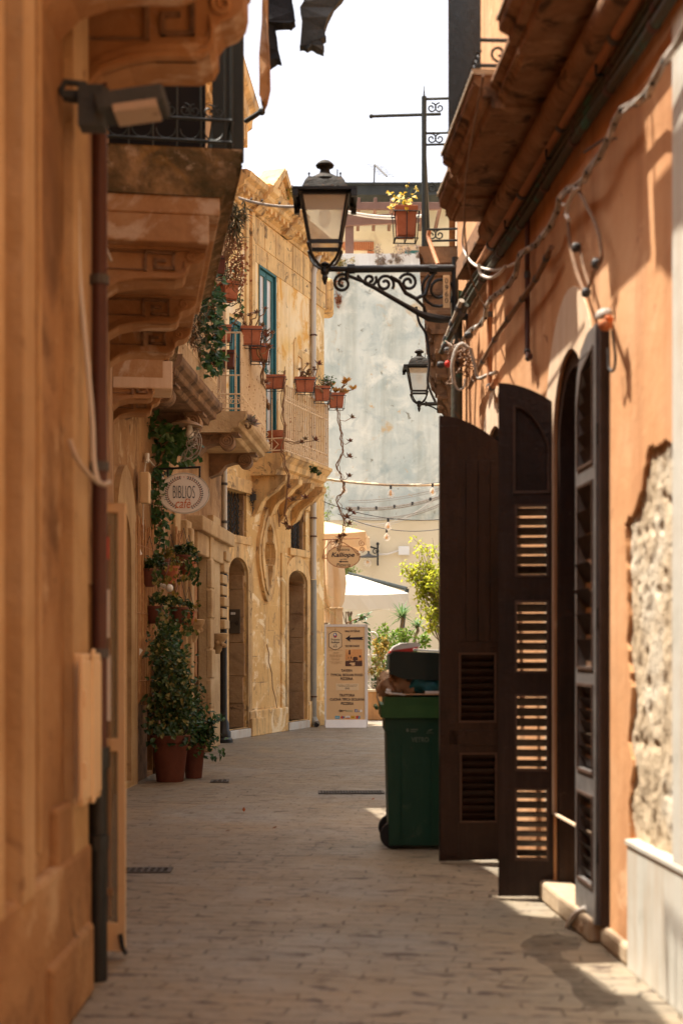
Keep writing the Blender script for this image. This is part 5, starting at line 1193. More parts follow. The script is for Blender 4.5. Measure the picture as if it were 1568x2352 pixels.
m.tube([pl(738, 1240), pl(826, 1236)], .011, 6); m.tube([P(738, 1225, yk), P(738, 1330, yk)], .018, 6)
for u, v, r, t, a in ((831, 1248, .065, 1.5, 1.57), (831, 1262, .055, 1.5, -1.57), (764, 1246, .05, 1.4, 2), (748, 1278, .05, 1.3, 3)): m.tube([pl(u, v)+V((p, 0, q)) for p, q in spiral(r, .012, t, 18, a)], .008, 5)
m.tube([pl(740, 1285), pl(745, 1262), pl(757, 1245), pl(772, 1241), pl(790, 1247), pl(806, 1257), pl(820, 1272), pl(828, 1272)], .009, 6)
m.tube([pl(757, 1281), pl(766, 1258), pl(775, 1244)], .007, 5)
for u in (756, 821): 
    for k in range(4): m.tube([pl(u, 1266+k*4)+V((.012*math.cos(t), .006*(k % 2), .018*math.sin(t))) for t in [i*6.283/8 for i in range(9)]], .004, 4)
m.build('bracket', 'pipeorange', T)
# menu board
yb_ = 26.25; c0 = P(795, 1671, yb_); T = thing('menu_board', 'tall orange restaurant menu board in a white frame on the pavement', 'sign board', (c0.x, yb_, 0))
lean = .02; X0, X1 = P(745, 0, yb_).x, P(842, 0, yb_).x; cx = (X0+X1)/2; W = X1-X0; ZT = P(0, 1434, yb_).z
xd = V((1, .05, 0)).normalized(); nn = V((xd.y, -xd.x, 0)); fn = lambda a, z, o: V((cx, yb_, 0))+xd*a+V((0, lean*z, z))+nn*o
m = MB(); m.panel(rect(-W/2+.02, W/2-.02, .10, ZT-.025), [], fn, -.02, 0); m.build('panel', 'signface', T)
m = MB(); m.panel(rect(-W/2, W/2, .03, ZT), [rect(-W/2+.035, W/2-.035, .14, ZT-.045)], fn, -.025, .012); m.panel(rect(-W/2+.02, W/2-.01, .0, .135), [], lambda a, z, o: fn(a, z, o)-V((0, .10*(1-z/.135), 0)), 0, .03); m.box(fn(W/2+.012, ZT/2+.01, -.05), (.022, .12, ZT)); m.build('frame', 'white', T, bevel=.004)
m = MB(); m.tube([fn(-W/2+.05, ZT-.05, -.03), fn(-W/2+.05, .0, -.45)], .012, 6); m.tube([fn(W/2-.05, ZT-.05, -.03), fn(W/2-.05, 0, -.45)], .012, 6); m.build('prop', 'white', T)
# board marks measured on the sign itself: x 0..800 across, y 200..2000 down
bx = lambda x: (x-455)/800*W; bz_ = lambda y: .10+(2045-y)/1840*(ZT-.135)
sx = W/800; sz = (ZT-.135)/1840
for s_, x, y, w_, h_ in (('SALE INTERNE', 584, 300, 280, 38), ('ROOM INSIDE', 584, 586, 266, 40), ('TAVERN', 473, 1058, 205, 50), ('TYPICAL SICILIAN FOOD', 476, 1143, 614, 50), ('PIZZERIA', 476, 1216, 238, 52), ('TRATTORIA', 482, 1534, 290, 52), ('CUCINA TIPICA SICILIANA', 486, 1612, 655, 52), ('PIZZERIA', 488, 1692, 238, 52)):
    text(s_, w_*sx, h_*sz, fn(bx(x), bz_(y), .003), xd, Z, M['ink'], T, bold=.022)
text('0931 468008 - 340 6069130   WWW.TRATTORIAKALLIOPE.COM', 560*sx, 17*sz, fn(bx(520), bz_(2030), .003), xd, Z, M['ink'], T)
m = MB(); arrow(m, fn, bx(620), bz_(440), 340*sx, 128*sz, .004); m.build('arrow', 'ink', T)
bd = [(132, 352), (155, 340), (200, 306), (258, 298), (316, 306), (360, 340), (382, 352), (384, 600), (360, 612), (316, 648), (258, 660), (200, 648), (155, 612), (135, 605)]
m = MB(); m.panel([(bx(x), bz_(y)) for x, y in bd], [], fn, 0, .003); lg = m.build('badge', 'signpale', T)
m = MB(); sh = [(bx(258+(x-258)*1.0), bz_(479+(y-479)*1.0)) for x, y in bd]; m.panel(sh, [[(bx(258+(x-258)*.93), bz_(479+(y-479)*.95)) for x, y in bd]], fn, .001, .005); m.build('badge_border', 'ink', lg)
m = MB(); m.panel(ell(bx(256), bz_(380), 34*sx, 46*sz, 20), [], fn, .002, .005); m.build('badge_oval', 'blue', lg); m = MB(); m.panel(ell(bx(258), bz_(400), 24*sx, 18*sz, 14), [], fn, .004, .0065); m.build('badge_oval', 'red', lg)
m = MB(); m.panel(ell(bx(252), bz_(366), 16*sx, 20*sz, 14), [], fn, .004, .0065); m.build('badge_oval', 'cafesign', lg)
text('Trattoria', 160*sx, 36*sz, fn(bx(258), bz_(462), .006), xd, Z, M['ink'], lg, shear=.25); text('Kalliope', 158*sx, 44*sz, fn(bx(258), bz_(518), .006), xd, Z, M['ink'], lg, shear=.3, bold=.015); text('dal 1992', 58*sx, 18*sz, fn(bx(258), bz_(568), .006), xd, Z, M['ink'], lg, shear=.2)
m = MB()
for sg in (-1, 1): m.tube([fn(bx(258+sg*22)+p*sg, bz_(602)+q, .006) for p, q in spiral(.014, .004, 1.3, 10)], .0022, 4)
m.build('flourish', 'ink', lg)
m = MB()    # small running text, faded
random.seed(5)
for y in (712, 726, 756, 770, 784, 798, 830, 844, 858, 888, 902, 916, 930):
    hw = rnd(70, 120) if y not in (712, 726, 930) else 45
    x = 265-hw
    while x < 265+hw:
        l = rnd(8, 26); m.panel(rect(bx(x), bx(x+l), bz_(y+3), bz_(y-3)), [], fn, .0, .002); x += l+7
m.panel(rect(bx(125), bx(400), bz_(668), bz_(663)), [], fn, 0, .002); m.panel(rect(bx(455), bx(740), bz_(488), bz_(484)), [], fn, 0, .002); m.build('small_print', 'inkorange' if False else 'brownstone', T)
# framed view of a dining room printed on the board
m = MB(); m.panel(rect(bx(448), bx(772), bz_(975), bz_(650)), [], fn, 0, .003); ph = m.build('printed_picture', 'print1', T)
m = MB()
m.panel(rect(bx(450), bx(770), bz_(973), bz_(880)), [], fn, .002, .0045); m.panel(arch(bx(592), bx(684), bz_(880), bz_(815), 24*sz), [], fn, .002, .0045); m.panel(rect(bx(710), bx(748), bz_(808), bz_(764)), [], fn, .002, .0045)
m.panel(rect(bx(505), bx(518), bz_(830), bz_(795)), [], fn, .002, .0045); m.panel(rect(bx(548), bx(570), bz_(830), bz_(790)), [], fn, .002, .0045); m.panel([(bx(515), bz_(660)), (bx(545), bz_(660)), (bx(550), bz_(735)), (bx(530), bz_(760)), (bx(508), bz_(735))], [], fn, .002, .0045)
for k in range(12): x = 460+k*26; m.panel(rect(bx(x), bx(x+16), bz_(885), bz_(850+rnd(0, 18))), [], fn, .002, .0045)
m.build('picture_shapes', 'print2', ph)
m = MB(); m.panel([(bx(520), bz_(930)), (bx(545), bz_(905)), (bx(635), bz_(905)), (bx(625), bz_(935))], [], fn, .004, .006); m.panel(ell(bx(595), bz_(948), 40*sx, 16*sz, 16), [], fn, .004, .006)
for x in (470, 560, 650): m.panel(rect(bx(x), bx(x+50), bz_(868), bz_(862)), [], fn, .004, .006)
m.build('picture_shapes', 'signface', ph)
m = MB(); m.panel(rect(bx(268), bx(708), bz_(1438), bz_(1306)), [], fn, 0, .003); nt_ = m.build('notice', 'signpale', T)
text('Cucina Vegetariana, Vegana e senza Glutine', 374*sx, 20*sz, fn(bx(488), bz_(1338), .005), xd, Z, M['ink'], nt_); text('vegetarian food, vegan and gluten free', 330*sx, 20*sz, fn(bx(488), bz_(1362), .005), xd, Z, M['ink'], nt_)
m = MB()
for x in (466, 510): m.tube([fn(bx(x)+.016*math.cos(t), bz_(1402)+.016*math.sin(t), .004) for t in [i*6.283/12 for i in range(13)]], .0022, 4); m.tube([fn(bx(x)-.008, bz_(1402)-.008, .004), fn(bx(x)+.008, bz_(1402)+.008, .004)], .002, 4)
m.build('symbol', 'ink', nt_)
m = MB()
for x in (350, 384): m.tube([fn(bx(x)+.016*math.cos(t), bz_(1834)+.017*math.sin(t), .004) for t in [i*6.283/14 for i in range(15)]], .004, 4); m.panel(ell(bx(x), bz_(1834), .006, .006, 8), [], fn, 0, .004)
m.build('owl_logo', 'ink', T); text('trip', 62*sx, 40*sz, fn(bx(440), bz_(1830), .003), xd, Z, M['ink'], T); text('advisor', 122*sx, 40*sz, fn(bx(530), bz_(1830), .003), xd, Z, M['inkgreen'], T)
m = MB(); m.panel(rect(bx(628), bx(684), bz_(1858), bz_(1802)), [], fn, 0, .003); m.build('blue_logo', 'blue', T); text('f', 26*sx, 48*sz, fn(bx(660), bz_(1832), .005), xd, Z, M['cafesign'], T, bold=.03)
m = MB(); m.panel([(bx(x), bz_(y)) for x, y in ((724, 1855), (724, 1828), (736, 1820), (742, 1796), (750, 1798), (750, 1820), (770, 1822), (766, 1852), (740, 1858))], [], fn, 0, .003); m.build('thumb_logo', 'cafesign', T); m = MB(); m.panel(rect(bx(702), bx(721), bz_(1856), bz_(1828)), [], fn, 0, .003); m.build('thumb_logo', 'blue', T)
for x0, x1, mt, s_ in ((255, 342, 'lblue', None), (360, 434, None, None), (452, 538, 'cafesign', 'VISA'), (553, 632, 'yellow', 'Pago'), (650, 732, 'red', None)):
    if mt: m = MB(); m.panel(rect(bx(x0), bx(x1), bz_(1985), bz_(1930)), [], fn, 0, .003); cd_ = m.build('card_logo', mt, T)
    if s_: text(s_, (x1-x0)*.8*sx, 22*sz, fn(bx((x0+x1)/2), bz_(1957), .005), xd, Z, M['blue' if s_ == 'VISA' else 'ink'], T)
for x, mt in ((384, 'red'), (410, 'blue')): m = MB(); m.panel(ell(bx(x), bz_(1958), 22*sx, 24*sz, 16), [], fn, 0, .003+(.001 if mt == 'red' else 0)); m.build('card_logo', mt, T)
m = MB(); m.panel(rect(bx(452), bx(538), bz_(1985), bz_(1970)), [], fn, .002, .0045); m.build('card_logo', 'inkorange', T); m = MB(); m.panel([(bx(690), bz_(1985)), (bx(705), bz_(1930)), (bx(732), bz_(1930)), (bx(720), bz_(1985))], [], fn, .002, .0045); m.build('card_logo', 'lblue', T); text('AMEX', 66*sx, 18*sz, fn(bx(298), bz_(1958), .005), xd, Z, M['cafesign'], T)
m = MB()
for x, y in ((260, 262), (640, 258), (115, 1128), (826, 1112)): m.sphere(fn(bx(x), bz_(y), .004), .010, 6)
m.build('screw', 'pipeorange', T)
# ------------------------------------------------ wheelie bin with rubbish
random.seed(21)
T = thing('wheelie_bin', 'green wheelie bin overflowing with rubbish, its lid propped open', 'bin', (.80, 10.5, 0))
x0, x1, yf, ybk = .29, 1.00, 10.25, 10.82
H = 1.03
def taper(z): t = 1-z/H; return .022*t
m = MB(); lv = [(.03, 0), (.06, .0), (.25, 0), (.6, 0), (.96, 0)]
vs = []
for z, _ in lv:
    i = taper(z); vs += [V((x0+i+.03, yf+i*.6, z)), V((x1-i-.02, yf+i*.6, z)), V((x1-i-.02, ybk-i, z)), V((x0+i+.03, ybk-i, z))]
m.add(vs, [(4*k+j, 4*k+(j+1) % 4, 4*k+4+(j+1) % 4, 4*k+4+j) for k in range(len(lv)-1) for j in range(4)]+[(3, 2, 1, 0)])
for xx in (x0+.14, x0+.36, x0+.58): m.box((xx, yf+.008, .5), (.008, .012, .86))
m.box((x0+.05, (yf+ybk)/2, .90), (.06, ybk-yf, .10)); m.build('body', 'bin', T, bevel=.018)
m = MB()
m.panel([(x0-.005, yf-.025), (x1+.02, yf-.025), (x1+.02, ybk+.03), (x0-.005, ybk+.03)], [[(x0+.05, yf+.02), (x1-.03, yf+.02), (x1-.03, ybk-.02), (x0+.05, ybk-.02)]], lambda a, b, o: V((a, b, o)), .955, 1.045)
m.panel([(x0+.02, yf-.012), (x1+.0, yf-.012), (x1+.0, ybk+.01), (x0+.02, ybk+.01)], [[(x0+.05, yf+.02), (x1-.03, yf+.02), (x1-.03, ybk-.02), (x0+.05, ybk-.02)]], lambda a, b, o: V((a, b, o)), 1.045, 1.10)
m.tube([(x0-.035, yf+.08, 1.02), (x0-.035, ybk-.08, 1.02)], .016, 8); m.build('rim', 'binlight', T, bevel=.008)
for yy in (yf+.06, ybk-.06):
    m = MB(); m.lathe([(.03, -.028), (.092, -.028), (.098, -.02), (.098, .02), (.092, .028), (.03, .028)], (x0+.085, yy, .1), 20, Matrix.Rotation(R(90), 3, 'X')); m.build('wheel', 'rubber', T, smooth=True)
# dark lid propped up on the bags
m = MB(); hinge = V((x0-.0, 0, 1.36)); Lx = .86
for i in range(1): pass
lidp = [(0, -.12), (0, .02), (.03, .045), (.40, .035), (.80, -.03), (.84, -.06), (.84, -.085), (.42, -.03), (.06, -.02), (.045, -.16), (0, -.16)]
m.sweep([(0, -.115), (0, .02), (.03, .045), (.40, .035), (.80, -.03), (.84, -.06), (.84, -.20), (.42, -.165), (.1, -.15)], lambda s_, z, o: V((x0+.055+o*.95, s_, 1.385+z)), yf-.0, ybk+.04); m.build('lid', 'binlid', T, bevel=.012)
text('VETRO', .125, .036, (.565, yf-.006, .795), (1, 0, 0), (0, 0, 1), M['greyprint'], T, bold=.015)
m = MB(); f2 = lambda a, z, o: V((a, yf+.003-o, z))
m.panel(ell(.475, .862, .010, .013, 10), [], f2, 0, .006)
for k in range(2): m.panel(rect(.495, .495+.055-.012*k, .864-.014*k, .870-.014*k), [], f2, 0, .006)
m.panel([(.615, .855), (.64, .858), (.66, .872), (.637, .868)], [], f2, 0, .006); m.build('emblem', 'greyprint', T); text('tekra', .05, .014, (.635, yf-.005, .846), (1, 0, 0), (0, 0, 1), M['greyprint'], T)
def bag(name, lb, c, r, mt, seed, sc):
    random.seed(seed); m = MB(); nu, nv = 44, 30; ph = [rnd(0, 6.28) for _ in range(8)]; vs = []
    for j in range(nv+1):
        th = math.pi*j/nv
        for i in range(nu):
            t = 6.283*i/nu; k = 1+.10*math.sin(3*t+ph[0]+2*th)+.07*math.sin(7*t+ph[1]-3*th)+.05*math.sin(11*t+ph[2]+5*th)-.09*abs(math.sin(4*t+ph[3]+4*th))**.5*math.sin(th)-.05*abs(math.sin(9*t-6*th+ph[4]))**.6+.04*math.sin(17*t+9*th+ph[5])+rnd(-.012, .012)
            vs.append(V(c)+V((math.sin(th)*math.cos(t)*sc[0], math.sin(th)*math.sin(t)*sc[1], -math.cos(th)*sc[2]))*r*k)
    m.add(vs, [(j*nu+i, j*nu+(i+1) % nu, (j+1)*nu+(i+1) % nu, (j+1)*nu+i) for j in range(nv) for i in range(nu)])
    tag(m.build(name, mt, smooth=True), lb, 'rubbish bag', 'rubbish in the bin')
bag('rubbish_bag', 'crumpled brown paper bag bulging out of the bin on the left', (x0+.155, yf+.22, 1.18), .155, 'bagbrown', 4, (1.15, 1.2, .85))
bag('rubbish_bag', 'teal blue plastic bag in the middle of the bin mouth', (x0+.32, yf+.14, 1.19), .15, 'bagblue', 9, (1.35, .9, .62))
bag('rubbish_bag', 'brown bag squeezed under the lid on the right side of the bin', (x0+.56, yf+.22, 1.20), .16, 'bagbrown', 14, (1.0, 1.1, .75))
m = MB(); m.box((x0+.30, yf+.08, 1.115), (.50, .2, .008), Matrix.Rotation(R(-4), 3, 'X')); tag(m.build('cardboard_sheet', 'card'), 'flat cardboard sheet lying on the bin rim under the bags', 'cardboard', 'rubbish in the bin')
m = MB(); m.box((x0+.10, yf+.06, 1.125), (.14, .16, .010), Matrix.Rotation(R(6), 3, 'Y')); m.box((x0+.05, yf+.06, 1.14), (.03, .14, .03)); tag(m.build('carton', 'whitebox', bevel=.002), 'flattened white carton at the left corner of the bin rim', 'carton', 'rubbish in the bin')
m = MB(); m.box((x0+.52, yf+.05, 1.135), (.42, .12, .018)); tag(m.build('foam_tray', 'whitebox', bevel=.003), 'pale foam tray lying across the bin rim below the blue bag', 'tray', 'rubbish in the bin')
T = thing('food_packet', 'white packet with a red underside on the left of the bin lid', 'packet', (x0+.2, yf+.2, 1.42))
m = MB(); m.panel([(x0+.07, 1.436), (x0+.27, 1.462), (x0+.285, 1.475), (x0+.26, 1.492), (x0+.14, 1.488), (x0+.085, 1.462)], [], lambda a, z, o: V((a, yf+.2+o, z)), -.08, .1); m.build('top', 'whitebox', T, bevel=.004)
m = MB(); m.panel([(x0+.055, 1.418), (x0+.235, 1.432), (x0+.265, 1.461), (x0+.07, 1.435)], [], lambda a, z, o: V((a, yf+.2+o, z)), -.085, .1); m.build('base', 'redpack', T, bevel=.003)
m = MB(); m.box((x0+.44, yf+.25, 1.432), (.42, .3, .014), Matrix.Rotation(R(3), 3, 'Y')); tag(m.build('paper_sheet', 'whitebox', bevel=.003), 'white paper sheet spread over the bin lid beside the packet', 'paper', 'rubbish on the bin lid')
T = thing('carton', 'lower pale carton standing on the bin lid against the shutter', 'carton', (x0+.66, yf+.3, 1.44), 'cartons on the bin lid')
m = MB(); m.box((x0+.70, yf+.28, 1.53), (.20, .2, .17)); m.build('box', 'whitebox', T, bevel=.004)
T = thing('carton', 'upper carton with a slanted torn flap standing on another carton', 'carton', (x0+.66, yf+.3, 1.62), 'cartons on the bin lid')
m = MB(); m.panel([(x0+.605, 1.62), (x0+.80, 1.62), (x0+.80, 1.93), (x0+.70, 1.90), (x0+.63, 1.76), (x0+.605, 1.73)], [], lambda a, z, o: V((a, yf+.28+o, z)), -.09, .09); m.build('box', 'whitebox', T, bevel=.004)
m = MB(); m.box((x0+.66, yf+.187, 1.67), (.075, .006, .09)); m.build('flap', 'card', T)
# ------------------------------------------------ pots, planters, climbers
def roundpot(name, lb, c, r, h, mt, plant, grp=None):
    c = V(c); T = thing(name, lb, 'potted plant', c, grp); m = MB()
    m.lathe([(r*.66, 0), (r*.68, .01), (r*.9, h*.80), (r*.905, h*.84), (r, h*.845), (r*1.02, h*.86), (r*1.02, h*.985), (r*.99, h), (r*.90, h), (r*.88, h*.9), (.01, h*.9)], c, 32); m.build('pot', mt, T, smooth=True)
    plant(T, c+V((0, 0, h*.9))); return T
random.seed(31)
def ivypole(T, b):
    m = MB(); s = MB()
    tops = [(-.06, .0, 1.15), (.12, -.05, .9), (-.15, -.03, 1.0), (.0, 0, 1.35), (-.1, .05, .7), (.2, -.1, .6)]
    for t in tops:
        e = b+V(t); pts = wander(b+V((rnd(-.12, .12), rnd(-.1, .1), 0)), e, 16, .06); s.tube(pts, .007, 5)
        for q in pts:
            for k in range(19): m.leaf(q+rdir()*rnd(.03, .17), rdir()+V((0, -.3, -.4)), V((0, -1, .6)), rnd(.035, .085), rnd(.03, .06), .2)
    for k in range(60): m.leaf(b+V((rnd(-.25, .22), rnd(-.28, .0), rnd(-.03, .22))), V((rnd(-.6, .6), -.6, -.5)), V((0, -1, .6)), rnd(.06, .10), .06, .2)
    m.build('foliage', 'ivy', T); s.build('stem', 'stem', T)
def shrub(T, b):
    m = MB(); s = MB()
    for k in range(11):
        e = b+V((rnd(-.10, .38), rnd(-.2, .2), rnd(.15, .62))); pts = wander(b+V((rnd(-.06, .06), rnd(-.06, .06), 0)), e, 9, .04); s.tube(pts, .007, 5)
        for q in pts[2:]:
            for j in range(9): m.leaf(q+rdir()*rnd(.02, .09), rdir()+V((0, -.2, .0)), V((rnd(-.4, .4), -.6, 1)), rnd(.06, .10), rnd(.035, .05), .2)
    for k in range(70): m.leaf(b+V((rnd(.0, .34), rnd(-.2, .15), rnd(-.14, .12))), rdir(), V((0, -.6, 1)), .08, .045, .2)
    m.build('foliage', 'darkleaf', T); s.build('stem', 'stem', T)
b = P(391, 1795, 15.55); roundpot('potted_plant', 'largest terracotta pot with variegated ivy climbing the cane wall', (b.x, 15.55, 0), .218, .51, 'terradark', ivypole, 'big pots on the pavement')
b = P(444, 1788, 15.9); roundpot('potted_plant', 'smaller ribbed terracotta pot with a glossy dark shrub beside the largest pot', (b.x, 15.95, 0), .135, .40, 'terradark', shrub, 'big pots on the pavement')
T = thing('nursery_pot', 'small black nursery pot tucked among the ivy on the largest pot', 'plant pot', P(421, 1690, 15.5)); m = MB(); m.lathe([(.04, 0), (.055, .18), (.06, .18), (.06, .2), (.05, .2)], P(422, 1697, 15.55), 16); m.build('pot', 'rubber', T, smooth=True)
# ivy curtain on the wall between the pots and the sign
def climber(lb, path, n, spread, mt, L, name='climbing_plant', cat='climber', wd=.75, stems=3, y=None):
    T = thing(name, lb, cat, path[0]); m = MB(); s = MB()
    for st in range(stems):
        pts = []
        for a, b_ in zip(path, path[1:]): pts += wander(V(a)+rdir()*spread*.4, V(b_)+rdir()*spread*.4, 8, .04)
        s.tube(pts, .006, 5)
        for k in range(n//stems):
            q = random.choice(pts); m.leaf(q+rdir()*spread*random.random()**.6, rdir()+V((.2, -.3, -.5)), V((.2, -1, .5)), L*rnd(.6, 1.2), L*wd, .2)
    m.build('foliage', mt, T); s.build('stem', 'stem', T); return T
yw = 16.1
climber('variegated ivy covering the cane mat above the largest pot', [P(392, 1690, yw), P(382, 1600, yw), P(376, 1540, yw), P(362, 1470, yw)], 420, .15, 'ivy', .07, stems=5)
climber('dark glossy climber in the middle of the ivy wall', [P(418, 1640, yw+.2), P(405, 1540, yw+.2), P(390, 1450, yw+.2)], 420, .14, 'darkleaf', .085, stems=4)
climber('green climber winding up past the cafe sign to the scrolled balcony', [P(360, 1260, 16.4), P(366, 1180, 16.4), P(358, 1100, 16.3), P(372, 1040, 16.5), P(388, 1000, 16.8), P(398, 945, 16.8)], 260, .13, 'darkleaf', .10, stems=4)
climber('leafy tangle of climber over the wall beside the enamel lamp', [P(352, 990, 16.2), P(385, 1005, 16.9), P(410, 1020, 17.2), P(425, 1045, 17.4)], 330, .20, 'midleaf', .10, stems=7)
# hanging terracotta pots on the cane mat
for u, v, y, lb, mt, sz, n in ((390, 1318, 16.9, 'rounded ribbed hanging pot in the middle of the upper row', 'terra', .115, 90), (341, 1325, 15.75, 'ivy filled hanging pot at the upper left of the cane mat', 'terradark', .11, 330), (371, 1300, 16.55, 'hanging pot behind the middle ones with its rim showing', 'terradark', .10, 160), (420, 1290, 17.3, 'high hanging pot on the right with pale variegated ivy', 'terradark', .10, 260), (432, 1305, 17.6, 'hanging pot furthest right with thin yellow green trailing stems', 'terra', .10, 220), (352, 1410, 15.95, 'lower hanging pot half hidden in ivy below the upper left pot', 'terradark', .11, 300), (412, 1412, 17.0, 'lower right hanging pot trailing pale ivy', 'terradark', .11, 240), (432, 1418, 17.3, 'small upright pot beside the lower right hanging pot', 'terra', .09, 60)):
    c = P(u, v, y); T = thing('hanging_pot', lb, 'hanging pot', c, 'pots hanging on the cane mat'); m = MB()
    m.lathe([(sz*.55, -sz*1.0), (sz*.72, -sz*.7), (sz*.92, sz*.55), (sz*1.02, sz*.56), (sz*1.02, sz*.8), (sz*.9, sz*.8), (.01, sz*.6)], c, 20); m.build('pot', mt, T, smooth=True)
    m = MB(); cloud(m, c+V((0, -.0, sz*1.5)), (sz*1.7, sz*1.3, sz*.9), int(n*.9), .055, .045, clump=10)
    for k in range(n//5): m.leaf(c+V((rnd(.3, 1)*random.choice((-1, 1))*sz*1.5, -sz*rnd(.4, 1.2), -sz*rnd(-.8, 2.0))), V((rnd(-.4, .4), -.3, -1)), V((0, -1, .3)), rnd(.04, .07), .045)
    m.build('foliage', 'ivy' if n > 200 else 'ivyyellow', T)
    m = MB()
    for q in (-1, 1): m.tube([c+V((q*sz*.9, 0, sz*.8)), c+V((0, .12, sz*4.2))], .004, 4)
    m.build('wire', 'ironblack', T)
# cane matting
for (u0, v0, u1, v1, lb, off) in ((310, 1215, 352, 1605, 'split cane mat fixed to the wall left of the ivy', .05), (402, 1240, 452, 1560, 'split cane mat fixed to the wall right of the ivy', .06)):
    a0, z1 = L3.hit(u0, v0, off); a1, _ = L3.hit(u1, v0, off); z0 = L3.hit((u0+u1)/2, v1, off)[1]; z1 = L3.hit((u0+u1)/2, v0, off)[1]
    m = MB(); n = int((a1-a0)/.021)
    for i in range(n):
        a = a0+(a1-a0)*i/n; m.tube([L3.pt(a, z0+rnd(-.08, .08), off+rnd(-.006, .006)), L3.pt(a+rnd(-.02, .02), z1+rnd(-.15, .12), off+rnd(-.006, .012))], .0085, 5)
    for z in (z0+.2, (z0+z1)/2, z1-.2): m.tube([L3.pt(a0, z, off+.012), L3.pt(a1, z, off+.012)], .005, 4)
    tag(m.build('cane_mat', 'bamboo'), lb, 'cane mat', 'cane mats on the cafe wall')
# rectangular railing planters with succulents
def trough(lb, c, ang, L, W_, h, mt, kind, n=6, cage=True, tilt=0):
    c = V(c); T = thing('railing_planter', lb, 'planter', c, 'terracotta planters on the balcony railings'); xd = V((math.cos(ang), math.sin(ang), 0)); yd = V((-xd.y, xd.x, 0))
    f = lambda x, y, z: c+xd*x+yd*y+V((0, 0, z)); m = MB(); lv = [(.78, 0), (.90, h*.80), (1.0, h*.80), (1.02, h), (.90, h), (.86, h*.86)]; vs = []
    for k, z in lv: vs += [f(-L/2*k if k < 1 else -L/2*k, -W_/2*k, z), f(L/2*k, -W_/2*k, z), f(L/2*k, W_/2*k, z), f(-L/2*k, W_/2*k, z)]
    if L > .45:
        vs = []
        for k, z in lv: e = (1-k)*W_*.6; vs += [f(-L/2+e, -W_/2*k, z), f(L/2-e, -W_/2*k, z), f(L/2-e, W_/2*k, z), f(-L/2+e, W_/2*k, z)]
    m.add(vs, [(4*i+j, 4*i+(j+1) % 4, 4*i+4+(j+1) % 4, 4*i+4+j) for i in range(len(lv)-1) for j in range(4)]+[(3, 2, 1, 0)]); m.build('pot', mt, T, bevel=.006)
    m = MB(); m.add([f(-L/2*.86, -W_/2*.86, h*.88), f(L/2*.86, -W_/2*.86, h*.88), f(L/2*.86, W_/2*.86, h*.88), f(-L/2*.86, W_/2*.86, h*.88)], [(0, 1, 2, 3)]); m.build('soil', 'soil', T)
    if cage:
        m = MB(); e = .018; zs = ((-.03, .84), (h*.78, 1.0))
        for z, k in zs: m.tube([f(a*(L/2*k+e), b_*(W_/2*k+e), z) for a, b_ in ((-1, -1), (1, -1), (1, 1), (-1, 1), (-1, -1))], .006, 5)
        nn = max(2, int(L/.14))
        for i in range(nn+1):
            q = -1+2*i/nn; m.tube([f(q*(L/2+e)*.92, -(W_/2+e), h*.78), f(q*(L/2*.84+e)*.92, -(W_/2*.84+e), -.03), f(q*(L/2*.84+e)*.92, (W_/2*.84+e), -.03), f(q*(L/2+e)*.92, (W_/2+e), h*.78)], .005, 5)
        m.build('wire_cage', 'ironblack', T)
    if kind:
        m = MB(); s = MB()
        for k in range(n):
            b = f(rnd(-.4, .4)*L, rnd(-.3, .3)*W_, h*.9)
            if kind == 'succ':
                e = b+V((rnd(-.12, .16), rnd(-.14, .05), rnd(.06, .24))); s.tube(wander(b, e, 5, .015), .008, 5); rosette(m, e, V((rnd(-.5, .5), rnd(-.8, .1), 1)), rnd(.06, .10))
            elif kind == 'herb':
                for j in range(16): m.leaf(b+V((rnd(-.06, .06), rnd(-.05, .05), rnd(0, .12))), rdir()+V((0, 0, .6)), V((0, -.3, 1)), .035, .022)
            elif kind == 'geran':
                for j in range(14): q = b+V((rnd(-.10, .12), rnd(-.10, .1), rnd(.03, .22))); s.tube([b, q], .003, 4); m.leaf(q, V((rnd(-1, 1), rnd(-1, .2), rnd(-.3, .3))), V((0, -.5, 1)), .065, .06)
            elif kind == 'golden':
                e = b+V((rnd(-.06, .34), rnd(-.12, .05), rnd(.0, .26))); s.tube(wander(b, e, 5, .02), .008, 5); rosette(m, e, V((rnd(-.2, .9), -.5, .8)), rnd(.09, .13), 13)
        if m.v: m.build('foliage', {'succ': 'succ', 'herb': 'midleaf', 'geran': 'midleaf', 'golden': 'succyel'}[kind], T)
        if s.v: s.build('stem', 'stem', T)
    return T
random.seed(41)
al = math.atan2(L4.d.y, L4.d.x); a3 = math.atan2(L3.d.y, L3.d.x)
def pc(u, v, y): return P(u, v, y)
trough('dark red square planter tilted on the upper left railing among hanging stems', P(497, 632, 16.0), a3+.3, .22, .20, .20, 'terradark', None)
trough('dusty pink planter in an empty wire cage below the dark red one', P(524, 690, 17.2), a3+.5, .28, .20, .21, 'terra', 'geran', 3)
trough('small planter behind the white bars, left of the twin planters', P(517, 785, 20.6), a3+.2, .22, .18, .23, 'terra', 'succ', 2)
trough('low dark planter behind the white bars under the small one', P(527, 845, 21.0), a3, .30, .18, .24, 'terradark', None)
trough('upper of two planters stacked at the end of the white railing', P(577, 792, 19.0), R(6), .28, .2, .235, 'terra', 'succ', 6)
trough('lower of two planters stacked at the end of the white railing', P(597, 829, 19.6), R(6), .27, .2, .225, 'terra', 'succ', 6)
trough('long terracotta trough with sprouting herbs on the near end of the rusty railing', P(618, 892, 23.3), R(-4), .54, .19, .21, 'terra', 'herb', 9)
trough('wide planter with succulents on the front of the rusty railing nearest the trough', P(700, 900, 23.9), R(5), .34, .22, .235, 'terra', 'succ', 6)
trough('planter with green geranium leaves, between two succulent planters', P(739, 920, 24.7), R(8), .28, .22, .24, 'terra', 'geran', 5)
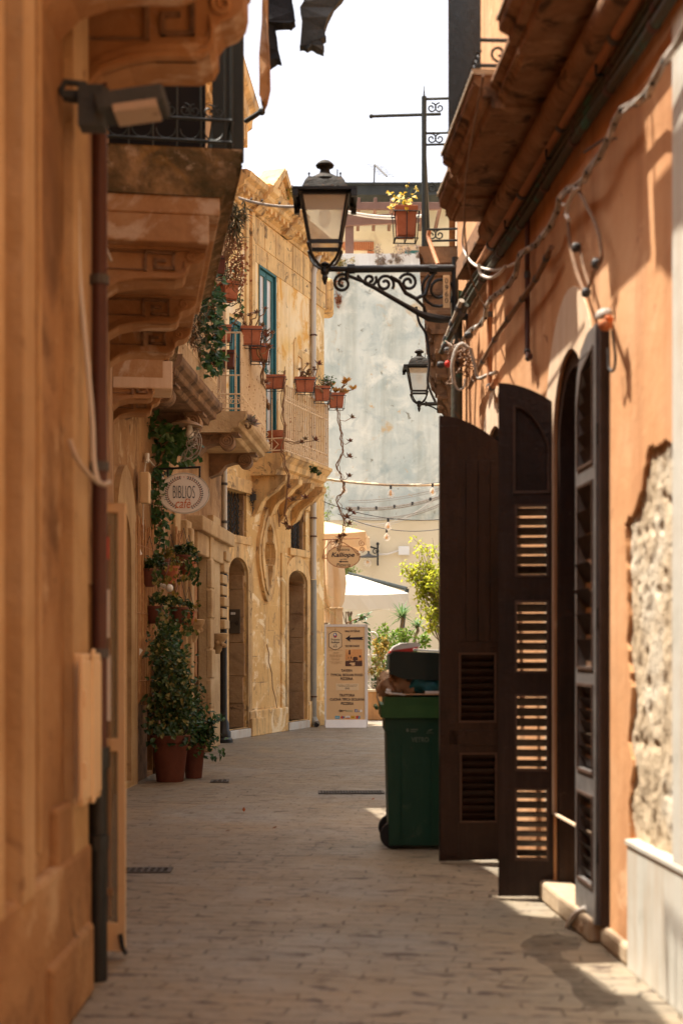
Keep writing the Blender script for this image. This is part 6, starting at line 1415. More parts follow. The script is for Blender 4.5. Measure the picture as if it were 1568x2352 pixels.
trough('planter with golden rosettes at the far corner of the rusty railing', P(772, 936, 25.3), R(8), .28, .22, .25, 'terra', 'golden', 10)
c = P(931, 545, 12.75); trough('terracotta planter with yellow leaves caged on the black railing at the right', c, R(4), .20, .17, .265, 'terra', None)
T = thing('geranium', 'yellow leaved geranium growing out of the planter on the black railing', 'plant', P(925, 470, 12.75)); m = MB(); s = MB()
for k in range(40):
    q = P(912+rnd(-18, 34), 462+rnd(-14, 22), 12.75)+V((0, rnd(-.1, .1), 0)); s.tube([P(928, 482, 12.75), q], .002, 4); m.leaf(q, V((rnd(-1, 1), rnd(-1, .3), rnd(-.4, .4))), V((rnd(-.5, .5), -.6, .6)), rnd(.04, .06), .05)
for u, v in ((935, 425), (948, 430), (960, 432), (952, 448), (905, 445), (925, 440)):
    q = P(u, v, 12.75); s.tube(wander(P(932, 480, 12.75), q, 5, .01), .0028, 4); cloud(m, q, .03, 5, .03)
m.build('foliage', 'yellowpetal', T); s.build('stem', 'midleaf', T)
T = thing('flower_pot', 'round terracotta pot standing on the rusty balcony floor behind the bars', 'plant pot', L4.pt(L4.sy(23.9), 4.68, .38)); m = MB(); m.lathe([(.11, 0), (.17, .30), (.19, .30), (.19, .40), (.16, .40), (.15, .34), (.01, .34)], L4.pt(L4.sy(23.9), 4.68, .36), 22); m.build('pot', 'terra', T, smooth=True)
# trailing succulent vines
def vine(lb, path, ros, r=.014, n=2, mt='succ', rr=.10):
    T = thing('trailing_succulent', lb, 'trailing plant', path[0], 'succulents trailing from the balconies'); s = MB(); m = MB()
    for k in range(n):
        pts = []
        off = rdir()*.028*k
        for a, b_ in zip(path, path[1:]): pts += wander(V(a)+off, V(b_)+off, 6, .016)
        pts = smooth(pts[::2]+[pts[-1]], 3); s.tube(pts, r*(1-.25*k), 6)
    for q in ros:
        e, b0 = V(q[0]), min(pts, key=lambda z: (z-V(q[0])).length); s.tube([b0, b0.lerp(e, .5)-V((0, 0, .035)), e], r*.6, 5); rosette(m, e, V((e.x-b0.x+rnd(-.3, .5), -.5, .5)), rr*rnd(.8, 1.15), 12)
    s.build('stem', 'stem', T, smooth=True); m.build('foliage', mt, T)
y = 25.2; p_ = lambda u, v: P(u, v, y)
vine('long brown succulent vine dangling below the corner planter over the oval sign', [p_(772, 935), p_(780, 980), p_(783, 1012), p_(786, 1040), p_(772, 1070), p_(783, 1095), p_(789, 1125), p_(772, 1150), p_(785, 1185), p_(790, 1200), p_(782, 1235), p_(776, 1265)], [(p_(u, v),) for u, v in ((806, 960), (803, 1015), (800, 1050), (800, 1095), (802, 1175), (810, 1180), (795, 1190), (800, 1205), (780, 1235), (774, 1246), (790, 1232))], .0095, 4)
vine('succulent vine looping through the rusty railing and over the balcony edge', [P(655, 850, 23.2), P(650, 930, 23.2), P(655, 985, 23.2), P(648, 1040, 23.2), P(664, 1100, 23.2), P(655, 1180, 23.2), P(660, 1215, 23.2)], [(P(u, v, 23.2),) for u, v in ((700, 1010), (722, 1012), (690, 1018), (672, 1150), (662, 1120), (700, 1145), (655, 1205), (665, 1215))], .010, 3)
vine('succulent vine hanging off the twin planters to the trough', [P(590, 800, 19.2), P(605, 840, 19.5), P(600, 880, 21), P(612, 920, 22.5), P(618, 940, 23)], [(P(u, v, y_),) for u, v, y_ in ((600, 750, 19), (612, 775, 19.2), (615, 800, 19.4), (608, 835, 19.4), (610, 925, 23), (612, 935, 23), (608, 880, 21))], .014, 2)
vine('grey green agave like rosette on the corner of the scrolled balcony', [P(562, 975, 18.9), P(570, 985, 18.9), P(575, 978, 18.9)], [(P(577, 975, 18.85),), (P(572, 968, 18.85),)], .012, 1, 'grey', .17)
vine('thin vine along the front of the succulent planters', [P(690, 860, 23.8), P(722, 885, 24.2), P(745, 905, 24.7), P(765, 918, 25.1)], [(P(u, v, y_),) for u, v, y_ in ((704, 862, 23.8), (731, 838, 24.2), (711, 880, 24), (752, 905, 24.8))], .012, 2)
climber('green leafy vine falling from the upper left railing planters', [P(492, 640, 15.8), P(485, 700, 15.8), P(488, 760, 16), P(498, 820, 16.2), P(478, 850, 16)], 300, .13, 'darkleaf', .095, stems=4)
climber('thin heart leaved vine beside the teal french door', [P(553, 620, 18.5), P(548, 690, 18.5), P(540, 745, 18.5)], 26, .07, 'midleaf', .07, stems=2)
climber('dry russet flower stems under the hanging bronze plant', [P(538, 555, 16.2), P(546, 610, 16.2), P(540, 660, 16.2)], 190, .15, 'dryleaf', .045, stems=5)
T = thing('oleander', 'bronze strap leaved plant hanging over the edge of the bracketed balcony', 'plant', P(535, 540, 15.5)); m = MB(); s = MB()
for k in range(24):
    t = random.random(); q = P(540+rnd(-26, 26), 470+t*75, 15.5)+V((0, rnd(-.15, .15), 0))
    for j in range(11): m.leaf(q+rdir()*.03, rdir()+V((.3, 0, -.1)), V((0, -.5, 1)), rnd(.10, .17), .022, .15)
    s.tube(wander(P(520, 600, 15.5), q, 6, .03), .005, 4)
m.build('foliage', 'oleander', T); s.build('stem', 'stem', T)
T = thing('spider_plant', 'dark narrow leaved plant drooping over the end of the scrolled balcony slab', 'plant', P(450, 770, 14.9)); m = MB(); s = MB()
for k in range(15):
    q = P(445+rnd(-18, 38), 745+rnd(-75, 60), 14.8)
    for j in range(9): m.leaf(q+rdir()*.03, rdir()+V((.4, 0, -.2)), V((0, -.5, 1)), rnd(.10, .18), .020, .2)
    s.tube(wander(P(440, 790, 14.8), q, 5, .03), .005, 4)
m.build('foliage', 'oleander', T); s.build('stem', 'stem', T)
# ------------------------------------------------ pipes, cables, lamps and small fittings
random.seed(51)
def pipe(name, lb, cat, pts, r, mt, clips=0, grp=None, n=10, cm='grate'):
    pts = smooth(pts) if name in ('cable', 'flex_cable', 'wire', 'tap') or 'bent' in lb else [V(p) for p in pts]; T = thing(name, lb, cat, pts[0], grp); m = MB(); m.tube(pts, r, n); m.build('pipe', mt, T, smooth=True)
    if clips:
        m = MB()
        for k in range(clips):
            t = (k+.5)/clips*(len(pts)-1); i = int(t); q = pts[i].lerp(pts[min(i+1, len(pts)-1)], t-i); d = (pts[min(i+1, len(pts)-1)]-pts[i]).normalized()
            m.tube([q-d*.02, q+d*.02], r*1.25, n)
        m.build('clip', cm, T)
    return T
# left downpipe, meter box, floodlight, flex
pipe('downpipe', 'dark brown downpipe running down the near left wall', 'downpipe', [(-1.062, 6.25, 1.02), (-1.062, 6.25, 4.3)], .034, 'pipebrown', 4)
T = thing('downpipe', 'black cast iron foot of the brown downpipe on the left', 'downpipe', (-1.08, 6.42, 0)); m = MB(); m.tube([(-1.068, 6.22, 0), (-1.068, 6.22, .98)], .046, 12); m.build('pipe', 'ironblack', T, smooth=True); m = MB(); m.tube([(-1.068, 6.22, .93), (-1.068, 6.22, 1.02)], .058, 12); m.tube([(-1.068, 6.20, .58), (-1.068, 6.20, .64)], .058, 12); m.build('collar', 'ironblack', T)
T = thing('meter_box', 'cream metal meter box on the near left wall beside the downpipe', 'meter box', (-1.05, 5.9, .8)); m = MB(); m.box((-1.085, 5.95, 1.12), (.09, .42, .62)); m.build('case', 'creampaint', T, bevel=.008); m = MB(); m.box((-1.04, 5.90, 1.12), (.02, .44, .56)); m.box((-1.028, 5.90, 1.13), (.012, .05, .64)); m.build('door', 'creampaint', T, bevel=.005); m = MB()
for z in (.96, 1.25): m.box((-1.03, 5.70, z), (.025, .03, .07))
m.build('hinge', 'creampaint', T, bevel=.004)
T = thing('floodlight', 'blurred grey floodlight on a bracket under the nearest balcony', 'floodlight', P(240, 250, 5.6)); yf_ = 5.6
p, q = P(290, 250, yf_), P(380, 232, yf_); m = MB()
m.box(P(305, 242, yf_), (.27, .2, .07), Matrix.Rotation(R(-8), 3, 'Y')); m.build('head', 'cloth2', T, bevel=.012); m = MB(); m.box(P(318, 263, yf_)+V((0, -.02, .0)), (.17, .16, .03), Matrix.Rotation(R(-8), 3, 'Y')); m.build('lens', 'pipegrey', T)
m = MB(); m.box(P(213, 250, yf_), (.10, .10, .16)); m.box(P(185, 220, yf_), (.14, .05, .03)); m.tube([P(140, 210, yf_), P(150, 188, yf_), P(200, 195, yf_)], .014, 6); m.tube([P(140, 210, yf_), P(160, 228, yf_), P(215, 235, yf_)], .014, 6); m.build('bracket', 'cloth2', T, bevel=.006)
pipe('flex_cable', 'grey flexible conduit bending down the near left wall', 'cable', [P(178, 460, 5.85), P(182, 620, 5.85), P(198, 800, 5.85), P(212, 960, 5.85), P(216, 1060, 5.85), P(226, 1110, 5.85)], .011, 'pvc')
pipe('flex_cable', 'short pale conduit crossing the brown downpipe on the left', 'cable', [P(160, 1010, 5.6), P(178, 1055, 5.6), P(205, 1090, 5.7), P(235, 1112, 6.0), P(252, 1108, 6.2)], .011, 'pipegrey')
pipe('flex_cable', 'thin grey wire drooping under the scrolled brackets at the left', 'cable', [P(207, 490, 7.4), P(228, 545, 7.4), P(243, 570, 7.4), P(256, 600, 7.4)], .008, 'cable')
# cream glazed door standing open at the left
T = thing('glass_door', 'cream framed glass door standing open at the left edge of the lane', 'door', (-1.15, 6.62, 0))
xa, xb, yd_ = -1.30, -1.008, 6.62; fnd = lambda a, z, o: V((a, yd_+o+(xb-a)*.25, z)); zt_ = P(0, 1155, yd_).z
m = MB(); zm0, zm1 = P(0, 1727, yd_).z, P(0, 1697, yd_).z
m.panel(rect(xa, xb, .04, zt_), [rect(xa+.03, xb-.034, .17, zm0), rect(xa+.03, xb-.034, zm1, zt_-.045)], fnd, .0, .035); m.build('frame', 'creampaint', T, bevel=.004)
m = MB(); m.panel(rect(xa+.02, xb-.03, .1, zt_-.03), [], fnd, .015, .019); m.build('pane', 'vitrine', T)
m = MB(); m.panel(rect(xa+.18, xb-.06, .3, .33), [], fnd, .0, .014); m.panel(rect(xb-.075, xb-.07, .2, zt_-.1), [], fnd, .0, .012); m.build('bead', 'brass', T)
m = MB(); m.tube([(xb-.02, yd_, .12), (xb-.005, yd_-.02, .06), (xb+.012, yd_-.03, .035)], .012, 6); m.build('door_stop', 'rubber', T)
for k, (z0, z1, mt, lb) in enumerate(((1.86, 1.96, 'redpack', 'red notice stuck beside the cream glass door'), (1.50, 1.72, 'whitebox', 'upper white notice stuck beside the cream glass door'), (1.12, 1.42, 'whitebox', 'long white notice stuck beside the cream glass door'))):
    m = MB(); m.box((-1.088+.004*k, 6.50, (z0+z1)/2), (.05, .012, z1-z0)); tag(m.build('notice', mt), lb, 'notice')
# cafe wall fittings
YW = lambda u: 3.125/((CX-u)/F+.0573)-.22
PW = lambda u, v, y=0: P(u, v, YW(u))
T = thing('electric_box', 'cream plastic electric box on the wall left of the cafe sign', 'electric box', P(332, 1122, 15.55)); m = MB(); c = P(334, 1121, 15.55); m.box(c, (.10, .16, .34)); m.build('case', 'creampaint', T, bevel=.012); m = MB(); m.box(c+V((.052, 0, .06)), (.006, .10, .16)); m.build('vent', 'signpale', T)
T = thing('wall_lamp', 'cafe wall lamp with a flat brown shade over a frosted bulb', 'lamp', P(430, 968, 16.45)); c = P(430, 973, 16.45)
m = MB(); m.lathe([(.18, -.02), (.175, -.012), (.12, .02), (.035, .04), (.018, .07), (.003, .075)], c, 28, Matrix.Rotation(R(6), 3, 'Y')); m.build('shade', 'brass', T, smooth=True)
m = MB(); m.lathe([(.022, .02), (.028, -.03), (.038, -.075), (.05, -.115), (.044, -.145), (.022, -.162), (.003, -.165)], c+V((.03, 0, .0)), 18); m.build('bulb', 'bulb', T, smooth=True); m = MB(); m.tube([c+V((0, 0, .06)), c+V((-.05, .1, .13)), c+V((-.16, .3, .12))], .012, 8); m.build('arm', 'brass', T)
m = MB()
for k in range(6): m.tube(wander(P(448+k*2, 985, 16.45), P(440-k*5, 1052+k*2, 16.5), 10, .05), .007, 5)
m.stube([P(452, 985, 16.45), P(463, 1010, 16.45), P(458, 1040, 16.45), P(440, 1055, 16.5), P(425, 1050, 16.5)], .008, 5); m.stube([P(450, 990, 16.45), P(459, 1012, 16.45), P(452, 1038, 16.45), P(436, 1050, 16.5)], .007, 5)
o = m.build('wire_coil', 'cable'); tag(o, 'coil of grey wires hanging beside the brown enamel lamp', 'wire')
T = thing('festoon_cable', 'white festoon cable with lamp holders running down the ivy wall', 'cable', PW(338, 1048)); m = MB()
m.stube([PW(338, 1048), PW(333, 1080), PW(330, 1150), PW(329, 1245), PW(332, 1330), PW(325, 1370), PW(318, 1400), PW(316, 1470)], .008, 5)
m.stube([PW(338, 1048), PW(350, 1065), PW(363, 1075), PW(372, 1074)], .010, 5); m.stube([PW(366, 1085), PW(378, 1105), PW(376, 1120), PW(364, 1122)], .010, 5); m.stube([PW(364, 1145), PW(376, 1200), PW(378, 1300)], .007, 5)
m.stube([PW(345, 1500), PW(350, 1525), PW(360, 1530), PW(365, 1510)], .008, 5); m.build('cable', 'cablewhite', T)
for u, v, y, dx, dz, bl in ((338, 1052, 16.2, .0, -1, 0), (363, 1078, 16.4, .6, -.6, 0), (364, 1135, 16.4, -.8, .1, 0), (318, 1265, 16.2, -.4, 1, 0), (372, 1345, 16.5, .9, -.3, 1), (318, 1500, 16.0, -.4, -.7, 1), (345, 1495, 16.0, .4, -1, 0), (356, 1503, 16.0, -1, .1, 1)):
    c = PW(u, v); d = V((dx, -.25, dz)).normalized(); m = MB(); m.tube([c-d*.05, c+d*.05], .026, 10); so = m.build('lamp_holder', 'white', T)
    if bl: m = MB(); m.sphere(c+d*.10, .048, 12); m.build('bulb', 'bulb', T, smooth=True)
pipe('downpipe', 'pale grey plastic downpipe between the cafe portal and the arched doorway', 'downpipe', [P(516, 1068, 22.1), P(516, 1330, 22.1)], .040, 'pvc', 3)
pipe('downpipe', 'thin black pipe continuing up the corner above the iron foot', 'downpipe', [P(519, 1270, 21.9), P(517, 1345, 21.9)], .012, 'ironblack')
T = thing('downpipe', 'black cast iron downpipe with a flared foot left of the arched doorway', 'downpipe', P(514, 1700, 22.0)); b = P(513, 0, 22.0).x; zt = P(0, 1318, 22).z
m = MB(); m.lathe([(.15, 0), (.15, .05), (.12, .08), (.12, .16), (.095, .20), (.09, .30), (.065, .36), (.060, .5), (.058, zt-.15), (.075, zt-.13), (.08, zt-.02), (.06, zt), (.02, zt+.02)], (b, 22.0, 0), 20); m.build('pipe', 'ironblack', T, smooth=True); m = MB(); m.tube([(b-.08, 22.02, zt-.05), (b-.02, 22.02, zt+.02)], .05, 10); m.build('elbow', 'ironblack', T)
e = L4.pt(L4.su(713), 0, .06)
q = lambda u, v: P(u, v, P(713, 0, 1).y and e.y)
T = thing('downpipe', 'cream over faded blue downpipe at the corner of the honey house, open at its foot', 'downpipe', (e.x, e.y, 0)); zz = lambda v: HC-(v-V0)/F*e.y
ol = V((L4.n.x, L4.n.y, 0)); m = MB(); m.tube([(e.x, e.y, zz(1330)), (e.x, e.y, zz(1110))], .050, 12); m.tube([(e.x, e.y, zz(1072)), (e.x, e.y, zz(630)), (e.x+.03, e.y+.02, zz(612)), (e.x+.10, e.y+.1, zz(585)), (e.x+.11, e.y+.1, zz(560))], .048, 12); m.build('upper_pipe', 'pvc', T, smooth=True)
m = MB(); m.tube([(e.x, e.y, .12), (e.x, e.y, zz(1332))], .058, 12); m.tube([(e.x, e.y, .16), (e.x+.03, e.y-.05, .09), (e.x+.06, e.y-.13, .06)], .066, 12); m.build('lower_pipe', 'bluepipe', T, smooth=True); m = MB(); m.tube([(e.x+.062, e.y-.135, .06), (e.x+.064, e.y-.138, .06)], .054, 12); m.build('outlet', 'dark', T)
m = MB()
for v in (770, 1190, 1232, 1600): m.tube([(e.x, e.y, zz(v)-.012), (e.x, e.y, zz(v)+.012)], .066, 12)
m.build('clip', 'pipebrown', T)
o4 = .03; lp = lambda u, v: L4.pt(*L4.hit(u, v, .03), .03)
pipe('wire', 'twisted wires running across the honey facade below the balcony', 'wire', [lp(521, 1100), lp(535, 1108), lp(556, 1115), lp(572, 1120), lp(580, 1140), lp(590, 1155), lp(615, 1168), lp(633, 1160), lp(640, 1185), lp(642, 1210)], .010, 'cablebrown')
T = thing('wire_knot', 'knot of black wires and connectors on the honey facade under the balcony', 'wire', lp(578, 1140)); m = MB()
for k in range(7): m.tube(wander(lp(572+rnd(-6, 8), 1128+rnd(-8, 8)), lp(584+rnd(-8, 6), 1160+rnd(-20, 22)), 6, .04), .008, 5)
m.box(lp(580, 1142), (.12, .06, .10)); m.build('wire', 'cabledark', T)
# right wall: rope of cables, conduits, gutter pipe
def rp(y, z, o): return R1.pt(R1.sy(y), z, o)
T = thing('cable_bundle', 'thick rope of grey cables wound together along the orange wall', 'cable', rp(5.2, 3.8, .07)); random.seed(61)
base = [rp(5.0+i*.16, 3.79+.035*math.sin(i*.9)+.012*i*.1, .085+.012*math.sin(i*1.7)) for i in range(40)]
m = MB(); m.tube([p for p in base], [.010+.002*math.sin(i*2.3) for i in range(40)], 8)
for s_ in range(3): m.tube([p+V((.0, 0, 0))+V((.013*math.cos(i*1.1+s_*2.1), 0, .015*math.sin(i*1.1+s_*2.1))) for i, p in enumerate(base)], .007, 5)
m.build('cable', 'cable', T); m = MB()
for i in range(1, 39):
    if random.random() < .8: d = (base[i+1 if i < 39 else i]-base[i]).normalized(); p = base[i]; m.tube([p-d*.008, p+d*.008], .0175, 8)
m.build('tape', 'cabledark', T); m = MB()
for i in range(0, 39, 3): d = (base[i+1]-base[i]); m.tube([base[i]+d*.45, base[i]+d*.9], .0155, 8)
m.build('wrap', 'cablewhite', T)
pipe('cable', 'second thinner cable sagging below the rope of cables', 'cable', [rp(7.9, 3.68, .07), rp(8.3, 3.62, .07), rp(8.9, 3.6, .07), rp(9.6, 3.58, .07), rp(10.3, 3.52, .07), rp(10.9, 3.45, .07)], .016, 'cablebrown', 7)
for k, (z, o, mt, lb) in enumerate(((4.16, .05, 'pipegreen', 'uppermost of three green conduits under the soffit'), (4.10, .055, 'pipegreen', 'middle one of three green conduits under the soffit'), (4.03, .06, 'pipegreen', 'lowest of three green conduits, thicker with bright green patches'))):
    pts = [rp(4.8+i*.35, z+.012*math.sin(i*.8+k)+.006*i, o) for i in range(20)]
    pipe('conduit', lb, 'pipe', pts, .017 if k < 2 else .024, mt, 9, 'green conduits under the soffit', cm='pipebrown')
pts = [rp(4.8+i*.4, 4.245+.006*math.sin(i), .075) for i in range(15)]
T = pipe('gutter_pipe', 'orange painted pipe held by iron hooks under the balcony soffit', 'pipe', pts, .032, 'pipeorange', 5); m = MB()
for yy in (5.6, 6.75, 7.9, 9.2): m.tube([rp(yy, 4.22, .10), rp(yy, 4.17, .10), rp(yy, 4.17, .0)], .009, 6)
m.build('hook', 'ironblack', T)
pipe('conduit', 'vertical brown conduit with an elbow ending above the louvred shutter', 'pipe', [rp(8.75, 4.15, .04), rp(8.75, 3.55, .04), rp(8.75, 3.28, .04), rp(8.68, 3.22, .05), rp(8.60, 3.22, .05)], .016, 'pipebrown', 3)
pipe('conduit', 'vertical orange painted conduit on the wall left of the louvred shutter', 'pipe', [rp(10.15, 4.3, .04), rp(10.15, 3.6, .04), rp(10.15, 3.32, .04), rp(10.05, 3.28, .05), rp(9.85, 3.30, .05)], .020, 'pipeorange', 3)
pipe('downpipe', 'dark green downpipe at the corner of the orange house by the lantern', 'downpipe', [rp(11.55, .1, .075), rp(11.55, 4.35, .075)], .048, 'pipegreen', 5, cm='pipegreen')
for k, (u0, v0, u1, v1) in enumerate(((1060, 690, 1018, 795), (1070, 700, 1012, 812))):
    pipe('conduit', ('paler', 'greener')[k]+' slanting conduit hanging past the lantern bracket', 'pipe', [P(u0, v0, 10.9), P((u0+u1)/2, (v0+v1)/2, 11.1), P(u1, v1, 11.2)], .022, ('pipegrey', 'pipegreen')[k], 3, 'slanting conduits by the lantern')
T = thing('wire_tangle', 'tangle of wires, connectors and flexible tube on the wall by the green downpipe', 'wire', rp(10.9, 3.4, .1)); m = MB(); random.seed(71)
for k in range(16): m.tube(wander(P(1020+rnd(0, 70), 770+rnd(0, 50), 10.9-rnd(0, .3)), P(1030+rnd(0, 60), 820+rnd(0, 70), 10.9-rnd(0, .3)), 7, .05), .006, 5)
m.build('wire', 'cablebrown', T); m = MB()
for u, v in ((1012, 838), (1028, 805), (1048, 800), (1050, 838), (1062, 800), (1075, 770)): m.sphere(P(u, v, 10.8), .035, 8, (1, 1, .8))
m.build('connector', 'cabledark', T); m = MB(); m.sphere(P(1028, 836, 10.7), .028, 8); m.build('cap', 'redpack', T); m = MB()
m.stube([P(1042, 880, 10.6), P(1038, 840, 10.6), P(1046, 805, 10.6), P(1060, 790, 10.6), P(1075, 800, 10.6)], .015, 8); m.stube([P(1042, 880, 10.6), P(1052, 895, 10.6), P(1064, 890, 10.6), P(1068, 870, 10.6)], .010, 6); m.stube([P(1080, 800, 10.4), P(1090, 840, 10.4), P(1098, 868, 10.4), P(1118, 862, 10.2), P(1140, 855, 10.0)], .014, 6); m.build('flexible_tube', 'cable', T)
pipe('cable', 'white cable curling between the soffit and the rope of cables', 'cable', [P(1120, 400, 9.4), P(1075, 480, 10.0), P(1062, 560, 10.4), P(1085, 605, 10.2), P(1130, 620, 9.8), P(1165, 612, 9.5), P(1200, 596, 9.2)], .009, 'cablewhite')
pipe('cable', 'white hooked cable loop below the curl by the lantern arm', 'cable', [P(1098, 605, 10.0), P(1104, 630, 10.0), P(1124, 638, 9.9), P(1145, 628, 9.7), P(1160, 612, 9.5)], .012, 'cablewhite')
pipe('cable', 'thin brown cable hanging from the soffit beside the white curl', 'cable', [rp(7.6, 4.5, .5), rp(8.6, 4.2, .45), rp(9.4, 3.95, .3), rp(10.0, 3.85, .1)], .006, 'cablebrown')
pipe('cable', 'black wire curving down from the lantern bracket to the smaller lantern', 'cable', [P(955, 705, 13), P(962, 740, 13), P(978, 770, 13), P(985, 830, 13), P(982, 880, 13), P(1000, 925, 13)], .012, 'cabledark')
pipe('conduit', 'orange bent pipe from the far balcony corner to the lantern arm', 'pipe', [P(985, 530, 11.8), P(984, 548, 11.8), P(995, 580, 11.7), P(1005, 608, 11.6)], .018, 'pipeorange', 0)
# the loop of cable hanging on the wall above the folded shutter
T = thing('cable_loop', 'loop of white and brown cables hung on the sunlit orange wall', 'cable', rp(7.5, 3.7, .05)); m = MB(); yz = lambda u, v, o: R1.pt(*R1.hit(u, v, o), o)
m.stube([yz(1330, 430, .08), yz(1310, 455, .08), yz(1300, 490, .08), yz(1305, 505, .08)], .012, 6); m.stube([yz(1318, 432, .09), yz(1300, 470, .09), yz(1292, 470, .09)], .010, 6); m.build('cable', 'cablewhite', T); m = MB()
m.stube([yz(1325, 432, .07), yz(1345, 470, .07), yz(1372, 530, .07), yz(1380, 590, .07), yz(1368, 620, .07)], .010, 6); m.stube([yz(1303, 505, .07), yz(1308, 560, .07), yz(1322, 620, .07), yz(1340, 670, .07)], .010, 6); m.stube([yz(1366, 620, .07), yz(1355, 650, .07), yz(1345, 675, .07)], .009, 6); m.stube([yz(1330, 560, .06), yz(1338, 610, .06), yz(1352, 655, .06)], .008, 6); m.build('cable', 'cablebrown', T); m = MB()
for u, v in ((1368, 605), (1322, 568), (1345, 672)): m.sphere(yz(u, v, .08), .026, 8)
m.build('connector', 'cabledark', T)
pipe('wire_hook', 'iron hook with a thin wire on the wall under the rope of cables', 'hook', [yz(1340, 350, .09), yz(1385, 320, .09), yz(1415, 318, .0)], .006, 'grate')
T = thing('wall_light', 'small wall light with white hood and orange red glass above the folded shutter', 'lamp', yz(1385, 745, .05)); m = MB(); c = yz(1386, 722, .10); m.lathe([(.042, -.010), (.040, .006), (.03, .02), (.006, .028)], c, 16, Matrix.Rotation(R(-14), 3, 'Y')); m.build('hood', 'cable', T, smooth=True); m = MB(); m.sphere(yz(1389, 746, .10), .034, 12, (1, 1, .85)); m.build('glass', 'brick', T, smooth=True); m = MB()
for k in range(12): m.sphere(c+V((rnd(-.045, .04), rnd(-.05, .02), -.035+rnd(-.022, .012))), .013, 6)
m.build('ornament', 'inkorange', T); m = MB(); m.tube([c, yz(1395, 722, 0)], .012, 6); m.build('stem', 'white', T)
pipe('cable', 'dark cord hanging behind the folded shutter below the wall light', 'cable', [yz(1405, 760, .05), yz(1412, 820, .05), yz(1408, 850, .05), yz(1398, 845, .06), yz(1396, 800, .06)], .007, 'cabledark')
pipe('flex_cable', 'white corrugated tube coming out of the wall foot under the shutters', 'cable', [yz(1345, 2085, .05), yz(1322, 2098, .08), yz(1305, 2120, .09), yz(1298, 2140, .085)], .013, 'cablewhite')
pipe('tap', 'small brass tap at the foot of the orange wall', 'tap', [yz(1345, 2120, .02), yz(1338, 2123, .07), yz(1336, 2140, .075)], .012, 'brass')
# far right fittings beyond the lantern
T = thing('clothes_pole', 'thin iron pole sticking out over the lane from the black railing', 'pole', P(1008, 262, 12.5)); m = MB(); m.tube([P(852, 267, 12.55), P(1012, 262, 12.55)], .014, 8); m.build('rod', 'irondark', T); m = MB(); m.sphere(P(852, 267, 12.55), .02, 8); m.build('finial', 'irondark', T)
m = MB(); m.tube([P(565, 278, 11.6), P(602, 255, 11.4)], .020, 8); m.sphere(P(601, 256, 11.4), .032, 8); tag(m.build('clothes_bracket', 'irondark'), 'short iron clothes bracket pointing out from the end of the bracketed balcony', 'bracket')
m = MB(); m.tube(sagline(P(548, 453, 12), P(700, 472, 11.9), .03), .007, 6); m.tube(sagline(P(548, 456, 12), P(700, 475, 11.9), .03), .006, 6)
T = thing('overhead_cable', 'pale overhead cable crossing to the large lantern', 'cable', P(548, 453, 12)); m.build('cable', 'cable', T); m = MB()
for u, v in ((600, 460), (640, 466), (575, 457)): m.tube([P(u, v, 11.95), P(u+4, v+.5, 11.95)], .012, 6)
m.build('clip', 'cabledark', T)
m = MB(); 
for u, v in ((1005, 850), (1008, 862), (1004, 874)): cloud(m, P(u, v, 16), .07, 24, .04)
tag(m.build('dried_flowers', 'yellowpetal'), 'sprig of yellow flowers at the corner beyond the lantern', 'flowers')
# laundry on a line above the lane
def garment(lb, pts, y, dz, mt, seed):
    random.seed(seed); m = MB(); loop = [P(u, v, y) for u, v in pts]; cx_ = sum(p.x for p in loop)/len(loop); cz_ = sum(p.z for p in loop)/len(loop)
    n = 10; tri = [tuple(t) for t in geometry.tessellate_polygon([[V((p.x, p.z, 0)) for p in loop]])]
    fr = [p+V((0, -.05+.03*math.sin(p.x*40+p.z*9), 0)) for p in loop]; bk = [p+V((0, .05+.03*math.sin(p.x*35), 0)) for p in loop]
    m.add(fr, tri); m.add(bk, [t[::-1] for t in tri]); L = len(loop); m.add(fr+bk, [(i, (i+1) % L, L+(i+1) % L, L+i) for i in range(L)])
    tag(m.build('laundry', mt, bevel=.012), lb, 'clothes', 'laundry on the line')
garment('black garment hanging nearer the left balcony with a long pointed tail', [(614, -30), (610, 10), (607, 60), (604, 110), (601, 140), (608, 156), (620, 150), (630, 144), (638, 142), (645, 146), (640, 120), (633, 80), (632, 62), (650, 64), (668, 60), (676, 50), (676, 30), (670, 0), (668, -30)], 9.8, 0, 'cloth', 1)
garment('grey green garment hanging to the right of the black one', [(700, -30), (698, 15), (690, 25), (694, 50), (692, 75), (689, 108), (698, 110), (706, 118), (716, 112), (726, 116), (742, 118), (744, 108), (736, 95), (748, 88), (744, 72), (752, 50), (768, 22), (785, 0), (800, -30)], 9.8, 0, 'cloth2', 2)
garment('narrow tan cloth strip hanging at the edge of the bracketed balcony', [(604, -30), (602, 60), (598, 130), (597, 200), (599, 230), (606, 240), (613, 232), (618, 200), (620, 150), (614, 60), (612, -30)], 8.9, 0, 'corbel', 3)
zl = P(0, -28, 9.8).z; m = MB(); x9 = P(690, 0, 9.8).x
m.tube(sagline((P(540, 0, 9.8).x, 9.8, zl+.02), (R1.pt(R1.sy(9.8), 0, .05).x, 9.8, zl+.12), .04), .006, 5); tag(m.build('clothes_line', 'cabledark'), 'clothes line strung across the lane above the laundry', 'clothes line')
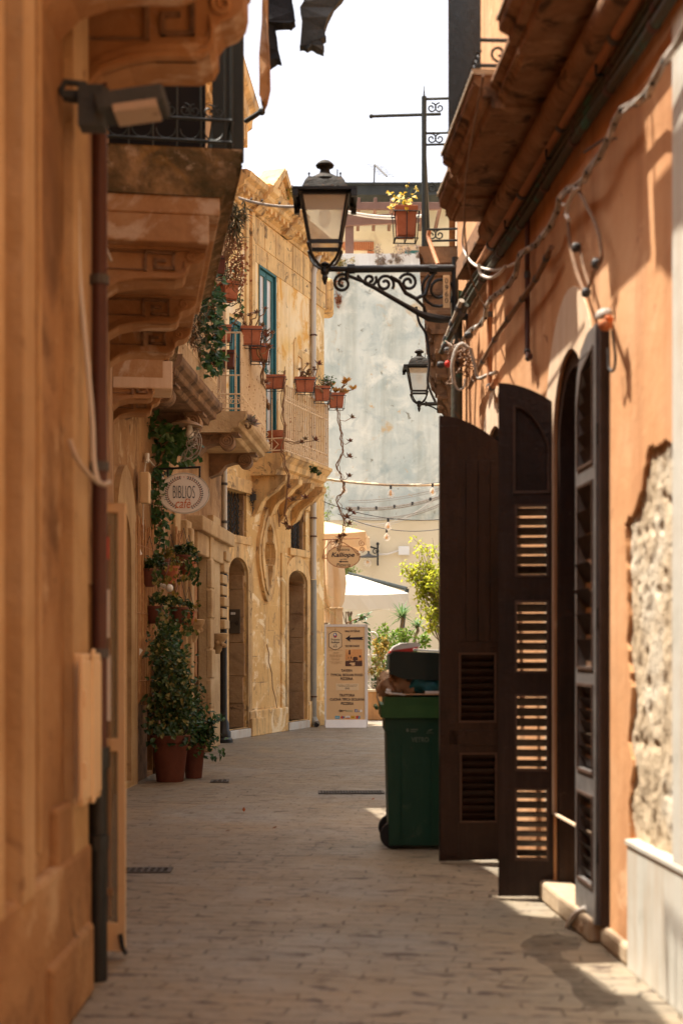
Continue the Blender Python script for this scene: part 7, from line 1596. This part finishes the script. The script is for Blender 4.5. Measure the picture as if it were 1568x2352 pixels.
# drain covers and litter in the paving
def drain(lb, c, w_, d_, ang, nx, ny):
    c = V(c); T = thing('drain_grate', lb, 'drain', c, 'iron drains in the paving'); mm = Matrix.Rotation(ang, 3, 'Z'); m = MB()
    fg = lambda a, b_, o: c+mm @ V((a, b_, o)); hs = []
    for i in range(nx):
        for j in range(ny):
            a = -w_/2+w_*(i+.5)/nx; b_ = -d_/2+d_*(j+.5)/ny; hs.append(rect(a-w_/nx*.33, a+w_/nx*.33, b_-d_/ny*.36, b_+d_/ny*.36))
    m.panel(rect(-w_/2-.02, w_/2+.02, -d_/2-.02, d_/2+.02), hs, fg, .004, .012); m.build('grate', 'grate', T)
    m = MB(); m.panel(rect(-w_/2, w_/2, -d_/2, d_/2), [], fg, .002, .005); m.build('pit', 'dark', T)
drain('iron grate at the left edge of the paving near the cream door', P(335, 2001, 9.28), .30, .16, R(2), 7, 2)
drain('long iron drain grate across the paving beside the bin', P(806, 1821, 14.3), .62, .22, R(2), 22, 2)
drain('small iron cover near the big pots', P(505, 1795, 15.5), .16, .22, R(3), 3, 4)
random.seed(81)
for k, (u, v, mt, lb) in enumerate(((560, 1868, 'inkorange', 'orange dry leaf lying mid lane'), (628, 1907, 'dryleaf', 'red brown dry leaf lying mid lane below the orange one'), (518, 1912, 'inkorange', 'dry leaf lying left of the lane middle'), (470, 1728, 'inkorange', 'orange leaf lying near the big pots'), (855, 1840, 'dryleaf', 'dry leaf lying by the long drain grate'), (640, 1680, 'dryleaf', 'dark leaf lying near the honey house steps'))):
    y = F*HC/(v-V0); c = V(((u-CX)/F*y, y, .012)); m = MB(); m.leaf(c, V((rnd(-1, 1), rnd(-1, 1), .1)), V((0, 0, 1)), .06, .03, -.1); tag(m.build('fallen_leaf', mt), lb, 'leaf', 'leaves fallen on the paving')
m = MB(); lp_ = []
for u, v in ((1195, 2172), (1225, 2152), (1285, 2148), (1338, 2162), (1322, 2180), (1285, 2188), (1300, 2208), (1352, 2238), (1402, 2272), (1436, 2305), (1402, 2318), (1372, 2330), (1330, 2300), (1305, 2262), (1262, 2226), (1236, 2206), (1205, 2194)):
    y = F*HC/(v-V0); lp_.append(((u-CX)/F*y, y))
lq = []
for k, (a, b) in enumerate(lp_):
    a2, b2 = lp_[(k+1) % len(lp_)]
    for t in (0, .33, .66): lq.append((a+(a2-a)*t+rnd(-.012, .012), b+(b2-b)*t+rnd(-.03, .03)))
m.panel(lq, [], lambda a, b, o: V((a, b, o)), .001, .004, back=False); tag(m.build('damp_stain', 'damp'), 'dark damp stain spreading on the paving at the foot of the right wall', 'stain')
